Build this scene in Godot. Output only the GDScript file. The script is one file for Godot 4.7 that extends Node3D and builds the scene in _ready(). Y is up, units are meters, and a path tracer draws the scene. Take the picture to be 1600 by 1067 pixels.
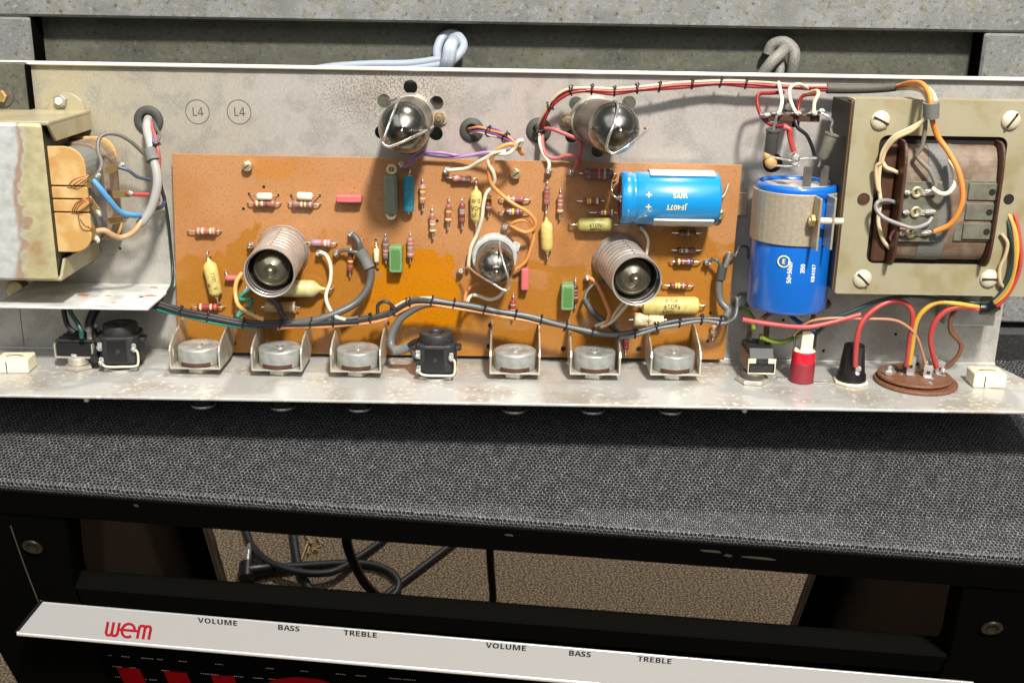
extends Node3D
# An opened valve amplifier: its chassis leans back on the top board of the amplifier's own cabinet.

const FL := -54.6      # the flange's upper side, in the chassis' y
const TOP := 480.0     # the cabinet's top, above the floor

func _ready() -> void:
	rng.seed = 7
	set_camera_and_light()
	CH = Transform3D(Basis(Vector3(0.997818, 0.008064, -0.065527), Vector3(-0.037111, 0.889373, -0.455674), Vector3(0.054603, 0.457112, 0.887732)), Vector3(0.00000, 0.53699, 0.00000))
	set_materials()
	FR = Transform3D.IDENTITY
	room()
	cabinet()
	floor_things()
	FR = CH
	back_panel()
	await chassis()
	board()
	transformer_with_yellow_coil()
	transformer_with_brown_coil()
	flange_parts()
	blue_capacitors()
	valves()
	resistors()
	small_capacitors()
	harnesses()
	wires()

func set_camera_and_light() -> void:
	var cam := Camera3D.new()
	cam.name = "camera"
	cam.transform = Transform3D(Basis(Vector3(0.996822, 0.019847, -0.077149), Vector3(-0.068350, 0.710522, -0.700347), Vector3(0.040916, 0.703395, 0.709621)), Vector3(0.02676, 0.91352, 0.44257))
	cam.fov = 33.90
	cam.near = 0.02
	cam.far = 20.0
	add_child(cam)
	cam.current = true
	var e := Environment.new()
	e.background_mode = Environment.BG_COLOR
	e.background_color = Color(0.93, 0.94, 0.95)
	e.background_energy_multiplier = 0.13
	e.tonemap_mode = Environment.TONE_MAPPER_LINEAR
	e.tonemap_exposure = 1.03
	e.sdfgi_enabled = true
	e.ssao_enabled = true
	e.ssil_enabled = true
	var we := WorldEnvironment.new()
	we.name = "surroundings"
	we.environment = e
	add_child(we)
	lamp(Vector3(0.33, 2.2, 0.47), 5.8, 0.085)
	lamp(Vector3(0.25, 2.4, -1.3), 3.4, 0.06)
	# added overhead fill, wide and soft, standing in for ceiling bounce
	var panel := AreaLight3D.new()
	panel.name = "fill_panel"
	panel.area_size = Vector2(3.4, 2.4)
	panel.position = Vector3(-0.1, 2.5, 0.8)
	panel.rotation = Vector3(-PI / 2, 0, 0)
	panel.light_color = Color(0.98, 0.985, 1.0)
	panel.light_energy = 3.4
	panel.area_range = 8.0
	panel.area_attenuation = 2.0
	panel.shadow_enabled = true
	add_child(panel)

func lamp(at: Vector3, energy: float, size: float) -> void:
	var l := OmniLight3D.new()
	l.name = "ceiling_lamp"
	l.position = at
	l.light_color = Color(1.0, 0.975, 0.935)
	l.light_energy = energy
	l.light_size = size
	l.omni_range = 8.0
	l.omni_attenuation = 2.0
	l.shadow_enabled = true
	add_child(l, true)

func set_materials() -> void:
	var bare := grains(3, 0.02, [[0.3, Color(0.75, 0.75, 0.75)], [0.7, Color(1.0, 1.0, 1.0)]], 256)
	var fine := grains(11, 0.25, [], 256)
	var coarse := grains(12, 0.06, [], 256)
	M.plate = paint(Color.WHITE, 0.42, 0.35, {"albedo_texture": plate_picture(), "heightmap_enabled": false})
	M.flange = paint(Color.WHITE, 0.34, 0.30, {"albedo_texture": flange_picture()})
	M.edge = paint(Color(0.78, 0.76, 0.68), 0.4, 0.3)
	M.sheet = tri_map(paint(Color(0.56, 0.57, 0.54), 0.42, 0.25, {"albedo_texture": bare, "roughness_texture": grains(5, 0.03, [[0.3, Color(0.5, 0.5, 0.5)], [0.7, Color(1, 1, 1)]])}), Vector3.ONE * 14)
	M.shelf = tri_map(paint(Color(0.74, 0.75, 0.73), 0.4, 0.12, {"albedo_texture": bare}), Vector3.ONE * 10)
	M.zinc = tri_map(paint(Color(0.42, 0.43, 0.40), 0.36, 0.45, {"albedo_texture": bare}), Vector3.ONE * 30)
	M.bracket = tri_map(paint(Color(0.62, 0.59, 0.50), 0.35, 0.6, {"albedo_texture": bare}), Vector3.ONE * 20)
	M.bright = paint(Color(0.80, 0.78, 0.72), 0.22, 0.9)
	M.tin = paint(Color(0.72, 0.72, 0.70), 0.25, 0.85)
	M.solder = tri_map(paint(Color(0.62, 0.61, 0.58), 0.3, 0.8, {"heightmap_enabled": true, "heightmap_texture": fine, "heightmap_scale": 0.03}), Vector3.ONE * 120)
	M.old_brass = paint(Color(0.025, 0.02, 0.010), 0.45, 0.6)
	M.brass = paint(Color(0.62, 0.44, 0.18), 0.35, 0.85)
	M.cream_metal = tri_map(paint(Color(0.47, 0.425, 0.285), 0.40, 0.40, {"albedo_texture": grains(21, 0.015, [[0.15, Color(0.86, 0.80, 0.66)], [0.45, Color(0.97, 0.96, 0.93)], [0.8, Color(1, 1, 1)]])}), Vector3.ONE * 11)
	M.rusty = paint(Color.WHITE, 0.5, 0.25, {"albedo_texture": rust_picture()})
	M.laminate = tri_map(paint(Color(0.045, 0.041, 0.028), 0.55, 0.4, {"albedo_texture": bare}), Vector3(4, 4, 260))
	M.steel_dark = tri_map(paint(Color(0.14, 0.13, 0.11), 0.5, 0.5, {"albedo_texture": bare}), Vector3.ONE * 25)
	M.board = paint(Color.WHITE, 0.5, 0.0, {"albedo_texture": board_picture(), "roughness_texture": board_gloss, "metallic_specular": 0.5})
	M.board_edge = paint(Color(0.30, 0.13, 0.03), 0.6)
	M.hole = paint(Color(0.012, 0.008, 0.005), 0.9)
	M.rubber = tri_map(paint(Color(0.055, 0.055, 0.05), 0.6, 0.0, {"heightmap_enabled": true, "heightmap_texture": fine, "heightmap_scale": 0.01}), Vector3.ONE * 60)
	M.black = paint(Color(0.008, 0.008, 0.009), 0.35)
	M.black_dusty = tri_map(paint(Color(0.03, 0.03, 0.032), 0.5, 0.0, {"albedo_texture": grains(8, 0.03, [[0.35, Color(0.5, 0.5, 0.5)], [0.75, Color(1, 1, 1)]])}), Vector3.ONE * 60)
	M.grey_tape = tri_map(paint(Color(0.15, 0.15, 0.14), 0.65, 0.0, {"heightmap_enabled": true, "heightmap_texture": coarse, "heightmap_scale": 0.02}), Vector3.ONE * 60)
	M.yellow_card = tri_map(paint(Color(0.60, 0.41, 0.18), 0.55, 0.0, {"albedo_texture": grains(31, 0.012, [[0.3, Color(0.82, 0.70, 0.5)], [0.7, Color(1, 1, 1)]])}), Vector3.ONE * 22)
	M.brown_card = tri_map(paint(Color(0.075, 0.030, 0.014), 0.5, 0.0, {"albedo_texture": bare}), Vector3.ONE * 30)
	M.paper = tri_map(paint(Color(0.23, 0.18, 0.132), 0.6, 0.0, {"albedo_texture": grains(33, 0.02, [[0.25, Color(0.62, 0.5, 0.42)], [0.7, Color(1, 1, 1)]])}), Vector3.ONE * 20)
	M.fibre = tri_map(paint(Color(0.14, 0.138, 0.10), 0.6, 0.0, {"albedo_texture": bare}), Vector3.ONE * 30)
	M.copper = paint(Color(0.45, 0.15, 0.07), 0.35, 0.6)
	M.selector = tri_map(paint(Color(0.20, 0.085, 0.045), 0.55, 0.0, {"albedo_texture": grains(36, 0.05, [[0.25, Color(0.6, 0.55, 0.5)], [0.7, Color(1, 1, 1)]])}), Vector3.ONE * 30)
	M.blue = paint(Color(0.004, 0.12, 0.50), 0.28, 0.0, {"clearcoat_enabled": true, "clearcoat": 0.7, "clearcoat_roughness": 0.12})
	M.light_blue = paint(Color(0.006, 0.24, 0.56), 0.3, 0.0, {"clearcoat_enabled": true, "clearcoat": 0.8, "clearcoat_roughness": 0.1})
	M.teal = tri_map(paint(Color(0.03, 0.24, 0.34), 0.35, 0.0, {"albedo_texture": bare}), Vector3.ONE * 40)
	M.gold_print = paint(Color(0.80, 0.68, 0.30), 0.5)
	M.white_print = paint(Color(0.78, 0.80, 0.70), 0.5)
	M.black_print = paint(Color(0.008, 0.008, 0.010), 0.7)
	M.red_cloth_print = paint(Color(0.34, 0.006, 0.010), 0.8, 0.0, {"specular_mode": BaseMaterial3D.SPECULAR_DISABLED})
	M.red_print = paint(Color(0.40, 0.008, 0.022), 0.4)
	M.yellow = tri_map(paint(Color(0.62, 0.50, 0.17), 0.45, 0.0, {"albedo_texture": grains(41, 0.03, [[0.2, Color(0.85, 0.8, 0.65)], [0.6, Color(1, 1, 1)]])}), Vector3.ONE * 40)
	M.olive = tri_map(paint(Color(0.48, 0.42, 0.13), 0.45, 0.0, {"albedo_texture": bare}), Vector3.ONE * 40)
	M.cream = tri_map(paint(Color(0.72, 0.62, 0.36), 0.5, 0.0, {"albedo_texture": bare}), Vector3.ONE * 40)
	M.ivory = paint(Color(0.78, 0.71, 0.52), 0.35)
	M.pink = paint(Color(0.58, 0.14, 0.14), 0.35)
	M.green_face = paint(Color(0.085, 0.20, 0.06), 0.4)
	M.green = tri_map(paint(Color(0.19, 0.34, 0.15), 0.35, 0.0, {"albedo_texture": bare, "clearcoat_enabled": true, "clearcoat": 0.4}), Vector3.ONE * 60)
	M.ceramic = tri_map(paint(Color(0.22, 0.25, 0.18), 0.4, 0.0, {"albedo_texture": grains(44, 0.12, [[0.3, Color(0.55, 0.6, 0.5)], [0.65, Color(1, 1, 1)]]), "heightmap_enabled": true, "heightmap_texture": coarse, "heightmap_scale": 0.03}), Vector3.ONE * 60)
	M.mottled = tri_map(paint(Color(0.10, 0.10, 0.085), 0.45, 0.0, {"albedo_texture": grains(45, 0.1, [[0.35, Color(0.3, 0.3, 0.35)], [0.6, Color(1, 1, 0.9)]])}), Vector3.ONE * 90)
	M.amber = paint(Color(0.55, 0.30, 0.10), 0.3, 0.0, {"clearcoat_enabled": true, "clearcoat": 0.6})
	M.getter = tri_map(paint(Color(0.40, 0.385, 0.35), 0.25, 1.0, {"albedo_texture": grains(51, 0.014, [[0.30, Color(0.16, 0.145, 0.12)], [0.45, Color(0.6, 0.58, 0.54)], [0.6, Color(1, 1, 1)]]), "clearcoat_enabled": true, "clearcoat": 0.25, "clearcoat_roughness": 0.08}), Vector3.ONE * 12)
	M.valve_wall = tri_map(paint(Color(0.17, 0.15, 0.12), 0.42, 0.6, {"albedo_texture": grains(52, 0.02, [[0.3, Color(0.5, 0.46, 0.42)], [0.65, Color(1, 1, 1)]]), "clearcoat_enabled": true, "clearcoat": 0.15, "clearcoat_roughness": 0.15}), Vector3.ONE * 15)
	M.dark_getter = paint(Color(0.30, 0.275, 0.19), 0.22, 0.85, {"clearcoat_enabled": true, "clearcoat": 1.0, "clearcoat_roughness": 0.02})
	M.can = tri_map(paint(Color(0.60, 0.54, 0.49), 0.33, 0.55, {"albedo_texture": bare}), Vector3.ONE * 18)
	M.can_inside = paint(Color(0.10, 0.09, 0.075), 0.4, 0.5)
	var vinyl := vinyl_picture()
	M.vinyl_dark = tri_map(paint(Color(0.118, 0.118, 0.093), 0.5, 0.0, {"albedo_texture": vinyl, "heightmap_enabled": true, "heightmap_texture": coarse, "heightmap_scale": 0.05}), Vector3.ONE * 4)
	M.vinyl = tri_map(paint(Color(0.25, 0.253, 0.25), 0.40, 0.0, {"albedo_texture": vinyl, "heightmap_enabled": true, "heightmap_texture": coarse, "heightmap_scale": 0.05}), Vector3.ONE * 4)
	M.copper_dull = paint(Color(0.30, 0.16, 0.06), 0.5, 0.3)
	M.brass_pale = paint(Color(0.66, 0.56, 0.30), 0.32, 0.7)
	M.ivory_metal = paint(Color(0.72, 0.66, 0.50), 0.4, 0.3)
	M.steel_brown = tri_map(paint(Color(0.20, 0.14, 0.08), 0.4, 0.6, {"albedo_texture": bare}), Vector3.ONE * 30)
	M.red_dull = paint(Color(0.24, 0.02, 0.03), 0.45)
	M.red_shiny = paint(Color(0.55, 0.012, 0.03), 0.2)
	M.grey_disc = paint(Color(0.42, 0.38, 0.36), 0.5)
	M.bracket_dull = tri_map(paint(Color(0.52, 0.45, 0.34), 0.42, 0.45, {"albedo_texture": grains(22, 0.06, [[0.15, Color(0.85, 0.84, 0.8)], [0.6, Color(1, 1, 1)]])}), Vector3.ONE * 30)
	M.olive_grey = tri_map(paint(Color(0.22, 0.21, 0.16), 0.45, 0.2, {"albedo_texture": bare}), Vector3.ONE * 60)
	M.maroon = paint(Color(0.17, 0.05, 0.05), 0.4)
	M.ring_white = tri_map(paint(Color(0.62, 0.63, 0.60), 0.45, 0.2, {"albedo_texture": bare}), Vector3.ONE * 40)
	M.pale_yellow = tri_map(paint(Color(0.60, 0.55, 0.25), 0.4, 0.0, {"albedo_texture": bare}), Vector3.ONE * 40)
	M.tan = tri_map(paint(Color(0.40, 0.28, 0.12), 0.4, 0.0, {"albedo_texture": bare}), Vector3.ONE * 40)
	M.grey_brown_tape = tri_map(paint(Color(0.07, 0.06, 0.045), 0.6, 0.0, {"heightmap_enabled": true, "heightmap_texture": coarse, "heightmap_scale": 0.02}), Vector3.ONE * 60)
	var weave := weave_picture()
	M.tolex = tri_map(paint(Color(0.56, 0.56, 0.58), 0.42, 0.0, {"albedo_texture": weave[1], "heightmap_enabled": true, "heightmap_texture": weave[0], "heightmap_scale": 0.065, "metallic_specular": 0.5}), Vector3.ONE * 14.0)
	M.black_wood = tri_map(paint(Color(0.0042, 0.0042, 0.0036), 0.8, 0.0, {"specular_mode": BaseMaterial3D.SPECULAR_DISABLED, "heightmap_enabled": true, "heightmap_texture": fine, "heightmap_scale": 0.02}), Vector3.ONE * 30)
	M.ply = tri_map(paint(Color(0.16, 0.13, 0.09), 0.7, 0.0, {"albedo_texture": grains(61, 0.01, [[0.42, Color(0.35, 0.3, 0.25)], [0.55, Color(1, 1, 1)]])}), Vector3(2, 2, 60))
	M.raw_wood = tri_map(paint(Color(0.035, 0.017, 0.008), 0.7, 0.0, {"albedo_texture": bare}), Vector3(30, 3, 3))
	M.brushed = tri_map(paint(Color(0.80, 0.80, 0.79), 0.34, 0.50, {"roughness_texture": grains(62, 0.05, [[0.3, Color(0.75, 0.75, 0.75)], [0.7, Color(1, 1, 1)]]), "heightmap_enabled": true, "heightmap_texture": fine, "heightmap_scale": 0.0015}), Vector3(3, 90, 90))
	M.cloth = tri_map(paint(Color(0.0045, 0.004, 0.004), 0.85, 0.0, {"specular_mode": BaseMaterial3D.SPECULAR_DISABLED, "heightmap_enabled": true, "heightmap_texture": fine, "heightmap_scale": 0.02}), Vector3.ONE * 20)
	M.carpet = tri_map(paint(Color(0.74, 0.71, 0.68), 0.95, 0.0, {"albedo_texture": grains(71, 0.045, [[0.15, Color(0.10, 0.07, 0.045)], [0.40, Color(0.27, 0.205, 0.14)], [0.60, Color(0.38, 0.30, 0.21)], [0.85, Color(0.66, 0.55, 0.41)]], 512, FastNoiseLite.TYPE_SIMPLEX, 3), "heightmap_enabled": true, "heightmap_texture": grains(72, 0.05, [], 512), "heightmap_scale": 0.10, "metallic_specular": 0.1}), Vector3(12, 12, 21))

func shade(c: Color, rough := 0.38) -> StandardMaterial3D:
	var key := "wire %s %s" % [c, rough]
	if not M.has(key):
		M[key] = paint(c, rough)
	return M[key]

# bare aluminium with its patina: yellow in one corner, pinkish in the middle, brown specks near the first output valve
func plate_picture() -> ImageTexture:
	var w := 1280
	var h := 384
	var big := field(w, h, 1, 0.004)
	var mid := field(w, h, 2, 0.02)
	var spot := field(w, h, 3, 0.32)
	var line := field(w, h, 4, 0.3)
	var out := PackedByteArray()
	out.resize(w * h * 3)
	for y in h:
		var v := 1.0 - float(y) / h
		for x in w:
			var u := float(x) / w
			var i := y * w + x
			var b := big[i] / 255.0
			var m := mid[i] / 255.0
			var sp := spot[i] / 255.0
			var c := Color(0.46, 0.445, 0.41)
			c = c.lerp(Color(0.45, 0.40, 0.26), clampf(1.35 - u * 5.0 + (b - 0.5) * 0.7, 0, 0.85) * clampf(v * 1.6 - 0.35, 0, 1))
			c = c.lerp(Color(0.50, 0.395, 0.365), clampf((b - 0.3) * 1.5, 0, 1) * clampf(1.4 - absf(u - 0.52) * 4.0, 0, 1) * clampf(v * 2.2 - 0.9, 0, 1))
			c = c.lerp(Color(0.31, 0.30, 0.27), clampf((m - 0.47) * 2.6, 0, 0.55))
			c *= 0.88 + 0.24 * (line[(y / 4 * 3 % h) * w + x] / 255.0)
			var near := clampf(1.35 - Vector2((u - 0.382) * 9.5, (v - 0.90) * 5.5).length() * 1.25, 0, 1)
			var odd := clampf(1.2 - Vector2((u - 0.70) * 5.0, (v - 0.93) * 6.0).length(), 0, 1) * 0.4
			var brown := clampf((sp - 0.66 + 0.17 * maxf(near, odd)) * 9.0, 0, 1) * maxf(near, maxf(odd, 0.14))
			c = c.lerp(Color(0.15, 0.09, 0.05), brown * 0.8)
			var pale := clampf((sp - 0.68) * 12.0, 0, 1) * clampf((m - 0.42) * 4.0, 0, 1)
			c = c.lerp(Color(0.66, 0.64, 0.60), pale * 0.6)
			c = c.linear_to_srgb()
			out[i * 3] = int(clampf(c.r, 0, 1) * 255)
			out[i * 3 + 1] = int(clampf(c.g, 0, 1) * 255)
			out[i * 3 + 2] = int(clampf(c.b, 0, 1) * 255)
	return picture(w, h, out)

func flange_picture() -> ImageTexture:
	var w := 1280
	var h := 192
	var mid := field(w, h, 5, 0.012)
	var spot := field(w, h, 6, 0.09)
	var grit := field(w, h, 7, 0.3)
	var out := PackedByteArray()
	out.resize(w * h * 3)
	for i in w * h:
		var m := mid[i] / 255.0
		var s := spot[i] / 255.0
		var g := grit[i] / 255.0
		var c := Color(0.50, 0.50, 0.475).lerp(Color(0.41, 0.375, 0.32), clampf((m - 0.45) * 3.0, 0, 1))
		c *= 0.88 + 0.24 * g
		c = c.lerp(Color(0.72, 0.71, 0.66), clampf((s - 0.66) * 10.0, 0, 1) * clampf((m - 0.35) * 4.0, 0, 1))
		c = c.linear_to_srgb()
		out[i * 3] = int(clampf(c.r, 0, 1) * 255)
		out[i * 3 + 1] = int(clampf(c.g, 0, 1) * 255)
		out[i * 3 + 2] = int(clampf(c.b, 0, 1) * 255)
	return picture(w, h, out)

# brown resin board: paler where the lacquer is dull, strong orange where a wet-looking patch of lacquer lies
var board_gloss: ImageTexture
func board_picture() -> ImageTexture:
	var w := 1024
	var h := 384
	var big := field(w, h, 8, 0.005)
	var mid := field(w, h, 9, 0.02)
	var grit := field(w, h, 10, 0.25)
	var fleck := field(w, h, 23, 0.16, FastNoiseLite.TYPE_SIMPLEX, 2)
	var out := PackedByteArray()
	var gloss := PackedByteArray()
	out.resize(w * h * 3)
	gloss.resize(w * h * 3)
	for y in h:
		var v := 1.0 - float(y) / h
		for x in w:
			var u := float(x) / w
			var i := y * w + x
			var b := big[i] / 255.0 - 0.5
			var m := mid[i] / 255.0 - 0.5
			var c := Color(0.37, 0.160, 0.045).lerp(Color(0.43, 0.212, 0.090), clampf(v * 1.3 - 0.25 + b, 0, 1))
			# the line where the lacquer ends runs unevenly across the board
			var low := clampf((0.50 + 0.10 * sin(u * 9.0) + b * 0.5 + m * 0.10 - v) * 30.0, 0, 1)
			c = c.lerp(Color(0.34, 0.138, 0.014), low * 0.85)
			var wet := clampf((0.115 - Vector2((u - 0.435) * 1.25, (v - 0.36 + (u - 0.43) * 0.4) * 0.5).length() + m * 0.10 + b * 0.05) * 60.0, 0, 1)
			var wet2 := clampf((0.05 - Vector2((u - 0.20) * 1.0, (v - 0.93) * 0.9).length() + m * 0.05) * 60.0, 0, 1) * 0.35
			c = c.lerp(Color(0.46, 0.165, 0.003), maxf(wet, wet2))
			c *= 0.92 + 0.16 * (grit[i] / 255.0)
			c = c.lerp(Color(0.13, 0.05, 0.02), clampf((fleck[i] / 255.0 - 0.80) * 10.0, 0, 0.5))
			var dark := clampf((absf(m + b * 0.4 - 0.16) - 0.0) * 40.0, 0, 1)
			c *= 0.88 + 0.12 * dark
			c = c.linear_to_srgb()
			out[i * 3] = int(clampf(c.r, 0, 1) * 255)
			out[i * 3 + 1] = int(clampf(c.g, 0, 1) * 255)
			out[i * 3 + 2] = int(clampf(c.b, 0, 1) * 255)
			var r := int(255 * clampf(0.70 - 0.42 * maxf(wet, low * 0.55) + m * 0.3, 0, 1))
			for k in 3:
				gloss[i * 3 + k] = r
	board_gloss = picture(w, h, gloss)
	return picture(w, h, out)

# zinc-plated steel, grey on one side, yellowed on the other, rust running down between
func rust_picture() -> ImageTexture:
	var w := 256
	var h := 512
	var big := field(w, h, 13, 0.012)
	var mid := field(w, h, 14, 0.022)
	var out := PackedByteArray()
	out.resize(w * h * 3)
	for y in h:
		var v := float(y) / h
		for x in w:
			var u := float(x) / w
			var i := y * w + x
			var b := big[i] / 255.0 - 0.5
			var m := mid[i] / 255.0 - 0.5
			var edge := 0.77 + b * 0.10 + m * 0.05 + 0.03 * sin(v * 11.0) - 0.14 * v
			var c := Color(0.50, 0.52, 0.50).lerp(Color(0.47, 0.43, 0.25), clampf((u - edge) * 14.0, 0, 1))
			c *= 0.9 + 0.4 * (m + 0.25)
			var rust := clampf(1.0 - absf(u - edge) * (26.0 - 10.0 * v) + m * 0.9 + b * 1.2, 0, 1)
			rust = maxf(rust, clampf(1.0 - Vector2((u - 0.82) * 5.0, (v - 0.80) * 5.0).length() * 1.5 + m * 1.5, 0, 1) * 0.7)
			c = c.lerp(Color(0.30, 0.125, 0.035), clampf(rust * 0.85, 0, 0.66))
			c = c.linear_to_srgb()
			out[i * 3] = int(clampf(c.r, 0, 1) * 255)
			out[i * 3 + 1] = int(clampf(c.g, 0, 1) * 255)
			out[i * 3 + 2] = int(clampf(c.b, 0, 1) * 255)
	return picture(w, h, out)

func vinyl_picture() -> ImageTexture:
	var w := 768
	var h := 768
	var big := field(w, h, 15, 0.008)
	var mid := field(w, h, 16, 0.03)
	var spot := field(w, h, 17, 0.10)
	var grit := field(w, h, 18, 0.35)
	var out := PackedByteArray()
	out.resize(w * h * 3)
	for i in w * h:
		var b := big[i] / 255.0
		var m := mid[i] / 255.0
		var s := spot[i] / 255.0
		var g := grit[i] / 255.0
		var c := Color(0.83, 0.84, 0.83) * (0.6 + 0.5 * b)
		c = c.lerp(Color(0.62, 0.54, 0.33), clampf((m - 0.48) * 3.0, 0, 0.42) * clampf((b - 0.3) * 3, 0, 1))
		c = c.lerp(Color(1.0, 1.0, 0.95), clampf((s - 0.69) * 9.0, 0, 0.9))
		c = c.lerp(Color(0.22, 0.21, 0.20), clampf((0.28 - s) * 9.0, 0, 0.8))
		c *= 0.72 + 0.56 * g
		c = c.linear_to_srgb()
		out[i * 3] = int(clampf(c.r, 0, 1) * 255)
		out[i * 3 + 1] = int(clampf(c.g, 0, 1) * 255)
		out[i * 3 + 2] = int(clampf(c.b, 0, 1) * 255)
	return picture(w, h, out)

# leathercloth: rows of small pits with raised rims, no two alike
func weave_picture() -> Array:
	var w := 1024
	var nx := 34
	var ny := 44
	var pits := PackedVector2Array()
	for j in ny:
		for i in nx:
			pits.append(Vector2(i + (0.5 if j % 2 else 0.0) + rng.randf_range(-0.21, 0.21), j + rng.randf_range(-0.17, 0.17)))
	var out := PackedByteArray()
	out.resize(w * w)
	var ridge_glint := PackedByteArray()
	ridge_glint.resize(w * w)
	var patch := field(w, w, 19, 0.006)
	var torn := field(w, w, 20, 0.05)
	for y in w:
		var fy := float(y) / w * ny
		for x in w:
			var fx := float(x) / w * nx
			var d1 := 9.0
			var d2 := 9.0
			var j0 := int(fy)
			for dj in range(-1, 2):
				var j := j0 + dj
				var jj := (j + ny) % ny
				var i0 := int(fx - (0.5 if jj % 2 else 0.0) + 1.0) - 1
				for di in 2:
					var q := pits[jj * nx + (i0 + di + nx) % nx]
					var ddx := fx - q.x
					ddx -= roundf(ddx / nx) * nx
					var ddy := (fy - q.y)
					ddy -= roundf(ddy / ny) * ny
					var d := ddx * ddx + ddy * ddy * 0.9
					if d < d1:
						d2 = d1
						d1 = d
					elif d < d2:
						d2 = d
			var e := sqrt(d2) - sqrt(d1)
			var ridge := clampf(1.0 - e * 1.6, 0.0, 1.0)
			out[y * w + x] = int(255 * ridge)
			# top-light glint painted pale onto the ridges, black vinyl left in the pits
			ridge_glint[y * w + x] = int(255 * clampf(0.07 + 0.78 * pow(ridge, 1.15) * (0.65 + 0.35 * patch[y * w + x] / 255.0) * clampf(torn[y * w + x] / 255.0 * 1.2 + 0.15, 0.55, 1.1), 0, 1))
	return [ImageTexture.create_from_image(Image.create_from_data(w, w, false, Image.FORMAT_L8, out)), ImageTexture.create_from_image(Image.create_from_data(w, w, false, Image.FORMAT_L8, ridge_glint))]

# ---------------------------------------------------------------- the room and the cabinet (world axes)
func room() -> void:
	var s := Shape.new()
	s.poly([Vector3(-2500, 0, 2500), Vector3(2500, 0, 2500), Vector3(2500, 0, -2500), Vector3(-2500, 0, -2500)])
	setting("carpet_floor", s, M.carpet, Vector3.ZERO)

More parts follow.
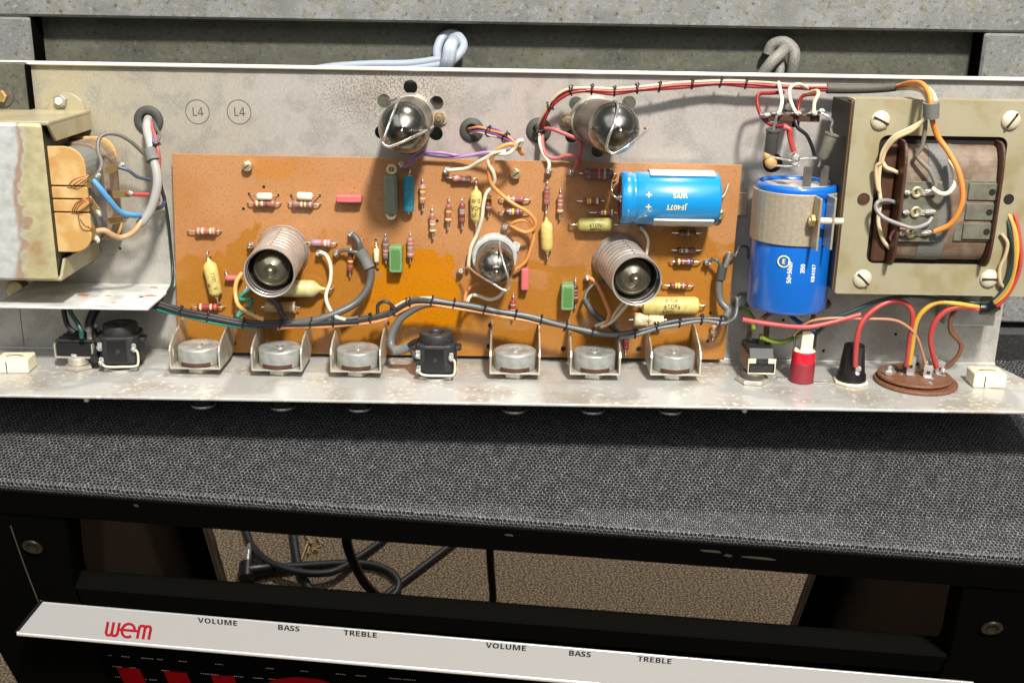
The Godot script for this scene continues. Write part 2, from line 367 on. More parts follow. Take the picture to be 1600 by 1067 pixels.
func cabinet() -> void:
	var t := thing("amplifier_cabinet", "black cabinet with leathercloth top, open back and silver control strip", "amplifier cabinet", Vector3(0, 0, 10))
	# top board: rounded front edge, laid along x
	var prof := PackedVector2Array([Vector2(-104, 480), Vector2(-104, 457), Vector2(124.5, 457), Vector2(126, 458.5)])
	for i in 7:
		var a := PI / 2 * i / 6.0
		prof.append(Vector2(122.5 + 3.5 * cos(a), 476.5 + 3.5 * sin(a)))
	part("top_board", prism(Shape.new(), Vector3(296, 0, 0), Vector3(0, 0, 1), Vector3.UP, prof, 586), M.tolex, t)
	part("front_edging", slab(Vector3(-290, 455.6, 120), Vector3(296, 475.5, 126.6), 0.8), M.black_wood, t)
	# chips in the edge where the covering has worn through
	for q in [[Vector3(106.6, 469.2, 126.6), 7.0], [Vector3(114.9, 466.6, 126.6), 2.5], [Vector3(129.5, 466.4, 126.6), 9.0], [Vector3(9.6, 469.7, 126.6), 2.2], [Vector3(-93.2, 479.9, 126.6), 1.8], [Vector3(-172.2, 470.7, 126.6), 2.0]]:
		var o := PackedVector2Array()
		for k in 9:
			o.append(Vector2.from_angle(TAU * k / 9.0) * Vector2(q[1], 1.0) * rng.randf_range(0.5, 1.1))
		part("worn_chip", prism(Shape.new(), q[0], Vector3(1, -0.04, 0).normalized(), Vector3(0.04, 1, 0).normalized(), o, 0.12), shade(Color(0.06, 0.05, 0.036), 0.8), t)
	for q in [-1, 1]:
		var x0 := -288.0 if q < 0 else 274.0
		var x1 := -276.0 if q < 0 else 290.0
		part("side_panel", slab(Vector3(x0, 0, -104), Vector3(x1, 457, 108), 1.0), M.raw_wood, t)
		part("side_covering", slab(Vector3(x0 - (1.2 if q < 0 else -16.0), 0, -104), Vector3(x0 if q < 0 else x1 + 1.2, 457, 126), 0.5), M.black_wood, t)
		# front stile, its inner edge leaning a little
		var o := PackedVector2Array([Vector2(-288, 0), Vector2(-246, 0), Vector2(-224.6, 391), Vector2(-211.6, 455.5), Vector2(-288, 455.5)])
		if q > 0:
			o = PackedVector2Array([Vector2(262, 0), Vector2(291, 0), Vector2(291, 455.5), Vector2(229, 455.5), Vector2(241, 391)])
		part("front_stile", prism(Shape.new(), Vector3(0, 0, 108), Vector3.RIGHT, Vector3.UP, o, 18, 0.8), M.black_wood, t)
		var cup := Vector3(-236.1, 427.5, 126) if q < 0 else Vector3(253.6, 421.5, 126)
		var sc := Shape.new()
		lathe(sc, cup, Vector3.BACK, [Vector2(5.4, 0), Vector2(5.2, 0.9), Vector2(3.6, 0.9), Vector2(2.9, 0.15), Vector2(0, 0.15)], 20)
		var c := part("screw_cup", sc, M.old_brass, t)
		part("screw_hole", rod(Shape.new(), cup + Vector3(0, 0, 0.16), cup + Vector3(0, 0, 0.3), 2.6), M.hole, c)
		# back batten with its bare plywood edge
		var bx0 := -276.0 if q < 0 else 249.0
		var bx1 := -257.0 if q < 0 else 274.0
		part("back_batten", slab(Vector3(bx0, 0, -104), Vector3(bx1, 457, -88), 0.3), M.black, t)
		var ex0 := bx1 if q < 0 else bx0 - 0.6
		part("plywood_edge", slab(Vector3(ex0, 0, -104), Vector3(ex0 + 0.6, 457, -88), 0.0), M.ply, t)
	part("stile_seam", tube(Shape.new(), [Vector3(-242.6, 444.5, 126.1), Vector3(-245.9, 408.3, 126.1), Vector3(-248.4, 372.7, 126.1)], 0.35, 6), M.steel_dark, t)
	part("bottom_board", slab(Vector3(-276, 4, -104), Vector3(274, 20, 108), 0.5), M.raw_wood, t)
	part("lower_rail", slab(Vector3(-224, 374, 114), Vector3(240.8, 391.2, 126), 0.9), M.black_wood, t)
	part("rail_skirt", slab(Vector3(-246, 338, 108), Vector3(262, 374, 121), 0.4), M.black_wood, t)
	# the silver strip: sloping face, rolled lower edge, its end cut aslant
	var e_x := (Vector3(259.5, 369.7, 127) - Vector3(-245.4, 375.8, 127)).normalized()
	var down := Vector3(0, -18.6, 9.6).normalized()
	var nrm := e_x.cross(-down).normalized()
	var p0 := Vector3(-245.4, 375.0, 127)
	var strip := Shape.new()
	var out_line := PackedVector2Array([Vector2(0, 0), Vector2(-15.5, -20.5), Vector2(506, -20.5), Vector2(506, 0)])
	prism(strip, p0 - nrm * 1.0, e_x, -down, out_line, 1.2, 0.1)
	var cs := part("control_strip", strip, M.brushed, t)
	var roll := Shape.new()
	tube(roll, [p0 + e_x * -15.8 + down * 21.2 - nrm * 0.9, p0 + e_x * 506 + down * 21.2 - nrm * 0.9], 1.5, 16, 1)
	part("rolled_edge", roll, M.brushed, cs)
	part("strip_end", prism(Shape.new(), p0 - nrm * 3.0 + e_x * -0.4, e_x, -down, PackedVector2Array([Vector2(-1.2, 1.0), Vector2(-17.2, -20.8), Vector2(-15.4, -20.8), Vector2(0.2, 0.6)]), 2.6, 0.2), M.black, cs)
	for w in [["VOLUME", Vector3(-148.0, 371.6, 128.1)], ["BASS", Vector3(-108.9, 371.0, 128.2)], ["TREBLE", Vector3(-69.5, 370.8, 128.1)], ["VOLUME", Vector3(10.1, 369.7, 128.2)], ["BASS", Vector3(50.1, 368.8, 128.4)], ["TREBLE", Vector3(90.5, 368.3, 128.3)]]:
		part("lettering", letters(w[0], 3.1, true, 1.24, flat_at(w[1] + nrm * 0.22, e_x, -down)), M.black_print, cs)
	emblem(Vector3(-198.2, 362.9, 132.9) + nrm * 0.22, (e_x - down * -0.0).normalized(), -down, 26.0, M.red_print, cs, "emblem", 0.22)
	# grille cloth with the red emblem, large
	var g := part("grille_cloth", slab(Vector3(-246, 22, 112), Vector3(262, 340, 117), 0.5), M.cloth, t)
	part("grille_piping", slab(Vector3(-256.6, 22, 113), Vector3(-253.6, 338, 118.5), 0.8), M.raw_wood, g)
	emblem(Vector3(-110, 249, 117.1), Vector3.RIGHT, Vector3.UP, 236.0, M.red_cloth_print, g, "large_emblem", -0.02)
	for j in 5:
		var th := Shape.new()
		var y := 304.0 - j * 13.0
		for k in 46:
			var x := -240.0 + k * 10.6 + rng.randf_range(-2, 2)
			if rng.randf() < 0.6:
				for d in rng.randi_range(3, 6):
					block(th, Vector3(x + d * 1.3, y - 0.2, 117), Vector3(x + d * 1.3 + 0.6, y + 0.15, 117.25), 0.0)
		part("thread_row", th, M.white_print, g).set_meta("kind", "stuff")

# a rounded w-e-m joined by a bar, drawn with one thick line
func emblem(o: Vector3, ex: Vector3, ey: Vector3, wide: float, m: Material, parent: Node3D, called: String, slant: float) -> void:
	var k := wide / 26.0
	var lines := []
	lines.append([Vector2(-12, 4.6), Vector2(-12, -2.6), Vector2(-11.2, -3.9), Vector2(-9.6, -3.9), Vector2(-8.8, -2.6), Vector2(-8.8, 4.6)])
	lines.append([Vector2(-8.8, 4.6), Vector2(-8.8, -2.6), Vector2(-8.0, -3.9), Vector2(-6.5, -3.9), Vector2(-5.6, -2.6), Vector2(-5.6, 4.6)])
	lines.append([Vector2(-5.6, 0.3), Vector2(6.0, 0.3)])
	var e := []
	for i in 17:
		var a := 0.0 + TAU * 0.86 * i / 16.0
		e.append(Vector2(3.5 * cos(a), 4.3 * sin(a) + 0.2))
	lines.append(e)
	lines.append([Vector2(5.8, -4.4), Vector2(5.8, 2.6), Vector2(6.6, 3.9), Vector2(8.2, 3.9), Vector2(9.0, 2.6), Vector2(9.0, -4.4)])
	lines.append([Vector2(9.0, -4.4), Vector2(9.0, 2.6), Vector2(9.8, 3.9), Vector2(11.4, 3.9), Vector2(12.2, 2.6), Vector2(12.2, -4.4)])
	var s := Shape.new()
	var n := 0
	for l in lines:
		var q := PackedVector2Array()
		for p in l:
			q.append(Vector2(p.x + p.y * slant, p.y) * k)
		prism(s, o + ex.cross(ey).normalized() * 0.02 * n, ex, ey, thick_line(q, 1.55 * k), 0.1 if k < 3 else 0.5)
		n += 1
	part(called, s, m, parent)

func floor_things() -> void:
	var t := thing("jack_lead", "black lead with silver-tipped angled jack plug on the carpet", "cable", Vector3(-244.0, 6.0, -140.0))
	var pl := Shape.new()
	rod(pl, Vector3(-253.6, 8.0, -137.8), Vector3(-225.3, 8.0, -145.4), 7.5, 5.5)
	part("plug_body", pl, M.black, t)
	var knuckle := Shape.new()
	rod(knuckle, Vector3(-250.3, 8.0, -129.5), Vector3(-254.0, 8.0, -147.1), 8.0)
	part("plug_head", knuckle, M.black, t)
	var tip := Shape.new()
	rod(tip, Vector3(-254.0, 8.0, -147.1), Vector3(-256.4, 8.0, -161.5), 3.2)
	rod(tip, Vector3(-256.4, 8.0, -161.5), Vector3(-257.7, 8.0, -169.6), 3.2, 1.4)
	part("jack_tip", tip, M.bright, t)
	part("lead", tube(Shape.new(), [Vector3(-226.5, 8.0, -145.3), Vector3(-203.2, 6.0, -150.2), Vector3(-167.6, 5.0, -157.0), Vector3(-140.0, 5.0, -158.8), Vector3(-120.0, 5.0, -153.3), Vector3(-108.5, 5.0, -142.2), Vector3(-109.0, 5.0, -129.5), Vector3(-118.2, 5.0, -118.9)], 3.7, 10), M.black_dusty, t)
	var s5 := Shape.new()
	tube(s5, [Vector3(-126.7, 4.0, -115.4), Vector3(-113.2, 4.0, -132.5), Vector3(-93.3, 4.0, -155.0), Vector3(-66.2, 4.0, -185.4), Vector3(-40.9, 4.0, -214.4)], 3.4, 10)
	single("thin_lead", s5, M.black_dusty, "black lead running diagonally away from the jack plug lead's loop", "cable", Vector3(-93.3, 4.0, -155.0))
	var s := Shape.new()
	tube(s, [Vector3(-270.9, 4.0, -197.1), Vector3(-257.0, 4.0, -171.7), Vector3(-232.7, 12.0, -147.8), Vector3(-199.6, 14.0, -137.9), Vector3(-170.3, 12.0, -142.6), Vector3(-150.4, 6.0, -165.2), Vector3(-130.7, 4.0, -188.5), Vector3(-119.6, 4.0, -207.2)], 3.6, 10)
	single("thin_lead", s, M.black_dusty, "thin black lead curving over the angled jack plug on the carpet", "cable", Vector3(-235.0, 4.0, -153.0))
	var s2 := Shape.new()
	tube(s2, [Vector3(-223.9, 4.0, -201.4), Vector3(-210.1, 4.0, -161.1), Vector3(-202.0, 4.0, -143.7), Vector3(-188.0, 4.0, -123.7), Vector3(-176.3, 4.0, -107.5)], 4.0, 10)
	single("thin_lead", s2, M.black_dusty, "thin black lead running straight under the jack plug's lead", "cable", Vector3(-210.1, 4.0, -161.1))
	var s3 := Shape.new()
	tube(s3, [Vector3(-102.3, 314.2, 20.0), Vector3(-102.3, 289.1, 20.0), Vector3(-97.2, 248.1, 15.0), Vector3(-88.4, 217.3, 10.0), Vector3(-81.6, 189.0, 5.0)], 3.4, 10)
	single("hanging_lead", s3, M.black, "thick black lead sagging inside the cabinet beside the floor loop", "cable", Vector3(-102.3, 289.1, 20.0))
	var s4 := Shape.new()
	tube(s4, [Vector3(-14.1, 246.5, -40.0), Vector3(-13.5, 222.7, -40.0), Vector3(-12.3, 189.4, -40.0), Vector3(-10.7, 151.1, -42.0), Vector3(-10.6, 93.8, -45.0)], 3.0, 10)
	single("hanging_lead", s4, M.black, "thick black lead hanging straight down inside the cabinet opening", "cable", Vector3(-13.5, 222.7, -40.0))
	var c := Shape.new()
	for k in 5:
		var a := Vector3(-195.3, 2.0, -169.8) + Vector3(rng.randf_range(-9, 9), 0, rng.randf_range(-16, 16))
		tube(c, [a, a + Vector3(rng.randf_range(-6, 6), 2, rng.randf_range(-9, 9)), a + Vector3(rng.randf_range(-9, 9), 1, rng.randf_range(-14, 14))], 0.9, 6)
	single("wood_chip", c, M.yellow_card, "pale splinters of wood lying on the carpet beside the thin lead", "debris", Vector3(-195.3, 2.0, -169.8))

# the grey covered back panel behind the chassis (chassis axes)
func back_panel() -> void:
	var t := thing("back_panel", "grey vinyl-covered back panel with a long recess behind the chassis", "amplifier panel", Vector3(0, 60, -30))
	part("top_rail", slab(Vector3(-330, 115, -29), Vector3(320, 150, -15), 1.2), M.vinyl, t)
	part("recess_floor", slab(Vector3(-330, -40, -34), Vector3(320, 150, -29), 0.5), M.vinyl_dark, t)  # darker vinyl copy: dirtier, with the shade of the recess put into its colour
	part("side_rail", slab(Vector3(-330, -36, -28.8), Vector3(-243.6, 114.6, -15), 1.2), M.vinyl, t)
	part("side_rail", slab(Vector3(235, -36, -28.8), Vector3(320, 114.6, -15), 1.2), M.vinyl, t)
	part("foot_rail", slab(Vector3(256, -84, -40), Vector3(325, -38, -17), 5.0), M.black_dusty, t)
	part("foot_rail", slab(Vector3(-330, -84, -40), Vector3(-262, -38, -17), 5.0), M.black_dusty, t)
	part("rail_edge", slab(Vector3(-243.5, 60, -28.7), Vector3(-242.9, 114.5, -16), 0.0), M.black_wood, t)
	part("rail_edge", slab(Vector3(234.3, 60, -28.7), Vector3(234.9, 114.5, -16), 0.0), M.black_wood, t)
	# end block in front of the chassis' corner
	var b := thing("end_block", "grey wooden block with a brass bolt at the chassis corner", "block", Vector3(-255, 80, 0.5))
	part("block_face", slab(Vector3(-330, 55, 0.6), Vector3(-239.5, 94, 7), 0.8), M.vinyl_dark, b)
	part("block_edge", slab(Vector3(-239.4, 56, 0.7), Vector3(-238.8, 93, 6.6), 0.0), M.black_wood, b)
	var w := Shape.new()
	lathe(w, Vector3(-251.5, 78, 7), Vector3.BACK, [Vector2(5.6, 0), Vector2(5.4, 0.8), Vector2(3.6, 1.0), Vector2(0, 1.0)], 24)
	var wa := part("washer", w, M.steel_dark, b)
	part("bolt", prism(Shape.new(), Vector3(-251.5, 78, 8), Vector3.RIGHT, Vector3.UP, ngon(3.3, 6), 3.0, 0.5), M.brass, wa)
	# the two knotted cables in the recess
	var k := Shape.new()
	for d in [0.0, 1.0]:
		var o := Vector3(0, -2.6 * d, 0.4 * d)
		tube(k, [Vector3(-109.6, 89.8, -21.0) + o, Vector3(-93.0, 92.7, -20.0) + o, Vector3(-73.1, 94.4, -18.0) + o, Vector3(-53.4, 95.2, -16.0) + o, Vector3(-37.0, 97.8, -13.0) + o], 1.9, 12)
	var kt := thing("speaker_cable", "pale blue-grey twin cable knotted in the recess behind the chassis", "cable", Vector3(-37.5, 97.4, -20.0))
	part("twin_lead", k, shade(Color(0.34, 0.39, 0.46), 0.35), kt)
	var kn := Shape.new()
	tube(kn, [Vector3(-39.0, 97.4, -14.0), Vector3(-39.7, 101.8, -20.0), Vector3(-37.7, 107.3, -24.0), Vector3(-33.2, 109.8, -25.0), Vector3(-28.4, 108.2, -21.0), Vector3(-26.2, 104.1, -16.0), Vector3(-28.6, 99.9, -12.0), Vector3(-32.4, 96.1, -12.0)], 2.3, 12)
	tube(kn, [Vector3(-36.4, 92.5, -13.0), Vector3(-34.5, 98.1, -9.0), Vector3(-33.5, 103.4, -9.0), Vector3(-32.2, 106.0, -13.0), Vector3(-31.7, 107.5, -21.0)], 2.6, 12)
	tube(kn, [Vector3(-34.1, 92.2, -13.0), Vector3(-32.3, 98.1, -9.0), Vector3(-31.6, 103.1, -9.0), Vector3(-30.9, 105.7, -13.0), Vector3(-31.0, 107.2, -21.0)], 2.6, 12)
	part("knot", kn, shade(Color(0.34, 0.39, 0.46), 0.35), kt)
	var gk := thing("mains_cable", "dusty grey round cable knotted behind the chassis's top edge", "cable", Vector3(134.3, 99.2, -20.0))
	var g := Shape.new()
	tube(g, [Vector3(140.6, 91.4, -19.0), Vector3(140.8, 99.6, -16.0), Vector3(140.3, 104.8, -17.0), Vector3(135.9, 108.4, -19.0), Vector3(130.6, 107.0, -21.0), Vector3(128.9, 102.5, -22.0)], 3.0, 14)
	tube(g, [Vector3(137.8, 106.5, -21.0), Vector3(133.6, 103.7, -13.0), Vector3(128.3, 99.1, -10.0), Vector3(124.7, 93.0, -12.0)], 3.0, 14)
	tube(g, [Vector3(133.0, 91.1, -14.0), Vector3(133.9, 95.4, -15.0), Vector3(134.1, 98.9, -19.0)], 2.4, 14)
	part("knot", g, tri_map(paint(Color(0.24, 0.24, 0.22), 0.6, 0.0, {"albedo_texture": grains(81, 0.08, [[0.3, Color(0.6, 0.57, 0.5)], [0.7, Color(1, 1, 1)]])}), Vector3.ONE * 40), gk)

# ---------------------------------------------------------------- the chassis (its own axes from here on)
func chassis() -> void:
	var at := Vector3(0, FL, 0)
	var t := thing("chassis", "bare aluminium chassis with drilled back plate and bottom flange", "chassis", at)
	# back plate, drilled
	var csg := CSGCombiner3D.new()
	csg.name = "drilling"
	var sheet := CSGBox3D.new()
	sheet.size = Vector3(578.0, 148.0, 1.4) * MM
	sheet.position = (Vector3(-31.0, 19.4, -0.7) - at) * MM
	csg.add_child(sheet, true)
	var drilled := [[Vector3(-182.8, 66.4, 0.0), 6.0], [Vector3(-21.2, 64.3, 0.0), 4.2], [Vector3(12.4, 64.8, 0.0), 4.4], [Vector3(-51.3, 69.8, 0.0), 10.6], [Vector3(39.8, 70.0, 0.0), 10.6]]
	for q in [Vector3(-51.7, 84.8, 0.0), Vector3(-64.9, 77.7, 0.0), Vector3(-38.8, 77.2, 0.0), Vector3(-66.4, 62.3, 0.0), Vector3(-39.2, 62.1, 0.0), Vector3(-52.4, 54.5, 0.0)]:
		drilled.append([q, 3.5])
	for q in [Vector3(30.6, 78.0, 0.0), Vector3(56.9, 78.8, 0.0), Vector3(29.2, 61.9, 0.0), Vector3(42.6, 54.8, 0.0), Vector3(58.0, 62.1, 0.0)]:
		drilled.append([q, 3.5])
	drilled.append([Vector3(130.9, 50.2, 0.0), 5.0])
	for d in drilled:
		var c := CSGCylinder3D.new()
		c.radius = d[1] * MM
		c.height = 0.006
		c.sides = 28
		c.rotation.x = PI / 2
		c.position = (d[0] - at) * MM
		c.operation = CSGShape3D.OPERATION_SUBTRACTION
		csg.add_child(c, true)
	add_child(csg)
	await get_tree().process_frame
	await get_tree().process_frame
	var baked: ArrayMesh = csg.bake_static_mesh()
	var s := Shape.new()
	for k in baked.get_surface_count():
		var a := baked.surface_get_arrays(k)
		var vs: PackedVector3Array = a[Mesh.ARRAY_VERTEX]
		var ns: PackedVector3Array = a[Mesh.ARRAY_NORMAL]
		var ii: PackedInt32Array = a[Mesh.ARRAY_INDEX] if a[Mesh.ARRAY_INDEX] != null else PackedInt32Array(range(vs.size()))
		var f := s.v.size()
		for i in vs.size():
			var p := vs[i] / MM + at
			s.put(p, ns[i], Vector2((p.x + 262.0) / 524.0, 1.0 - (p.y + 55.0) / 150.0))
		for i in ii:
			s.ix.append(f + i)
	csg.free()
	base = at
	part("back_plate", s, M.plate, t)
	var lip := Shape.new()
	prism(lip, Vector3(-320, 93.5, -1.4), Vector3.RIGHT, Vector3.UP, rect2(579, 1.8), 4.4, 0.4)
	part("top_lip", lip, M.edge, t)
	var fl := Shape.new()
	prism(fl, Vector3(0, FL - 1.4, 0), Vector3.RIGHT, Vector3.FORWARD, PackedVector2Array([Vector2(-320, -71), Vector2(276, -71), Vector2(258, 0), Vector2(-320, 0)]), 1.4, 0.35)
	for i in fl.v.size():
		fl.uv[i] = Vector2((fl.v[i].x + 280.0) / 560.0, fl.v[i].z / 75.0)
	part("bottom_flange", fl, M.flange, t)
	# bend, gently rounded
	part("bend", tube(Shape.new(), [Vector3(-320, FL + 0.2, 0.2), Vector3(258, FL + 0.2, 0.2)], 0.9, 10, 1), M.flange, t)
	# two round inspection stamps
	for q in [Vector3(-158.2, 70.9, 0.0), Vector3(-137.4, 71.2, 0.0)]:
		var ring := Shape.new()
		prism_ring(ring, q + Vector3(0, 0, 0.03), 6.1, 5.75, 0.08)
		var st := part("stamp_ring", ring, M.steel_dark, t)
		part("stamp_letters", letters("L4", 4.0, false, 1.0, flat_at(q + Vector3(0, 0, 0.02), Vector3.RIGHT, Vector3.UP)), M.steel_dark, st)
	# small drilled dots and rivets
	part("sheet_joint", slab(Vector3(-259.3, FL + 0.5, 0.0), Vector3(-258.9, -19, 0.06), 0.0), M.steel_dark, t)
	for q in [Vector3(-181.2, 26.4, 0.0), Vector3(143.5, 25.9, 0.0), Vector3(143.4, -32.1, 0.0), Vector3(166.3, -48.7, 0.0), Vector3(203.5, -38.8, 0.0), Vector3(-203.1, 0.6, 0.0)]:
		part("pilot_hole", rod(Shape.new(), q + Vector3(0, 0, 0.02), q + Vector3(0, 0, 0.12), 0.8), M.hole, t)
	# rubber grommets sit in the cable holes
	for d in [[Vector3(-182.8, 66.4, 0.0), 7.3, "black rubber grommet around the grey sheathed cable"], [Vector3(-21.2, 64.3, 0.0), 6.0, "black rubber grommet with orange and purple wires"], [Vector3(12.4, 64.8, 0.0), 6.3, "black rubber grommet with red and white wires"]]:
		var g := Shape.new()
		var r: float = d[1]
		lathe(g, d[0], Vector3.BACK, [Vector2(r, 0.05), Vector2(r, 0.9), Vector2(r - 0.6, 1.6), Vector2(r * 0.55, 1.9), Vector2(r * 0.46, 1.3), Vector2(r * 0.42, -2.0)], 32, 0.6)
		single("rubber_grommet", g, M.rubber, d[2], "grommet", d[0], "grommets in the chassis plate")
	# bolts and bits on the plate
	var nut := thing("plate_nut", "small steel nut on the plate behind the blue upright capacitor", "nut", Vector3(136.5, 77.9, 0.0))
	part("nut_body", prism(Shape.new(), Vector3(136.5, 77.9, 0.0), Vector3.RIGHT, Vector3.UP, ngon(3.6, 6, 0.2), 2.6, 0.4), M.steel_dark, nut)
	part("nut_thread", rod(Shape.new(), Vector3(136.0, 78.1, 2.0), Vector3(135.5, 78.3, 4.0), 1.7), M.bright, nut)
	var tr := thing("earth_screw", "round earthing screw on the plate above the mains switch", "screw", Vector3(120.4, -22.0, 0.0))
	part("screw_washer", rod(Shape.new(), Vector3(120.4, -22.0, 0.0), Vector3(120.1, -21.7, 1.2), 5.0), M.steel_dark, tr)
	var hd := Shape.new()
	ball(hd, Vector3(120.1, -21.7, 1.2), Vector3.BACK, 3.2, 0.5, 18, 0.0)
	part("screw_head", hd, M.zinc, tr)
	var tr2 := thing("earth_tag", "dark bolted tag on the plate under the blue upright capacitor", "tag", Vector3(150.0, -26.7, 0.0))
	part("tag_plate", prism(Shape.new(), Vector3(150.0, -26.7, 0.0), Vector3(0.9, -0.4, 0).normalized(), Vector3(0.4, 0.9, 0).normalized(), rect(9, 5, 2), 1.0, 0.2), M.steel_dark, tr2)
	part("tag_nut", prism(Shape.new(), Vector3(149.8, -27.5, 1.0), Vector3.RIGHT, Vector3.UP, ngon(2.6, 6), 2.4, 0.3), M.zinc, tr2)
	# knob stubs
	# spring-steel cage nuts at both ends of the flange
	for d in [[Vector3(-248.1, -54.6, 40.2), 0.06, "cream cage nut on the flange near the metal shelf"], [Vector3(239.9, -54.6, 37.9), -0.05, "cream cage nut on the flange beside the round selector plate"]]:
		var o: Vector3 = d[0] + Vector3(0, 0, -5)
		var e1 := Vector3(cos(d[1]), 0, -sin(d[1]))
		var e3 := Vector3(sin(d[1]), 0, cos(d[1]))
		var c := thing("cage_nut", d[2], "cage nut", o, "cage nuts on the flange")
		part("cage", prism(Shape.new(), o + Vector3(0, 0.1, 0), e3, e1, rect(12, 16, 0.8, 3), 7.5, 0.6), M.ivory, c)
		part("slot", prism(Shape.new(), o + Vector3(0, 7.55, 0), e3, e1, thick_line(PackedVector2Array([Vector2(0.5, -4), Vector2(-0.6, -1.5), Vector2(-0.6, 1.5), Vector2(0.5, 4)]), 0.9, true), 0.15), M.hole, c)
		part("fold", prism(Shape.new(), o + e3 * 6.0 + e1 * -2.5 + Vector3(0, 3.4, 0), e1, Vector3.UP, rect(0.5, 5.6), 0.12), M.hole, c)
		part("press_mark", prism(Shape.new(), o + e3 * 6.0 + e1 * 3.5 + Vector3(0, 3.6, 0), e1, Vector3.UP, rect(4.5, 3.2, 1.4), 0.25, 0.1), M.ivory, c)
	# shelf of sheet metal below the first transformer
	var sh := thing("metal_shelf", "sheet metal shelf with rust spots below the yellow-coil transformer", "shelf", Vector3(-218, -18, 0))
	part("shelf_plate", slab(Vector3(-250.7, -19.2, 0.1), Vector3(-175.5, -18, 46.5), 0.25), M.shelf, sh)
	for q in [[Vector3(-214.8, -18.0, 24.5), 2.6], [Vector3(-202.1, -18.0, 24.9), 1.2], [Vector3(-181.7, -18.0, 23.6), 2.4], [Vector3(-184.8, -18.0, 7.4), 1.6], [Vector3(-195.2, -18.0, 37.7), 0.9]]:
		var bl := PackedVector2Array()
		for k in 14:
			bl.append(Vector2.from_angle(TAU * k / 14.0) * q[1] * rng.randf_range(0.6, 1.15) * Vector2(1.5, 1.0))
		part("rust_spot", prism(Shape.new(), q[0] + Vector3(0, 0.01, 0), Vector3.BACK, Vector3.RIGHT, bl_turn(bl), 0.06), paint(Color(0.36, 0.17, 0.09), 0.8), sh)

func bl_turn(a: PackedVector2Array) -> PackedVector2Array:
	var b := PackedVector2Array()
	for p in a:
		b.append(Vector2(p.y, p.x))
	return b

func rect2(w: float, h: float) -> PackedVector2Array:
	return PackedVector2Array([Vector2(0, -h / 2), Vector2(w, -h / 2), Vector2(w, h / 2), Vector2(0, h / 2)])

func prism_ring(s: Shape, o: Vector3, r1: float, r0: float, h: float) -> Shape:
	return lathe(s, o, Vector3.BACK, [Vector2(r0, 0), Vector2(r1, 0), Vector2(r1, h), Vector2(r0, h), Vector2(r0, 0)], 36)

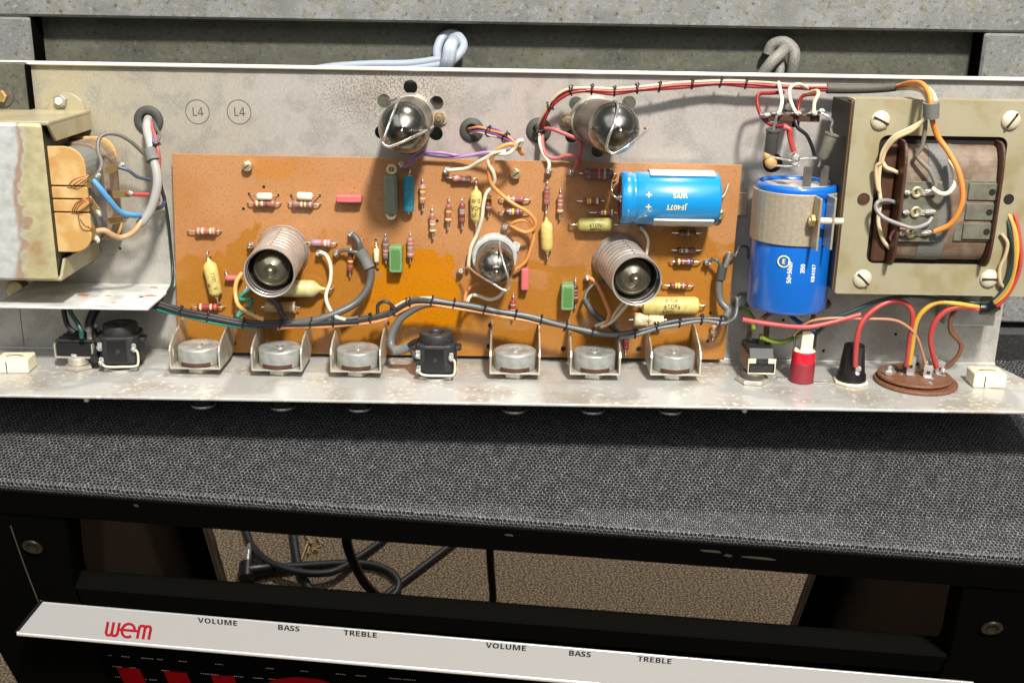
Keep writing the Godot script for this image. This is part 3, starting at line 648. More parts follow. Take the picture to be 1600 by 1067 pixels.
func board() -> void:
	var at := Vector3(-32.9, 0.4, 4.0)
	var t := thing("circuit_board", "brown resin circuit board with glossy orange lacquer stain", "circuit board", at)
	var s := Shape.new()
	var o := PackedVector2Array()
	for q in [Vector3(-170.1, 51.1, 8.0), Vector3(113.9, 50.1, 8.0), Vector3(112.4, -52.0, 8.0), Vector3(-174.6, -52.7, 8.0)]:
		o.append(Vector2(q.x, q.y))
	prism(s, Vector3(0, 0, 6.4), Vector3.RIGHT, Vector3.UP, o, 1.6, 0.15)
	for i in s.v.size():
		s.uv[i] = Vector2((s.v[i].x + 176.0) / 292.0, 1.0 - (s.v[i].y + 54.0) / 106.0)
	part("board_sheet", s, M.board, t)
	for q in [Vector3(-132.2, 46.0, 8.0), Vector3(1.3, 44.4, 8.0), Vector3(103.9, 25.8, 8.0)]:
		var h := Shape.new()
		rod(h, q, q + Vector3(0, 0, 3.5), 2.4)
		ball(h, q + Vector3(0, 0, 3.5), Vector3.BACK, 2.6, 0.45, 18, 0.0)
		var sc := part("board_screw", h, M.brass_pale, t)
		part("slot", prism(Shape.new(), q + Vector3(0, 0, 4.1), Vector3(0.8, 0.6, 0), Vector3(-0.6, 0.8, 0), rect(3.6, 0.5), 0.6), M.hole, sc)
	# soldered wire posts
	for q in [Vector3(-55.3, 47.0, 8.0), Vector3(-33.6, 44.8, 8.0), Vector3(-3.5, 17.1, 8.0), Vector3(17.2, 45.3, 8.0), Vector3(29.3, 45.8, 8.0), Vector3(65.6, 17.3, 8.0), Vector3(98.7, 1.2, 8.0), Vector3(110.3, 4.7, 8.0), Vector3(38.9, -8.2, 8.0), Vector3(-25.5, -6.3, 8.0), Vector3(-81.7, 11.8, 8.0), Vector3(-98.4, 1.9, 8.0), Vector3(-89.2, 1.7, 8.0), Vector3(-132.8, 5.0, 8.0), Vector3(-136.1, -18.0, 8.0), Vector3(-139.2, -21.5, 8.0)]:
		var p := Shape.new()
		tube(p, [q, q + Vector3(0.1, 0.1, 2.5), q + Vector3(-0.1, 0.8, 5.5)], 0.85, 8)
		var lump := [Vector2(0.9, 0.2), Vector2(1.0, 1.6), Vector2(1.75, 2.0), Vector2(1.9, 2.7), Vector2(1.2, 3.6), Vector2(0.8, 5.2), Vector2(0.5, 6.4), Vector2(0, 6.6)]
		lathe(p, q + Vector3(rng.randf_range(-0.3, 0.3), 0, 0.3), Vector3(rng.randf_range(-0.3, 0.3), rng.randf_range(-0.1, 0.4), 1), lump, 10, 0.1)
		part("solder_post", p, M.solder, t)
	# drilled eyes where leads enter
	var eyes := Shape.new()
	for q in [Vector3(-132.7, 31.6, 8.1), Vector3(-118.2, 31.2, 8.1), Vector3(-111.5, 31.0, 8.1), Vector3(-97.3, 31.2, 8.1), Vector3(-69.4, 9.0, 8.1), Vector3(-68.8, -6.3, 8.1), Vector3(-125.1, 35.3, 8.1), Vector3(-136.0, 24.0, 8.1), Vector3(103.3, -26.6, 8.1), Vector3(103.0, -41.9, 8.1), Vector3(-38.1, 19.5, 8.1), Vector3(-154.5, -1.7, 8.1)]:
		rod(eyes, q, q + Vector3(0, 0, 0.06), 0.75, -1, 10)
	for q in [Vector3(-64.4, -35.0, 8.1), Vector3(-64.9, -47.6, 8.1), Vector3(-10.7, -35.1, 8.1), Vector3(-11.3, -46.7, 8.1), Vector3(-145.0, -47.3, 8.1), Vector3(-104.8, -48.3, 8.1), Vector3(27.6, -47.4, 8.1), Vector3(67.1, -46.7, 8.1)]:
		rod(eyes, q, q + Vector3(0, 0, 0.06), 1.25, -1, 14)
	part("drilled_eye", eyes, M.hole, t).set_meta("kind", "stuff")

# ---------------------------------------------------------------- the two transformers
func slotted_head(o: Vector3, r: float, turn: float, parent: Node3D, m: Material) -> void:
	var h := Shape.new()
	lathe(h, o, Vector3.BACK, [Vector2(r * 0.9, 0), Vector2(r, 0.5), Vector2(r * 0.92, 1.2), Vector2(r * 0.7, 1.9), Vector2(r * 0.35, 2.25), Vector2(0, 2.35)], 28, 0.4)
	var sc := part("screw", h, m, parent)
	part("slot", prism(Shape.new(), o + Vector3(0, 0, 1.75), Vector3(cos(turn), sin(turn), 0), Vector3(-sin(turn), cos(turn), 0), rect(r * 1.75, r * 0.2), 0.7), M.hole, sc)

func bobbin_tag(parent: Node3D, o: Vector3, dir: Vector3, m: Material) -> void:
	var e := dir.normalized()
	var s := Shape.new()
	prism(s, o, e, e.cross(Vector3.BACK).normalized() * -1.0, rect(9, 3.2, 0.6, 2), 0.5, 0.1)
	lathe(s, o + e * 3.2 + Vector3(0, 0, 0.5), Vector3.BACK, [Vector2(0.9, 0), Vector2(1.8, 0), Vector2(1.8, 0.5), Vector2(0.9, 0.5)], 14)
	var t := part("solder_tag", s, m, parent)
	var b := Shape.new()
	ball(b, o + e * 4.0 + Vector3(0, 0, 0.8), e + Vector3(0, 0.1, 0.3), 1.25, 1.7, 12, -0.95)
	part("solder_blob", b, M.solder, t)

func transformer_with_yellow_coil() -> void:
	var t := thing("output_transformer", "rusty transformer with yellow card coil and wire-sheathed grey cable", "transformer", Vector3(-245, 33, 0))
	# front plate, its upright edge rolled back
	var f := Shape.new()
	block(f, Vector3(-300, -3.2, 52), Vector3(-214.5, 70.5, 55), 1.4)
	for i in f.v.size():
		f.uv[i] = Vector2((f.v[i].x + 262.0) / 48.0, 1.0 - (f.v[i].y + 5.0) / 78.0)
	part("front_plate", f, M.rusty, t)
	# straps above and below with turned lips
	var up := Shape.new()
	block(up, Vector3(-300, 69.3, 1), Vector3(-211.4, 71.3, 53.5), 0.5)
	prism(up, Vector3(-211.6, 0, 0), Vector3.BACK, Vector3.UP, PackedVector2Array([Vector2(1, 71.2), Vector2(1, 61.5), Vector2(45.5, 61.5), Vector2(53, 70)]), 1.4, 0.2)
	part("top_strap", up, M.cream_metal, t)
	var dn := Shape.new()
	block(dn, Vector3(-300, -3.4, 1), Vector3(-213.2, -1.6, 53.5), 0.5)
	prism(dn, Vector3(-213.2, 0, 0), Vector3.BACK, Vector3.UP, PackedVector2Array([Vector2(1, -3.3), Vector2(53, -3.3), Vector2(46, 5.8), Vector2(1, 5.8)]), 1.4, 0.2)
	part("bottom_strap", dn, M.cream_metal, t)
	part("core", slab(Vector3(-298, -1.4, 20), Vector3(-216, 69, 51.5), 0.2), M.laminate, t)
	# feet of the frame, screwed to the plate
	for q in [[Vector3(-223.2, 74.5, 0.2), 1.0], [Vector3(-223.2, -4.8, 0.2), -1.0]]:
		var foot := PackedVector2Array()
		for k in 17:
			foot.append(Vector2.from_angle(PI * k / 16.0) * Vector2(9.3, 9.0 * q[1]) + Vector2(0, -4.0 * q[1]))
		var fs := part("foot", prism(Shape.new(), q[0], Vector3.RIGHT, Vector3.UP, foot, 1.3, 0.3), M.cream_metal, t)
		part("foot_nut", prism(Shape.new(), q[0] + Vector3(-2.0, 1.0 * q[1], 1.3), Vector3.RIGHT, Vector3.UP, ngon(3.4, 6, 0.3), 2.6, 0.4), M.zinc, fs)
		part("foot_bolt", rod(Shape.new(), q[0] + Vector3(-2.0, 1.0 * q[1], 3.5), q[0] + Vector3(-2.0, 1.0 * q[1], 5.2), 1.8), M.ivory, fs)
	# round plastic-capped bolt under the frame
	var pb := thing("capped_bolt", "cream round-capped bolt peeping out below the rusty transformer", "bolt", Vector3(-260.5, -22.3, 0.0))
	part("bolt_cap", rod(Shape.new(), Vector3(-260.5, -22.3, 0.0), Vector3(-257.3, -20.4, 7.0), 4.4, 4.0, 20), M.cream, pb)
	part("bolt_collar", rod(Shape.new(), Vector3(-257.8, -22.2, 0.0), Vector3(-256.5, -21.4, 3.0), 5.6, 5.4, 20), M.steel_dark, pb)
	base = Vector3(-245, 33, 0)
	# the coil: two yellow card cheeks, taped winding between
	var coil := Shape.new()
	prism(coil, Vector3(-216, 33.5, 10), Vector3.RIGHT, Vector3.UP, rect(33, 46, 10, 6), 36, 0.4)
	var c := part("winding", coil, M.grey_tape, t)
	var pw := Shape.new()
	prism(pw, Vector3(-216, 33.5, 9.5), Vector3.RIGHT, Vector3.UP, rect(38, 49, 12, 6), 14, 0.4)
	part("paper_wrap", pw, M.paper, c)
	var rear := Shape.new()
	prism(rear, Vector3(-197.5, 33.1, 8.0) + Vector3(-25, 0, 0), Vector3.RIGHT, Vector3.UP, rect(50, 52, 9, 6), 1.4, 0.3)
	part("rear_cheek", rear, M.yellow_card, t)
	# front cheek in four strips, slit apart, corners rounded
	var ys := [59.4, 41.0, 34.9, 28.6, 9.5]
	var xr: float = -198.7
	for k in 4:
		var o := PackedVector2Array()
		var hi: float = ys[k] - (0.0 if k == 0 else 0.35)
		var lo: float = ys[k + 1] + (0.0 if k == 3 else 0.35)
		var r1 := 9.0 if k == 0 else 1.0
		var r0 := 9.0 if k == 3 else 1.0
		var x0 := -219.0
		o.append(Vector2(x0, lo))
		for j in 6:
			o.append(Vector2(xr - r0, lo + r0) + Vector2.from_angle(-PI / 2 + PI / 2 * j / 5.0) * r0)
		for j in 6:
			o.append(Vector2(xr - r1, hi - r1) + Vector2.from_angle(PI / 2 * j / 5.0) * r1)
		o.append(Vector2(x0, hi))
		part("front_cheek", prism(Shape.new(), Vector3(0, 0, 46.6), Vector3.RIGHT, Vector3.UP, o, 1.5, 0.3), M.yellow_card, t)
	part("lamination_strip", slab(Vector3(-219.5, -1.0, 44.5), Vector3(-215.2, 68.9, 51.4), 0.2), M.laminate, t)  # dark core laminations seen between front plate and cheek
	for q in [[Vector3(-189.4, 48.1, 36.0), Vector3(0.9, 0.35, 0)], [Vector3(-186.9, 35.6, 36.0), Vector3(0.95, 0.1, 0)], [Vector3(-190.1, 23.1, 36.0), Vector3(0.9, 0.2, 0)], [Vector3(-196.5, 43.4, 47.0), Vector3(0.8, 0.6, 0)], [Vector3(-196.7, 31.9, 47.0), Vector3(0.2, -0.3, 0.4)], [Vector3(-198.2, 19.7, 47.0), Vector3(0.2, -0.4, 0.3)]]:
		bobbin_tag(t, q[0], Vector3(q[1].x, q[1].y, 0), M.brass)
	# fine enamelled wires from the slits
	var cu := Shape.new()
	for q in [[Vector3(-207.5, 40.8, 48.5), Vector3(-202.8, 44.7, 52.0), Vector3(-196.9, 46.8, 50.0)], [Vector3(-205.7, 40.8, 48.5), Vector3(-200.8, 44.1, 52.0), Vector3(-196.6, 46.3, 50.0)], [Vector3(-207.0, 28.7, 48.5), Vector3(-202.7, 33.8, 53.0), Vector3(-198.6, 36.0, 53.0), Vector3(-196.9, 34.7, 49.0)], [Vector3(-206.1, 28.7, 48.5), Vector3(-201.8, 33.6, 53.0), Vector3(-198.0, 35.7, 53.0), Vector3(-196.6, 34.4, 49.0)], [Vector3(-205.2, 28.7, 48.5), Vector3(-201.0, 33.0, 53.0), Vector3(-197.2, 35.4, 53.0), Vector3(-196.4, 34.1, 49.0)], [Vector3(-204.0, 28.8, 48.5), Vector3(-202.0, 26.7, 52.0), Vector3(-200.6, 23.2, 51.0), Vector3(-197.9, 21.0, 49.0)], [Vector3(-199.8, 22.7, 48.5), Vector3(-197.9, 21.0, 49.0)]]:
		tube(cu, q, 0.28, 6, 5)
	part("enamelled_wire", cu, M.copper, t)

func transformer_with_brown_coil() -> void:
	var at := Vector3(204, 40, 0)
	var t := thing("mains_transformer", "cream-framed transformer with brown paper coil and soldered tags", "transformer", at)
	# frame: a plate with a window, made of four bars that share one outline
	var x0: float = 155.8
	var x1 := 251.0
	var y1: float = 86.6
	var y0: float = -5.4
	var wx0: float = 169.0
	var wx1: float = 228.3
	var wy1: float = 70.4
	var wy0: float = 9.8
	var fr := Shape.new()
	var r := 4.0
	var o := PackedVector2Array([Vector2(x0, y0), Vector2(x1, y0), Vector2(x1, y1), Vector2(x0, y1)])
	var half := [[], []]
	for side in 2:
		# two C-shaped halves meet in the middle of the bars
		var xm := (wx0 + wx1) / 2 + 6
		var c := PackedVector2Array()
		var sx := x0 if side == 0 else x1
		var wx := wx0 if side == 0 else wx1
		var sg := 1.0 if side == 0 else -1.0
		c.append_array([Vector2(xm, y0), Vector2(sx + sg * 0.8, y0), Vector2(sx, y0 + 0.8), Vector2(sx, y1 - 0.8), Vector2(sx + sg * 0.8, y1), Vector2(xm, y1), Vector2(xm, wy1)])
		for j in 5:
			var a := PI / 2 * j / 4.0
			c.append(Vector2(wx + sg * r - sg * sin(a) * r, wy1 - r + cos(a) * r))
		for j in 5:
			var a := PI / 2 * j / 4.0
			c.append(Vector2(wx + sg * r - sg * cos(a) * r, wy0 + r - sin(a) * r))
		c.append(Vector2(xm, wy0))
		prism(fr, Vector3(0, 0, 42.5), Vector3.RIGHT, Vector3.UP, c, 2.2 + 0.01 * side, 0.0)
	part("frame", fr, M.cream_metal, t)
	var skirt := Shape.new()
	block(skirt, Vector3(x0, y1 - 1.6, 30), Vector3(x1, y1 - 0.1, 42.6), 0.3)
	block(skirt, Vector3(x0, y0 + 0.1, 24), Vector3(x1, y0 + 1.6, 42.6), 0.3)
	part("frame_skirt", skirt, M.cream_metal, t)
	part("core", slab(Vector3(x0 - 1.2, y0 + 2, 12), Vector3(x1 - 2, y1 - 2, 42.2), 0.2), M.laminate, t)
	part("core_edge", slab(Vector3(x0 - 0.6, y0 + 1.0, 40.8), Vector3(x0 + 1.5, y1 - 1.0, 42.4), 0.2), M.copper_dull, t)
	var ft := Shape.new()
	block(ft, Vector3(223.6, -30.1, 0.2), Vector3(249.6, -17.1, 12), 0.6)
	part("mounting_foot", ft, M.sheet, t)
	var nutm := Shape.new()
	prism(nutm, Vector3(235.5, -13.0, 30.0), Vector3.RIGHT, Vector3.UP, ngon(4.6, 6, 0.2), 10, 0.5)
	part("foot_nut", nutm, M.cream_metal, t)
	for q in [[Vector3(168.2, 77.1, 44.8), -0.45], [Vector3(228.0, 78.1, 44.8), 1.0], [Vector3(168.2, 2.3, 44.8), -0.75], [Vector3(228.8, 3.4, 44.8), 0.0]]:
		slotted_head(q[0], 4.4, q[1], t, M.ivory_metal)
	part("frame_hole", rod(Shape.new(), Vector3(164.6, 40.6, 44.7), Vector3(164.6, 40.6, 44.8), 2.9, -1, 22), M.brown_card, t)
	part("frame_hole", rod(Shape.new(), Vector3(232.6, 41.7, 44.7), Vector3(232.6, 41.7, 44.8), 2.4, -1, 22), M.hole, t)
	# dark pocket behind the window
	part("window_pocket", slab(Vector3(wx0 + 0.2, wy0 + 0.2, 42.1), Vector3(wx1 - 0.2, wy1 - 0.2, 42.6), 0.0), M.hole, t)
	# coil lying along x, half out of the window: a flattened barrel
	var cy := (wy0 + wy1) / 2 - 0.8
	var hh := (wy1 - wy0) / 2 - 3.2
	var wl := wx0 + 11.0
	var wr := wx1 - 5.5
	var sec := PackedVector2Array()
	for k in 25:
		var a := -PI / 2 + PI * k / 24.0
		var c2 := Vector2(signf(cos(a)) * pow(absf(cos(a)), 0.75), signf(sin(a)) * pow(absf(sin(a)), 0.75))
		sec.append(Vector2(42.3 + 9.4 * c2.x, cy + hh * c2.y))
	# outline in (z, y); extruded along -x because z cross y = -x
	part("paper_winding", prism(Shape.new(), Vector3(wr, 0, 0), Vector3.BACK, Vector3.UP, sec, wr - wl, 0.2), M.paper, t)
	var tape := PackedVector2Array()
	for p in sec:
		tape.append(Vector2(42.3 + (p.x - 42.3) * 1.03, cy + (p.y - cy) * 1.012))
	part("tape_band", prism(Shape.new(), Vector3(202.8, 0, 0), Vector3.BACK, Vector3.UP, tape, 202.8 - 191.0, 0.1), M.grey_tape, t)
	for q in [[wl - 0.2, 1.5], [wr + 1.5, 1.3]]:
		var ch := PackedVector2Array()
		for k in 17:
			var a := -PI / 2 + PI * k / 16.0
			ch.append(Vector2(42.3 + 13.0 * signf(cos(a)) * pow(absf(cos(a)), 0.45), cy + (hh + 2.6) * signf(sin(a)) * pow(absf(sin(a)), 0.45)))
		part("cheek", prism(Shape.new(), Vector3(q[0], 0, 0), Vector3.BACK, Vector3.UP, ch, q[1], 0.3), M.brown_card, t)
	part("former", slab(Vector3(wx0 + 2.0, wy0 + 1.0, 42.65), Vector3(wl - 2.0, wy1 - 4.0, 46), 1.0), M.brown_card, t)
	# tag boards
	var tb := Shape.new()
	prism(tb, Vector3((180.3 + 197.7) / 2, (50.5 + 22.3) / 2, 51.6), Vector3.RIGHT, Vector3.UP, rect(197.7 - 180.3, 50.5 - 22.3), 1.2, 0.2)
	var strip := part("tag_board", tb, M.fibre, t)
	for q in [Vector3(186.1, 45.7, 53.0), Vector3(186.7, 36.5, 53.0), Vector3(185.8, 26.8, 53.0)]:
		var e := Shape.new()
		lathe(e, q, Vector3.BACK, [Vector2(1.3, 0), Vector2(2.6, 0), Vector2(2.8, 0.5), Vector2(2.3, 1.1), Vector2(1.3, 1.0), Vector2(1.1, 0.2)], 18, 0.3)
		var ey := part("tag_eyelet", e, M.brass_pale, strip)
		var lug := Shape.new()
		prism(lug, q + Vector3(3.4, -0.2, 0.2), Vector3.RIGHT, Vector3.UP, rect(6.5, 2.6, 0.8), 0.5, 0.1)
		ball(lug, q + Vector3(6.2, 0.2, 0.9), Vector3(1, 0.15, 0.5), 1.5, 2.0, 14, -0.95)
		ball(lug, q + Vector3(-4.6, -0.3, 0.8), Vector3(-1, 0.3, 0.5), 1.4, 1.4, 14, -0.95)
		part("solder_lug", lug, M.solder, strip)
	part("fibre_plate", slab(Vector3(206.6, 22.7, 51.0), Vector3(224.9, 51.2, 51.5), 0.2), M.fibre, t)
	for q in [[50.6, 41.7], [41.1, 32.4], [31.8, 23.3]]:
		var x_a: float = 210.2
		var x_b: float = 224.3
		var fs := Shape.new()
		prism(fs, Vector3((x_a + x_b) / 2, (q[0] + q[1]) / 2, 51.4), Vector3.RIGHT, Vector3.UP, rect(x_b - x_a, q[0] - q[1] - 1.0, 0.5, 2), 1.1, 0.25)
		var fp := part("fibre_tab", fs, M.fibre, t)
		var hx: float = 221.1
		part("tab_hole", rod(Shape.new(), Vector3(hx, (q[0] + q[1]) / 2, 52.52), Vector3(hx, (q[0] + q[1]) / 2, 52.6), 1.5, -1, 16), M.hole, fp)

# ---------------------------------------------------------------- controls and sockets on the flange
func flange_parts() -> void:
	var at := Vector3(-156.6, -41.0, 30.6)
	at.y = FL
	var p := thing("control_pot", "grey control pot nearest the metal shelf, green bundle above it", "potentiometer", at, "control pots along the flange")
	var a := at
	var nut := Shape.new()
	prism(nut, a, Vector3.BACK, Vector3.RIGHT, ngon(7.0, 6, 0.35), 3.4, 0.4)
	part("nut", nut, M.bracket, p)
	var br := part("bracket", prism(Shape.new(), a + Vector3(0, 3.7, -2.0), Vector3.BACK, Vector3.RIGHT, rect(24, 25), 0.9, 0.1), M.bracket, p)
	for q in [-1, 1]:
		var o := PackedVector2Array([Vector2(-21.6, 10), Vector2(-14, 3.8), Vector2(9.6, 3.8), Vector2(10, 4.4), Vector2(10, 13.0), Vector2(8.5, 15.5), Vector2(3, 18), Vector2(-14, 22.5), Vector2(-21.6, 23)])
		var w := Shape.new()
		prism(w, a + Vector3(12.2 * q + 0.45, 0, 0), Vector3.BACK, Vector3.UP, o, 0.9, 0.15)
		part("bracket_wall", w, M.bracket, p)
		part("wall_slot", prism(Shape.new(), a + Vector3(12.2 * q - q * 0.47 + (0.0 if q > 0 else 0.02), 11, 5.5), Vector3.BACK, Vector3.UP, rect(1.6, 4.2, 0.7), 0.03), M.ivory, br)
	var body := Shape.new()
	lathe(body, a, Vector3.UP, [Vector2(0, 5.0), Vector2(10.7, 5.0), Vector2(10.7, 12.7), Vector2(10.4, 13.3), Vector2(9.8, 13.6), Vector2(5.2, 13.6), Vector2(4.2, 13.1), Vector2(0, 13.1)], 40, 0.8)
	var b := part("pot_body", body, M.zinc, p)
	var dim := Shape.new()
	lathe(dim, a + Vector3(0, 13.0, 0), Vector3.UP, [Vector2(2.2, 0), Vector2(2.0, 0.8), Vector2(1.2, 1.0), Vector2(0.7, 0.5), Vector2(0, 0.4)], 18)
	part("rivet", dim, M.tin, b)
	var em := PackedVector2Array()
	for k in 9:
		var t := deg_to_rad(lerpf(48, 132, k / 8.0))
		em.append(Vector2(cos(t), sin(t)) * 11.0)
	for k in 9:
		var t := deg_to_rad(lerpf(132, 48, k / 8.0))
		em.append(Vector2(cos(t), sin(t)) * 10.2)
	# outline in (x, z): x cross -z ... laid flat
	var ems := Shape.new()
	prism(ems, a + Vector3(0, 6.9, 0), Vector3.RIGHT, Vector3.BACK, em, 1.9, 0.15)
	part("terminal_strip", ems, M.brown_card, p)
	var sh := Shape.new()
	rod(sh, a + Vector3(0, -1.4, 0), a + Vector3(0, -18, 0), 5.8, 6.2, 24)
	part("shaft", sh, M.black, p)
	var rim := Shape.new()
	lathe(rim, a + Vector3(0, -17.6, 0), Vector3.DOWN, [Vector2(6.3, 0), Vector2(6.7, 0.5), Vector2(6.5, 1.6), Vector2(5.4, 1.9), Vector2(0, 1.9)], 28, 0.4)
	part("shaft_rim", rim, M.bright, p)
	for q in [[Vector3(-115.8, -41.0, 31.5), "grey control pot under the black cable bundle, tan capacitor above it"], [Vector3(-76.6, -41.0, 31.5), "grey control pot beside the middle jack socket, dark loop above it"], [Vector3(2.4, -41.0, 30.4), "grey control pot just past the middle jack socket, under the bare valve"], [Vector3(42.4, -41.0, 29.3), "grey control pot under the sagging bundle and ridged valve can"], [Vector3(82.6, -41.0, 28.1), "grey control pot below the cream capacitors, nearest the mains switch"]]:
		dup(p, "control_pot", Vector3(q[0].x, FL, q[0].z), q[1])
	jack(Vector3(-37.1, -31.9, 31.5), 0.0, "open black jack socket with bent tinned wire, fed by grey cable")
	jack(Vector3(-197.1, -31.9, 26.3), 0.12, "open black jack socket under the metal shelf, beside the slide switch")
	slide_switch()
	mains_switch()
	red_lamp()
	fuse_holder()
	selector()
	# small screw ends below the flange
	for q in [[Vector3(-204.0, -54.6, 77.1), "small steel screw end under the flange below the slide switch"], [Vector3(113.4, -54.6, 78.3), "small steel screw end under the flange below the mains switch"]]:
		var f := Shape.new()
		var o: Vector3 = Vector3(q[0].x, FL - 1.4, 61)
		lathe(f, o, Vector3.DOWN, [Vector2(2.2, 0), Vector2(2.2, 1.2), Vector2(1.6, 2.4), Vector2(1.6, 4.5), Vector2(1.1, 5.2), Vector2(0, 5.3)], 16, 0.5)
		single("screw_end", f, M.bright, q[1], "screw", o, "screw ends under the flange")

func jack(top: Vector3, turn: float, label: String) -> void:
	var a := Vector3(top.x, FL, top.z)
	var t := thing("jack_socket", label, "jack socket", a, "jack sockets on the flange")
	var ex := Vector3(cos(turn), 0, -sin(turn))
	var ez := Vector3(sin(turn), 0, cos(turn))
	var s := Shape.new()
	prism(s, a + Vector3(0, 4.0, 0), ez, ex, rect(20, 20, 5, 3), 14.0, 0.5)
	var b := part("socket_body", s, M.black_dusty, t)
	var r := Shape.new()
	lathe(r, a, Vector3.UP, [Vector2(8.6, 17.9), Vector2(8.6, 22.0), Vector2(8.2, 22.6), Vector2(4.2, 22.6), Vector2(3.6, 21.6), Vector2(3.4, 17.9)], 32)
	part("barrel", r, M.black_dusty, t)
	part("bore", rod(Shape.new(), a + Vector3(0, 17.95, 0), a + Vector3(0, 18.4, 0), 3.5), M.hole, t)
	part("barrel_groove", prism(Shape.new(), a + Vector3(0, 22.55, 0), ez, ex, rect(0.8, 15.5), 0.12), M.hole, t)
	var fl := Shape.new()
	lathe(fl, a, Vector3.UP, [Vector2(9.6, 0.9), Vector2(9.6, 2.2), Vector2(8.8, 4.1)], 28)
	part("neck", fl, M.black_dusty, t)
	part("washer", prism_ring_up(a, 10.2, 1.0), M.bracket, t)
	var face := a + ez * 10.0
	part("recessed_panel", prism(Shape.new(), face + Vector3(-0.5, 11.0, 0) * 1.0 + ez * -0.15, ex, Vector3.UP, rect(9.5, 11.5), 0.3, 0.12), M.black, t)
	part("moulded_dot", rod(Shape.new(), face + Vector3(0, 10.8, 0), face + Vector3(0, 10.8, 0) + ez * 0.5, 1.1), M.black_dusty, b)
	for q in [-1, 1]:
		var ear := Shape.new()
		prism(ear, a + ex * (9.6 * q) + Vector3(0, 14.2, 0) + ez * 1.5, ez, ex, rect(7, 6, 1.5), 2.0, 0.3)
		part("ear", ear, M.black_dusty, b)
	for q in [[-8.4, 13.8], [-8.2, 6.0], [8.0, 12.8]]:
		var l := Shape.new()
		prism(l, face + ex * q[0] + Vector3(0, q[1], 0) + ez * 0.2, ex, Vector3.UP, rect(2.2, 4.6, 0.8), 0.5, 0.1)
		ball(l, face + ex * (q[0] - 0.2) + Vector3(0, q[1] - 0.4, 0) + ez * 1.0, ez, 1.4, 1.0, 12, -0.8)
		part("lug", l, M.solder, t)
	var wv := Shape.new()
	tube(wv, [face + ex * -8.0 + Vector3(0, 5.2, 0) + ez * 1.2, face + ex * -5.5 + Vector3(0, 3.6, 0) + ez * 1.6, face + ex * 3.0 + Vector3(0, 3.4, 0) + ez * 1.6, face + ex * 8.0 + Vector3(0, 3.6, 0) + ez * 1.6, face + ex * 9.6 + Vector3(0, 5.0, 0) + ez * 1.5, face + ex * 9.8 + Vector3(0, 10.4, 0) + ez * 1.4, face + ex * 8.4 + Vector3(0, 12.2, 0) + ez * 1.2], 0.62, 8)
	part("tinned_link", wv, M.ivory_metal, t)

func prism_ring_up(a: Vector3, r: float, h: float) -> Shape:
	return lathe(Shape.new(), a, Vector3.UP, [Vector2(0, 0.02), Vector2(r, 0.02), Vector2(r, h), Vector2(0, h)], 30)

func slide_switch() -> void:
	var o := Vector3(Vector3(-219.5, -48.6, 41.5).x, FL, 33)
	var t := thing("slide_switch", "black slide switch in a pale metal frame under the shelf", "switch", o)
	part("nut", prism(Shape.new(), o + Vector3(1, 0.1, -3), Vector3.BACK, Vector3.RIGHT, ngon(7.5, 6, 0.2), 2.0, 0.4), M.bracket, t)
	part("neck", rod(Shape.new(), o + Vector3(1, 2, -3), o + Vector3(1, 6.2, -3), 5.2, -1, 24), M.bracket, t)
	var fr := Shape.new()
	var u := PackedVector2Array([Vector2(-9.4, 13.2), Vector2(-9.4, 6.2), Vector2(9.4, 6.2), Vector2(9.4, 13.2)])
	prism(fr, o + Vector3(0, 0, -21), Vector3.RIGHT, Vector3.UP, thick_line(u, 0.8), 21.0, 0.15)
	part("metal_frame", fr, M.bracket, t)
	part("switch_body", slab(o + Vector3(-8.9, 6.7, -20.5), o + Vector3(8.9, 13.4, -0.8), 0.4), M.black, t)
	var top := Shape.new()
	for k in 4:
		block(top, o + Vector3(-9.8, 13.4, -20 + k * 5.0), o + Vector3(9.8, 14.6, -17.2 + k * 5.0), 0.3)
	part("top_ribs", top, M.black_dusty, t)
	for k in 2:
		var tg := Shape.new()
		prism(tg, o + Vector3(7.0 + k * 1.2, 17.2, -5.0 - 6.0 * k), Vector3.RIGHT, Vector3.UP, rect(2.4, 6.0, 0.8), 0.5, 0.1)
		ball(tg, o + Vector3(7.0 + k * 1.2, 19.6, -4.6 - 6.0 * k), Vector3(0.2, 0.4, 1), 1.7, 1.2, 12, -0.9)
		part("terminal", tg, M.solder, t)
	part("slider_nib", slab(o + Vector3(-1.4, 6.2, -0.4), o + Vector3(1.4, 8.2, 0.6), 0.5), M.solder, t)

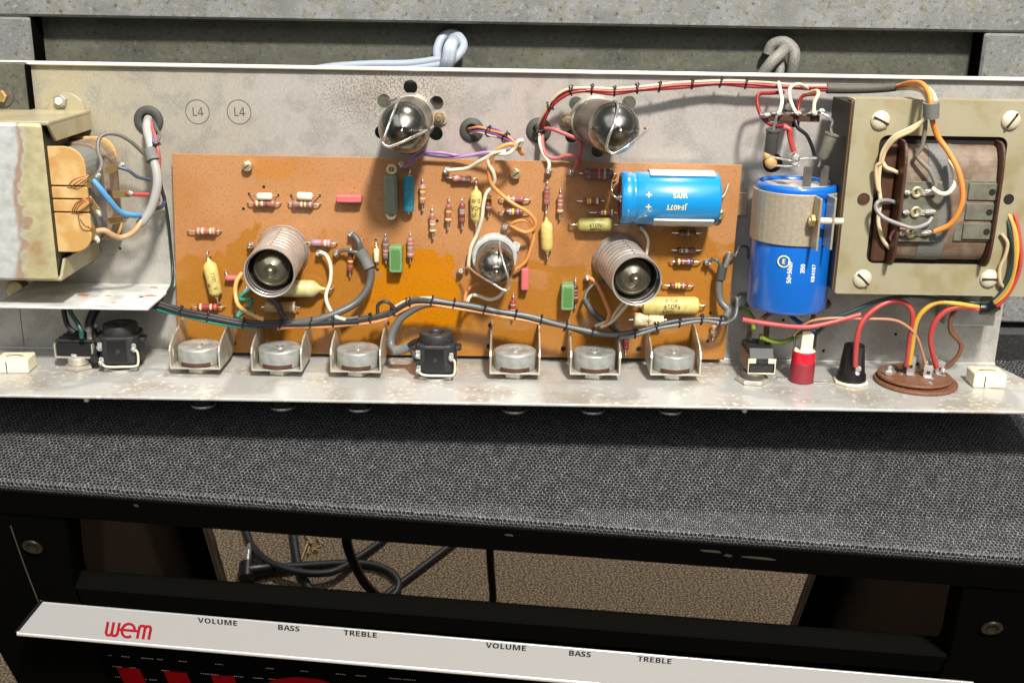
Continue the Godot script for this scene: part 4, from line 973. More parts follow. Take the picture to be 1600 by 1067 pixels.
func mains_switch() -> void:
	var o := Vector3(Vector3(125.2, -46.6, 33.6).x, FL, 38)
	var t := thing("mains_switch", "black mains switch in a brown steel frame with three upright tags", "switch", o)
	part("nut", prism(Shape.new(), o + Vector3(-3, 0.1, -4), Vector3.BACK, Vector3.RIGHT, ngon(8.5, 6, 0.35), 2.2, 0.4), M.bracket, t)
	part("neck", rod(Shape.new(), o + Vector3(-3, 2, -4), o + Vector3(-3, 5.6, -4), 6.0, -1, 28), M.steel_dark, t)
	var b := Shape.new()
	# body with a sloping top, long in z
	prism(b, o + Vector3(6.2, 0, -21), Vector3.BACK, Vector3.UP, PackedVector2Array([Vector2(0, 6), Vector2(20.6, 6), Vector2(20.6, 13.2), Vector2(17, 17.5), Vector2(4, 18.5), Vector2(0, 17)]), 12.4, 0.4)
	part("switch_body", b, M.black_dusty, t)
	var fr := Shape.new()
	for q in [[-6.9, 0.7], [6.3, 0.7]]:
		prism(fr, o + Vector3(q[0] + q[1], 0, -21), Vector3.BACK, Vector3.UP, PackedVector2Array([Vector2(0, 5.6), Vector2(21.2, 5.6), Vector2(21.2, 13.6), Vector2(16, 14.6), Vector2(0, 15.0)]), q[1], 0.1)
	block(fr, o + Vector3(-6.9, 5.4, -21), o + Vector3(7.0, 6.1, 0.4), 0.1)
	part("metal_frame", fr, M.steel_brown, t)
	var rim := Shape.new()
	tube(rim, [o + Vector3(-6.6, 13.4, 0.3), o + Vector3(-6.6, 5.7, 0.4), o + Vector3(6.7, 5.7, 0.4), o + Vector3(6.7, 13.4, 0.3)], 0.4, 6, 1)
	part("frame_edge", rim, M.ivory_metal, t)
	for q in [-1, 1]:
		part("frame_claw", slab(o + Vector3(4.9 * q - 1.9, 10.9, 0.1), o + Vector3(4.9 * q + 1.9, 13.4, 0.7), 0.2), M.ivory_metal, t)
	part("front_groove", slab(o + Vector3(-5.8, 10.2, -0.4), o + Vector3(5.8, 10.5, 0.05), 0.0), M.hole, t)
	for q in [[-4.2, -16.0, 26.0], [1.2, -10.0, 23.5], [4.4, -15.0, 27.5]]:
		part("tag", prism(Shape.new(), o + Vector3(q[0], (q[2] + 16.0) / 2, q[1]), Vector3.RIGHT, Vector3.UP, rect(3.0, q[2] - 16.0, 0.8), 0.7, 0.1), M.steel_brown, t)

func red_lamp() -> void:
	var o := Vector3(147.2, -48.6, 29.6)
	o = Vector3(o.x, FL, 32.5)
	var t := thing("indicator_lamp", "red indicator lamp holder with a cream insulator on top", "indicator lamp", o)
	part("red_barrel", rod(Shape.new(), o + Vector3(0, 0.3, 0), o + Vector3(0, 10.5, 0), 6.0, 6.0, 32, 0.05), M.red_dull, t)
	part("red_collar", rod(Shape.new(), o + Vector3(0, 10.4, 0), o + Vector3(0, 16.0, 0), 5.8, 5.8, 32, 0.05), M.red_shiny, t)
	part("white_cap", rod(Shape.new(), o + Vector3(0, 15.9, 0), o + Vector3(0, 16.9, 0), 5.7, 5.4, 28), M.ivory, t)
	var ins := Shape.new()
	prism(ins, o + Vector3(-2.2, 0, 1.0), Vector3.RIGHT, Vector3.UP, PackedVector2Array([Vector2(-0.3, 16.5), Vector2(5.6, 16.5), Vector2(5.8, 25), Vector2(3.6, 27.5), Vector2(0, 27.0)]), 1.6, 0.4)
	part("insulator", ins, M.ivory, t)
	for q in [-1, 1]:
		part("tag", prism(Shape.new(), o + Vector3(5.2 * q, 21.5, -1.0), Vector3(0.35, 0, q * 0.9).normalized(), Vector3.UP, rect(4.0, 11.0, 0.6), 0.6, 0.1), M.steel_dark, t)
	for q in [-1, 1]:
		part("spring_clip", prism(Shape.new(), o + Vector3(8.5 * q, 0.25, 3.0 * q), Vector3(0, 0, 1), Vector3(1, 0, 0), bl_turn(PackedVector2Array([Vector2(-3.5, -1.3), Vector2(3.5, -0.4), Vector2(3.5, 0.9), Vector2(-3.5, 1.3)])), 0.5, 0.1), M.tin, t)

func fuse_holder() -> void:
	var o := Vector3(171.9, -48.6, 28.3)
	o = Vector3(o.x, FL, 33)
	var t := thing("fuse_holder", "black tapering fuse holder with a red lead soldered on", "fuse holder", o)
	part("flange_nut", prism(Shape.new(), o + Vector3(0, 0.1, 0), Vector3.BACK, Vector3.RIGHT, ngon(8.6, 8, 0.3), 1.5, 0.3), M.ivory, t)
	var s := Shape.new()
	lathe(s, o, Vector3.UP, [Vector2(7.4, 1.5), Vector2(7.4, 3.0), Vector2(6.9, 3.1), Vector2(6.9, 3.9), Vector2(7.2, 4.0), Vector2(7.0, 5.2), Vector2(6.5, 5.3), Vector2(5.0, 19.6), Vector2(4.6, 20.0), Vector2(0, 20.0)], 30, 0.9)
	part("holder_body", s, M.black, t)
	part("slot", prism(Shape.new(), o + Vector3(0.9, 13.0, 5.35), Vector3.RIGHT, Vector3(0, 1, -0.08).normalized(), rect(3.2, 13), 0.5, 0.1), M.black_dusty, t)
	var b := Shape.new()
	ball(b, o + Vector3(1.2, 9.2, 6.0), Vector3(0, 0, 1), 1.7, 0.8, 14, -0.8)
	ball(b, o + Vector3(1.0, 6.8, 6.3), Vector3(0, 0, 1), 1.2, 0.8, 14, -0.8)
	part("solder_blob", b, M.solder, t)

func selector() -> void:
	var o := Vector3(205.0, -53.6, 32.0)
	o.y = FL
	var t := thing("voltage_selector", "round brown selector plate with pale metal tags and wires", "voltage selector", o)
	part("lower_disc", rod(Shape.new(), o + Vector3(0, 0.2, 0), o + Vector3(0, 1.8, 0), 20.3, 20.3, 56, 0.02), M.selector, t)
	part("upper_disc", rod(Shape.new(), o + Vector3(-0.5, 2.6, -1.0), o + Vector3(-0.5, 4.0, -1.0), 18.2, 18.2, 52, 0.02), M.selector, t)
	part("spacer", rod(Shape.new(), o + Vector3(0, 1.8, 0), o + Vector3(0, 2.6, 0), 12.0), M.hole, t)
	var n := Shape.new()
	var p1 := o + Vector3(-13.5, 4.0, -1.0)
	prism(n, p1, Vector3.BACK, Vector3.RIGHT, ngon(3.1, 6, 0.2), 2.4, 0.4)
	rod(n, p1 + Vector3(0, 2.3, 0), p1 + Vector3(0, 4.6, 0), 1.6)
	part("bolt", n, M.tin, t)
	for q in [Vector3(-8.5, 4.02, -10), Vector3(3.0, 4.02, 12.5), Vector3(-7.0, 4.02, -2.0)]:
		var r := Shape.new()
		lathe(r, o + q, Vector3.UP, [Vector2(0.6, 0), Vector2(1.35, 0), Vector2(1.25, 0.5), Vector2(0.7, 0.5)], 16)
		part("rivet", r, M.tin, t)
	for q in [[-3.0, -1.0, 10.0, 0.15], [2.5, -7.5, 8.5, 0.2], [4.5, 3.0, 6.5, -0.3], [8.0, -3.0, 7.5, 0.5], [12.5, -2.0, 7.0, -0.4], [11.0, -9.0, 7.5, 0.3], [0.0, -8.0, 8.0, 0.1]]:
		var e := Vector3(cos(q[3]), 0, -sin(q[3]))
		var c: Vector3 = o + Vector3(q[0], 4.0 + q[2] / 2, q[1])
		var tg := Shape.new()
		prism(tg, c, e, Vector3.UP, rect(4.2, q[2], 0.5), 0.6, 0.12)
		prism(tg, c + Vector3(0, -q[2] / 2 + 0.1, 1.2), Vector3.BACK, e, rect(2.8, 4.2), 0.4, 0.1)
		var tp := part("contact_tag", tg, M.tin, t)
		part("tag_window", prism(Shape.new(), c + Vector3(0, -0.6, 0.6) + e.cross(Vector3.UP) * 0.02, e, Vector3.UP, rect(1.5, 1.6), 0.06), M.hole, tp)
	var bl := Shape.new()
	for q in [Vector3(3.5, 11.0, 0.5), Vector3(7.5, 10.5, -1.5), Vector3(12.5, 9.5, -3.5), Vector3(13.5, 6.5, 0.0)]:
		ball(bl, o + q, Vector3(0.4, 1, 0.2), 1.7, 1.0, 12, -0.9)
	part("solder_blob", bl, M.solder, t)

# ---------------------------------------------------------------- the two blue electrolytics
func blue_capacitors() -> void:
	var c := Vector3(137.8, 0, 25)
	var at := Vector3(c.x, 14, 0)
	var t := thing("upright_blue_capacitor", "large upright blue capacitor held by a beige clamp", "capacitor", at)
	var top := 45.3
	var bot := -17.5
	part("can_body", lathe(Shape.new(), Vector3(c.x, 0, c.z), Vector3.UP, [Vector2(0, bot), Vector2(17.6, bot), Vector2(19.0, bot + 0.6), Vector2(19.6, bot + 2.0), Vector2(19.6, top - 8.5), Vector2(19.0, top - 7.6), Vector2(18.7, top - 6.8), Vector2(19.0, top - 6.0), Vector2(19.7, top - 5.0), Vector2(19.8, top - 1.4), Vector2(19.2, top - 0.4), Vector2(18.2, top), Vector2(17.2, top - 0.4), Vector2(16.8, top - 1.8)], 56, 0.6), M.blue, t)
	part("top_disc", lathe(Shape.new(), Vector3(c.x, 0, c.z), Vector3.UP, [Vector2(16.9, top - 1.9), Vector2(0, top - 1.9)], 40), M.grey_disc, t)
	for q in [Vector3(3.5, 0, 4), Vector3(12.5, 0, 1)]:
		var tg := Shape.new()
		prism(tg, Vector3(c.x + q.x, top + 2.5, c.z + q.z), Vector3.RIGHT, Vector3.UP, rect(4.0, 10.5, 0.5), 0.7, 0.1)
		part("terminal_tag", tg, M.steel_dark, t)
	# clamp
	var b1 := 42.0
	var b0 := 17.4
	var ring := PackedVector2Array()
	for k in 41:
		# (z, x) plane; gap facing the viewer and a little to one side
		var a := deg_to_rad(lerpf(33, 372, k / 40.0))
		ring.append(Vector2(cos(a), sin(a)) * 20.2)
	ring.insert(0, ring[0] + Vector2(9.5, 1.0))
	ring.insert(1, ring[1] + Vector2(0.7, 0.0))
	ring.append(ring[-1] + Vector2(0.7, 0.0))
	ring.append(ring[-1] + Vector2(9.0, 0.4))
	var cl := Shape.new()
	prism(cl, Vector3(c.x, b0, c.z), Vector3.BACK, Vector3.RIGHT, thick_line(ring, 1.0, true), b1 - b0, 0.25)
	part("clamp_band", cl, M.bracket_dull, t)
	var by := (b0 + b1) / 2 + 1.0
	var bo := Vector3(c.x + 8.0, by, c.z + 24.0)
	var bs := Shape.new()
	rod(bs, bo + Vector3(-7, 0, 0), bo + Vector3(9, 0, 0), 1.6)
	part("clamp_bolt", bs, M.ivory_metal, t)
	part("clamp_nut", prism(Shape.new(), bo + Vector3(-6.6, 0, 0), Vector3.UP, Vector3.BACK, ngon(3.1, 6, 0.3), 2.6, 0.4), M.brass, t)
	var lug := Shape.new()
	block(lug, Vector3(c.x - 27, b0 + 6, 0.3), Vector3(c.x - 18.5, b0 + 18, 1.8), 0.3)
	part("clamp_foot", lug, M.bracket_dull, t)
	for w in [["50+50uF", 133.3, 2.1, 4.6], ["350", 139.3, 2.1, 6.5], ["KB4187", 144.9, 1.9, 4.0]]:
		var off: float = w[1] - c.x
		var dir := Vector3(off, 0, sqrt(maxf(1.0, 19.6 * 19.6 - off * off)))
		part("print", letters(w[0], w[2], true, 0.95, round_at(Vector3(c.x, w[3], c.z), Vector3.UP, dir, 19.62, true)), M.white_print, t)
	var oval := Shape.new()
	lathe(oval, Vector3(c.x - 7.5, 9.6, c.z + 18.1), Vector3(-0.3, 0, 0.95), [Vector2(2.4, 0), Vector2(3.0, 0.1), Vector2(3.0, 0.3), Vector2(2.4, 0.35)], 24)
	part("oval_mark", oval, M.gold_print, t)
	part("oval_letter", letters("E", 2.4, true, 1.0, round_at(Vector3(c.x, 9.6, c.z), Vector3.UP, Vector3(-7.5, 0, 18.1), 19.65, false)), M.gold_print, t)
	# diodes, tag strip and the amber disc above it
	var dl := [[Vector3(122.6, 64.5, 30.0), Vector3(0.02, 1, 0.15), "mottled black diode standing over the blue upright capacitor", M.mottled], [Vector3(148.6, 63.4, 32.0), Vector3(0.28, 1, 0.1), "grey-olive diode leaning over the blue upright capacitor", M.olive_grey]]
	for q in dl:
		var ax: Vector3 = (q[1] as Vector3).normalized()
		var o: Vector3 = q[0] - ax * 6.5
		var d := thing("top_hat_diode", q[2], "diode", o, "diodes above the upright blue capacitor")
		lathe_part(d, "diode_body", o, ax, [Vector2(0, 0), Vector2(2.2, 0.2), Vector2(3.0, 1.6), Vector2(3.1, 11.5), Vector2(3.5, 11.9), Vector2(3.5, 12.6), Vector2(0, 12.6)], q[3])
		var l := Shape.new()
		if q[2].begins_with("mottled"):
			rod(l, o + ax * 12.6, Vector3(123.5, 77.0, 32.0), 0.7)
		else:
			tube(l, [o + ax * 12.6, Vector3(149.0, 72.3, 34.0), Vector3(149.3, 75.0, 34.0), Vector3(147.0, 77.3, 34.0), Vector3(144.1, 78.6, 33.0)], 0.7, 8)
		rod(l, o, o - ax * 4.0, 0.6)
		part("diode_lead", l, M.tin, d)
	var ts := thing("tag_strip", "dark tag strip with tinned lugs under the top lip", "tag strip", Vector3(132.8, 75.6, 26.0))
	part("strip_board", slab(Vector3(119.8, 74.1, 25.0), Vector3(144.7, 77.3, 29.0), 0.3), M.brown_card, ts)
	for q in [Vector3(118.6, 76.8, 31.0), Vector3(124.3, 77.5, 31.0), Vector3(133.3, 77.7, 31.0), Vector3(141.1, 77.8, 31.0), Vector3(144.0, 79.1, 32.0)]:
		var lg := Shape.new()
		prism(lg, q + Vector3(0, 0, -2), Vector3.RIGHT, Vector3(0, 0.5, 0.8).normalized(), rect(5.6, 3.0, 0.8), 0.5, 0.1)
		ball(lg, q + Vector3(0.5, 0.5, 0), Vector3(0, 1, 0.5), 1.5, 0.8, 12, -0.9)
		part("strip_lug", lg, M.solder, ts)
	part("strip_foot", slab(Vector3(134.5, 74.7, 0.2), Vector3(138.3, 79.3, 1.4), 0.2), M.steel_dark, ts)
	part("strip_stem", slab(Vector3(136.2, 71.1, 1.0), Vector3(132.6, 76.2, 25.5), 0.2), M.steel_dark, ts)
	var am := thing("amber_capacitor", "small amber disc capacitor beside the mottled diode", "capacitor", Vector3(122.9, 56.6, 30.0))
	var ab := Shape.new()
	ball(ab, Vector3(123.1, 55.1, 30.0), Vector3(0.4, 0.1, 1), 3.3, 0.75, 20, -1.0)
	ball(ab, Vector3(121.6, 58.1, 30.0), Vector3(0.2, 0.3, 1), 2.6, 0.75, 20, -1.0)
	part("disc_body", ab, M.amber, am)
	var al := Shape.new()
	tube(al, [Vector3(124.2, 57.4, 31.0), Vector3(128.3, 56.8, 33.0), Vector3(133.2, 55.9, 32.0)], 0.55, 8)
	tube(al, [Vector3(123.9, 53.7, 31.0), Vector3(130.4, 53.4, 32.0), Vector3(136.2, 53.8, 32.0)], 0.55, 8)
	tube(al, [Vector3(134.9, 56.7, 31.0), Vector3(139.8, 57.2, 32.0), Vector3(144.9, 57.4, 31.0)], 0.55, 8)
	ball(al, Vector3(134.0, 57.4, 32.0), Vector3(0.1, 1, 0.4), 2.2, 1.2, 14, -0.9)
	ball(al, Vector3(134.2, 54.7, 32.0), Vector3(0.1, 0.2, 1), 1.6, 1.0, 14, -0.9)
	part("soldered_leads", al, M.solder, am)
	# the lying one
	var a := Vector3(52.6, 35.1, 21.0)
	var b := Vector3(100.6, 35.9, 21.0)
	b.y = a.y + 0.3
	var ax := (b - a).normalized()
	var r := 12.9
	var len_ := (b - a).length()
	var h := thing("lying_blue_capacitor", "bright blue capacitor lying across the board in grey saddles", "capacitor", a)
	part("can_body", lathe(Shape.new(), a, ax, [Vector2(0, 0.9), Vector2(r - 2.2, 0.9), Vector2(r - 1.8, 0.2), Vector2(r - 0.9, 0.0), Vector2(r, 0.9), Vector2(r, 5.0), Vector2(r - 0.5, 5.8), Vector2(r - 0.7, 6.6), Vector2(r - 0.4, 7.4), Vector2(r, 8.2), Vector2(r, len_ - 1.4), Vector2(r - 0.6, len_ - 0.4), Vector2(r - 1.6, len_), Vector2(0, len_)], 48, 0.6), M.light_blue, h)
	part("end_disc", rod(Shape.new(), a + ax * 0.5, a + ax * 1.0, r - 2.3, -1, 36), M.maroon, h)
	var rv := Shape.new()
	lathe(rv, a + ax * 0.6, -ax, [Vector2(2.6, 0), Vector2(2.4, 0.7), Vector2(1.3, 0.9), Vector2(1.1, 2.2), Vector2(0, 2.4)], 18)
	part("end_rivet", rv, M.tin, h)
	var lw := Shape.new()
	tube(lw, [a - ax * 1.5, a - ax * 3.5 + Vector3(0, 1.5, -1), a - ax * 3.8 + Vector3(0, 6.0, -8), Vector3(51.5, 41.4, 8.1)], 0.5, 8)
	tube(lw, [b - ax * 0.5, b + ax * 3.0 + Vector3(0, 1, -1), Vector3(107.7, 40.6, 9.0)], 0.55, 8)
	part("wire_end", lw, M.tin, h)
	var sd := part("saddle", arch(a + ax * 13.5, ax, r + 0.5, 62, 150, 31.7), M.sheet, h)
	part("saddle", arch(a + ax * 16.0, ax, r + 0.5, 212, 318, 29.2), M.sheet, h)
	for w in [["WYS", 80.2, -3.6, 2.5, 1.0], ["JF407T", 78.7, 2.2, 2.5, 0.9], ["+", 65.2, -3.9, 4.0, 1.0], ["+", 65.2, 1.9, 4.0, 1.0], ["-", 64.3, 7.4, 4.0, 1.0]]:
		var ang: float = w[2] / r
		part("print", letters(w[0], w[3], true, w[4], round_at(a + ax * (w[1] - a.x), ax, Vector3(0, -sin(ang), cos(ang)) , r + 0.03, true, -1.0)), M.gold_print, h)

# a bent plate round a cylinder, from angle d0 to d1 (degrees, from the board's plane, over the top)
func arch(o: Vector3, ax: Vector3, r: float, d0: float, d1: float, wide: float) -> Shape:
	var line := PackedVector2Array()
	for k in 17:
		var t := deg_to_rad(lerpf(d0, d1, k / 16.0))
		line.append(Vector2(cos(t), sin(t)) * r)
	line.append(line[-1] + Vector2(-5, 0.6 if d1 < 180 else 0.0))
	# (z, y) plane
	return prism(Shape.new(), o + ax * wide, Vector3.BACK, Vector3.UP, thick_line(line, 0.8, true), wide, 0.15)

func lathe_part(parent: Node3D, called: String, o: Vector3, ax: Vector3, prof: Array, m: Material, seg := 24) -> MeshInstance3D:
	return part(called, lathe(Shape.new(), o, ax, prof, seg), m, parent)

# ---------------------------------------------------------------- valves
func valves() -> void:
	# two ridged screening cans
	for q in [[Vector3(-116.6, 3.2, 8.0), Vector3(-114.2, 2.6, 55.0), "ridged screening can over a valve, yellow capacitor behind it"], [Vector3(54.3, 1.4, 8.0), Vector3(59.3, 1.5, 55.0), "ridged screening can over a valve, beside the round-ended cream capacitor"]]:
		var o: Vector3 = q[0]
		var ax: Vector3 = (q[1] - o).normalized()
		var t := thing("screened_valve", q[2], "valve", o, "screened valves on the board")
		var hgt := 46.5
		var pr := [Vector2(12.4, 0), Vector2(12.6, 3.2), Vector2(11.9, 3.6)]
		for k in 42:
			var y := 5.0 + k * 0.9
			pr.append(Vector2(12.0 - 1.1 * pow(maxf(0.0, sin(k * TAU / 6.0)), 2.0), y))
		pr.append_array([Vector2(11.9, hgt - 2.6), Vector2(12.1, hgt - 0.5), Vector2(12.0, hgt), Vector2(11.6, hgt), Vector2(11.3, hgt - 0.6)])
		part("can", lathe(Shape.new(), o, ax, pr, 44, 0.3), M.can, t)
		part("can_lining", lathe(Shape.new(), o, ax, [Vector2(11.3, hgt - 0.6), Vector2(11.3, 6), Vector2(0, 6)], 40), M.can_inside, t)
		part("can_seam", prism(Shape.new(), o + frame(ax)[1] * 11.9 + ax * 5.0, frame(ax)[0], frame(ax)[2], PackedVector2Array([Vector2(-0.25, 0), Vector2(0.25, 0), Vector2(0.25, 38), Vector2(-0.25, 38)]), 0.3), M.can_inside, t)
		part("can_flap", lathe(Shape.new(), o + ax * 1.2, ax, [Vector2(12.9, 0), Vector2(13.3, 1.0), Vector2(12.9, 2.0)], 40), M.can, t)
		var gl := Shape.new()
		lathe(gl, o, ax, [Vector2(10.3, 8), Vector2(10.4, 32), Vector2(9.9, 36.0), Vector2(8.4, 38.8), Vector2(5.6, 40.6), Vector2(3.4, 41.2), Vector2(2.6, 41.8), Vector2(2.3, 43.2), Vector2(1.5, 44.4), Vector2(0.7, 45.0), Vector2(0, 45.1)], 40, 0.2)
		part("glass_dome", gl, M.dark_getter, t)
		var sp := Shape.new()
		tube(sp, spiral(o, ax, 11.0, hgt - 3.5, 0.9), 0.35, 6, 2)
		part("inner_spring", sp, M.bright, t)
	# bare valve in a ring with a wire bail
	var o := Vector3(-9.1, 2.7, 8.0)
	var ax := (Vector3(-7.2, 0.3, 40.0) - o).normalized()
	var t := thing("bare_valve", "small bare silvery valve in a white ring on the board", "valve", o)
	part("ring_base", lathe(Shape.new(), o, ax, [Vector2(9.2, 0), Vector2(11.4, 0), Vector2(11.6, 6), Vector2(11.0, 6.8), Vector2(9.6, 6.8), Vector2(9.2, 6)], 36), M.ring_white, t)
	part("ring_lug", prism(Shape.new(), Vector3(1.9, 8.0, 13.0), Vector3(0.9, -0.3, 0).normalized(), Vector3(0.3, 0.9, 0).normalized(), rect(4, 4.5, 0.8), 0.8, 0.2), M.ring_white, t)
	part("glass_wall", lathe(Shape.new(), o, ax, [Vector2(9.3, 2), Vector2(9.4, 19)], 36), M.valve_wall, t)
	part("glass_dome", lathe(Shape.new(), o, ax, dome(9.4, 19, 9.0), 40, 0.1), M.getter, t)
	var bail := Shape.new()
	tube(bail, [Vector3(-24.3, -3.1, 18.0), Vector3(-21.6, -1.1, 22.0), Vector3(-17.1, -1.8, 32.0), Vector3(-9.6, -3.1, 44.0), Vector3(-4.0, -5.7, 47.0), Vector3(-1.8, -5.4, 47.0), Vector3(-0.9, -2.6, 48.0), Vector3(-2.2, 2.7, 48.0), Vector3(-4.8, 9.6, 44.0), Vector3(-6.0, 11.4, 30.0), Vector3(-6.1, 11.7, 20.0)], 0.55, 8, 5)
	part("wire_bail", bail, M.bright, t)
	# two output valves through the plate
	for q in [[Vector3(-51.3, 69.8, 0.0), Vector3(-50.2, 70.3, 62.0), 0.0, "bare output valve between the round stamps and the orange-wire grommet"], [Vector3(39.8, 70.0, 0.0), Vector3(48.0, 72.0, 62.0), 1.0, "bare output valve leaning out beneath the laced red bundle"]]:
		var p: Vector3 = q[0]
		var d: Vector3 = (q[1] - p).normalized()
		var v := thing("output_valve", q[3], "valve", p, "output valves through the plate")
		var fl := Shape.new()
		lathe(fl, p, Vector3.BACK, [Vector2(12.2, 0.1), Vector2(12.3, 0.9), Vector2(11.7, 1.4), Vector2(11.5, 5.0), Vector2(10.6, 5.2)], 40, 0.5)
		part("holder_skirt", fl, M.bracket, v)
		var nx := 13.8 if q[2] == 0.0 else -13.2
		var lug := Shape.new()
		prism(lug, p + Vector3(nx, 0.0, 0.2), Vector3.RIGHT, Vector3.UP, rect(8, 6.5, 2.6), 1.2, 0.2)
		part("holder_lug", lug, M.bracket, v)
		part("holder_nut", prism(Shape.new(), p + Vector3(nx, 0.4, 1.4), Vector3.RIGHT, Vector3.UP, ngon(3.2, 6), 2.6, 0.4), M.brass, v)
		part("holder_screw", rod(Shape.new(), p + Vector3(nx, 0.4, 3.8), p + Vector3(nx, 0.4, 5.4), 1.5), M.bright, v)
		part("glass_wall", lathe(Shape.new(), p, d, [Vector2(11.0, 1), Vector2(11.9, 46)], 44), M.valve_wall, v)
		part("glass_dome", lathe(Shape.new(), p, d, dome(11.9, 46, 13.0), 48, 0.1), M.getter, v)
		var b := Shape.new()
		if q[2] == 0.0:
			tube(b, [Vector3(-62.6, 78.7, 3.0), Vector3(-59.6, 79.1, 10.0), Vector3(-56.5, 81.1, 22.0), Vector3(-53.8, 83.1, 36.0), Vector3(-53.0, 81.1, 58.0), Vector3(-54.6, 75.5, 68.0), Vector3(-56.6, 69.7, 71.0), Vector3(-57.5, 66.9, 71.0), Vector3(-56.0, 65.3, 72.0), Vector3(-53.5, 65.4, 72.0), Vector3(-47.1, 67.9, 71.0), Vector3(-41.0, 70.0, 60.0), Vector3(-38.5, 69.1, 30.0)], 0.65, 8, 5)
		else:
			tube(b, [Vector3(34.9, 79.0, 12.0), Vector3(40.0, 80.2, 24.0), Vector3(44.9, 82.5, 38.0), Vector3(46.2, 83.9, 46.0), Vector3(46.2, 82.4, 60.0), Vector3(43.8, 77.0, 72.0), Vector3(41.4, 70.8, 74.0), Vector3(40.8, 66.2, 73.0), Vector3(43.1, 64.0, 73.0), Vector3(45.4, 64.4, 73.0), Vector3(51.2, 67.9, 72.0), Vector3(57.9, 70.5, 58.0), Vector3(61.2, 71.4, 48.0), Vector3(60.5, 71.7, 44.0)], 0.65, 8, 5)
		part("wire_bail", b, M.bright, v)

func spiral(o: Vector3, ax: Vector3, r: float, h: float, turns: float) -> Array:
	var e := frame(ax)
	var out := []
	for k in 25:
		var a := TAU * turns * k / 24.0
		out.append(o + (e[0] * cos(a) + e[1] * sin(a)) * r + ax * (h + 0.06 * k))
	return out

func dome(r: float, y: float, h: float) -> Array:
	var out := []
	for k in 11:
		var a := PI / 2 * 0.86 * k / 10.0
		out.append(Vector2(r * cos(a), y + h * sin(a)))
	var e: Vector2 = out[-1]
	out.append_array([Vector2(e.x * 0.85, e.y + 0.4), Vector2(1.9, e.y + 0.7), Vector2(1.6, e.y + 2.0), Vector2(1.0, e.y + 3.0), Vector2(0.4, e.y + 3.3), Vector2(0, e.y + 3.35)])
	return out

# ---------------------------------------------------------------- resistors: body ends, lead holes, bands in order
const PINKBROWN := Color(0.36, 0.16, 0.12)
const BROWN := Color(0.19, 0.06, 0.04)
const DARK := Color(0.10, 0.03, 0.02)
const RED := Color(0.33, 0.035, 0.03)

func resistor(a: Vector3, b: Vector3, la: Vector3, lb: Vector3, r: float, body: Color, bands: Array, label: String) -> void:
	var t := thing("resistor", label, "resistor", (a + b) / 2, "resistors on the circuit board")
	var ax := (b - a).normalized()
	var n := (b - a).length()
	var pr := [Vector2(0, 0), Vector2(r * 0.55, 0.0), Vector2(r * 0.9, n * 0.04), Vector2(r * 1.06, n * 0.10), Vector2(r * 1.04, n * 0.18), Vector2(r * 0.94, n * 0.26), Vector2(r * 0.93, n * 0.74), Vector2(r * 1.04, n * 0.82), Vector2(r * 1.06, n * 0.90), Vector2(r * 0.9, n * 0.96), Vector2(r * 0.55, n), Vector2(0, n)]
	part("body", lathe(Shape.new(), a, ax, pr, 20, 0.3), shade(body, 0.28), t)
	for q in bands:
		var s := Shape.new()
		var at: float = q[0]
		var rr := r * (1.065 if at < 0.22 or at > 0.78 else 0.96)
		lathe(s, a + ax * (n * at - 0.5), ax, [Vector2(rr - 0.1, 0), Vector2(rr + 0.03, 0.05), Vector2(rr + 0.03, 0.95), Vector2(rr - 0.1, 1.0)], 20)
		part("band", s, shade(q[1], 0.35), t)
	for q in [[a, la, -1.0], [b, lb, 1.0]]:
		var end: Vector3 = q[0]
		var hole: Vector3 = q[1]
		var s := Shape.new()
		var side: Vector3 = ax * q[2]
		var reach := (hole - end).dot(side)
		var knee: Vector3 = end + side * maxf(reach - 0.7, 0.6)
		tube(s, [end - side * 0.3, end + (knee - end) * 0.6, knee + (hole - knee) * 0.12, knee.lerp(hole, 0.55) + side * 0.25, hole + Vector3(0, 0, -0.4)], 0.38, 7, 4)
		part("lead", s, M.tin, t)

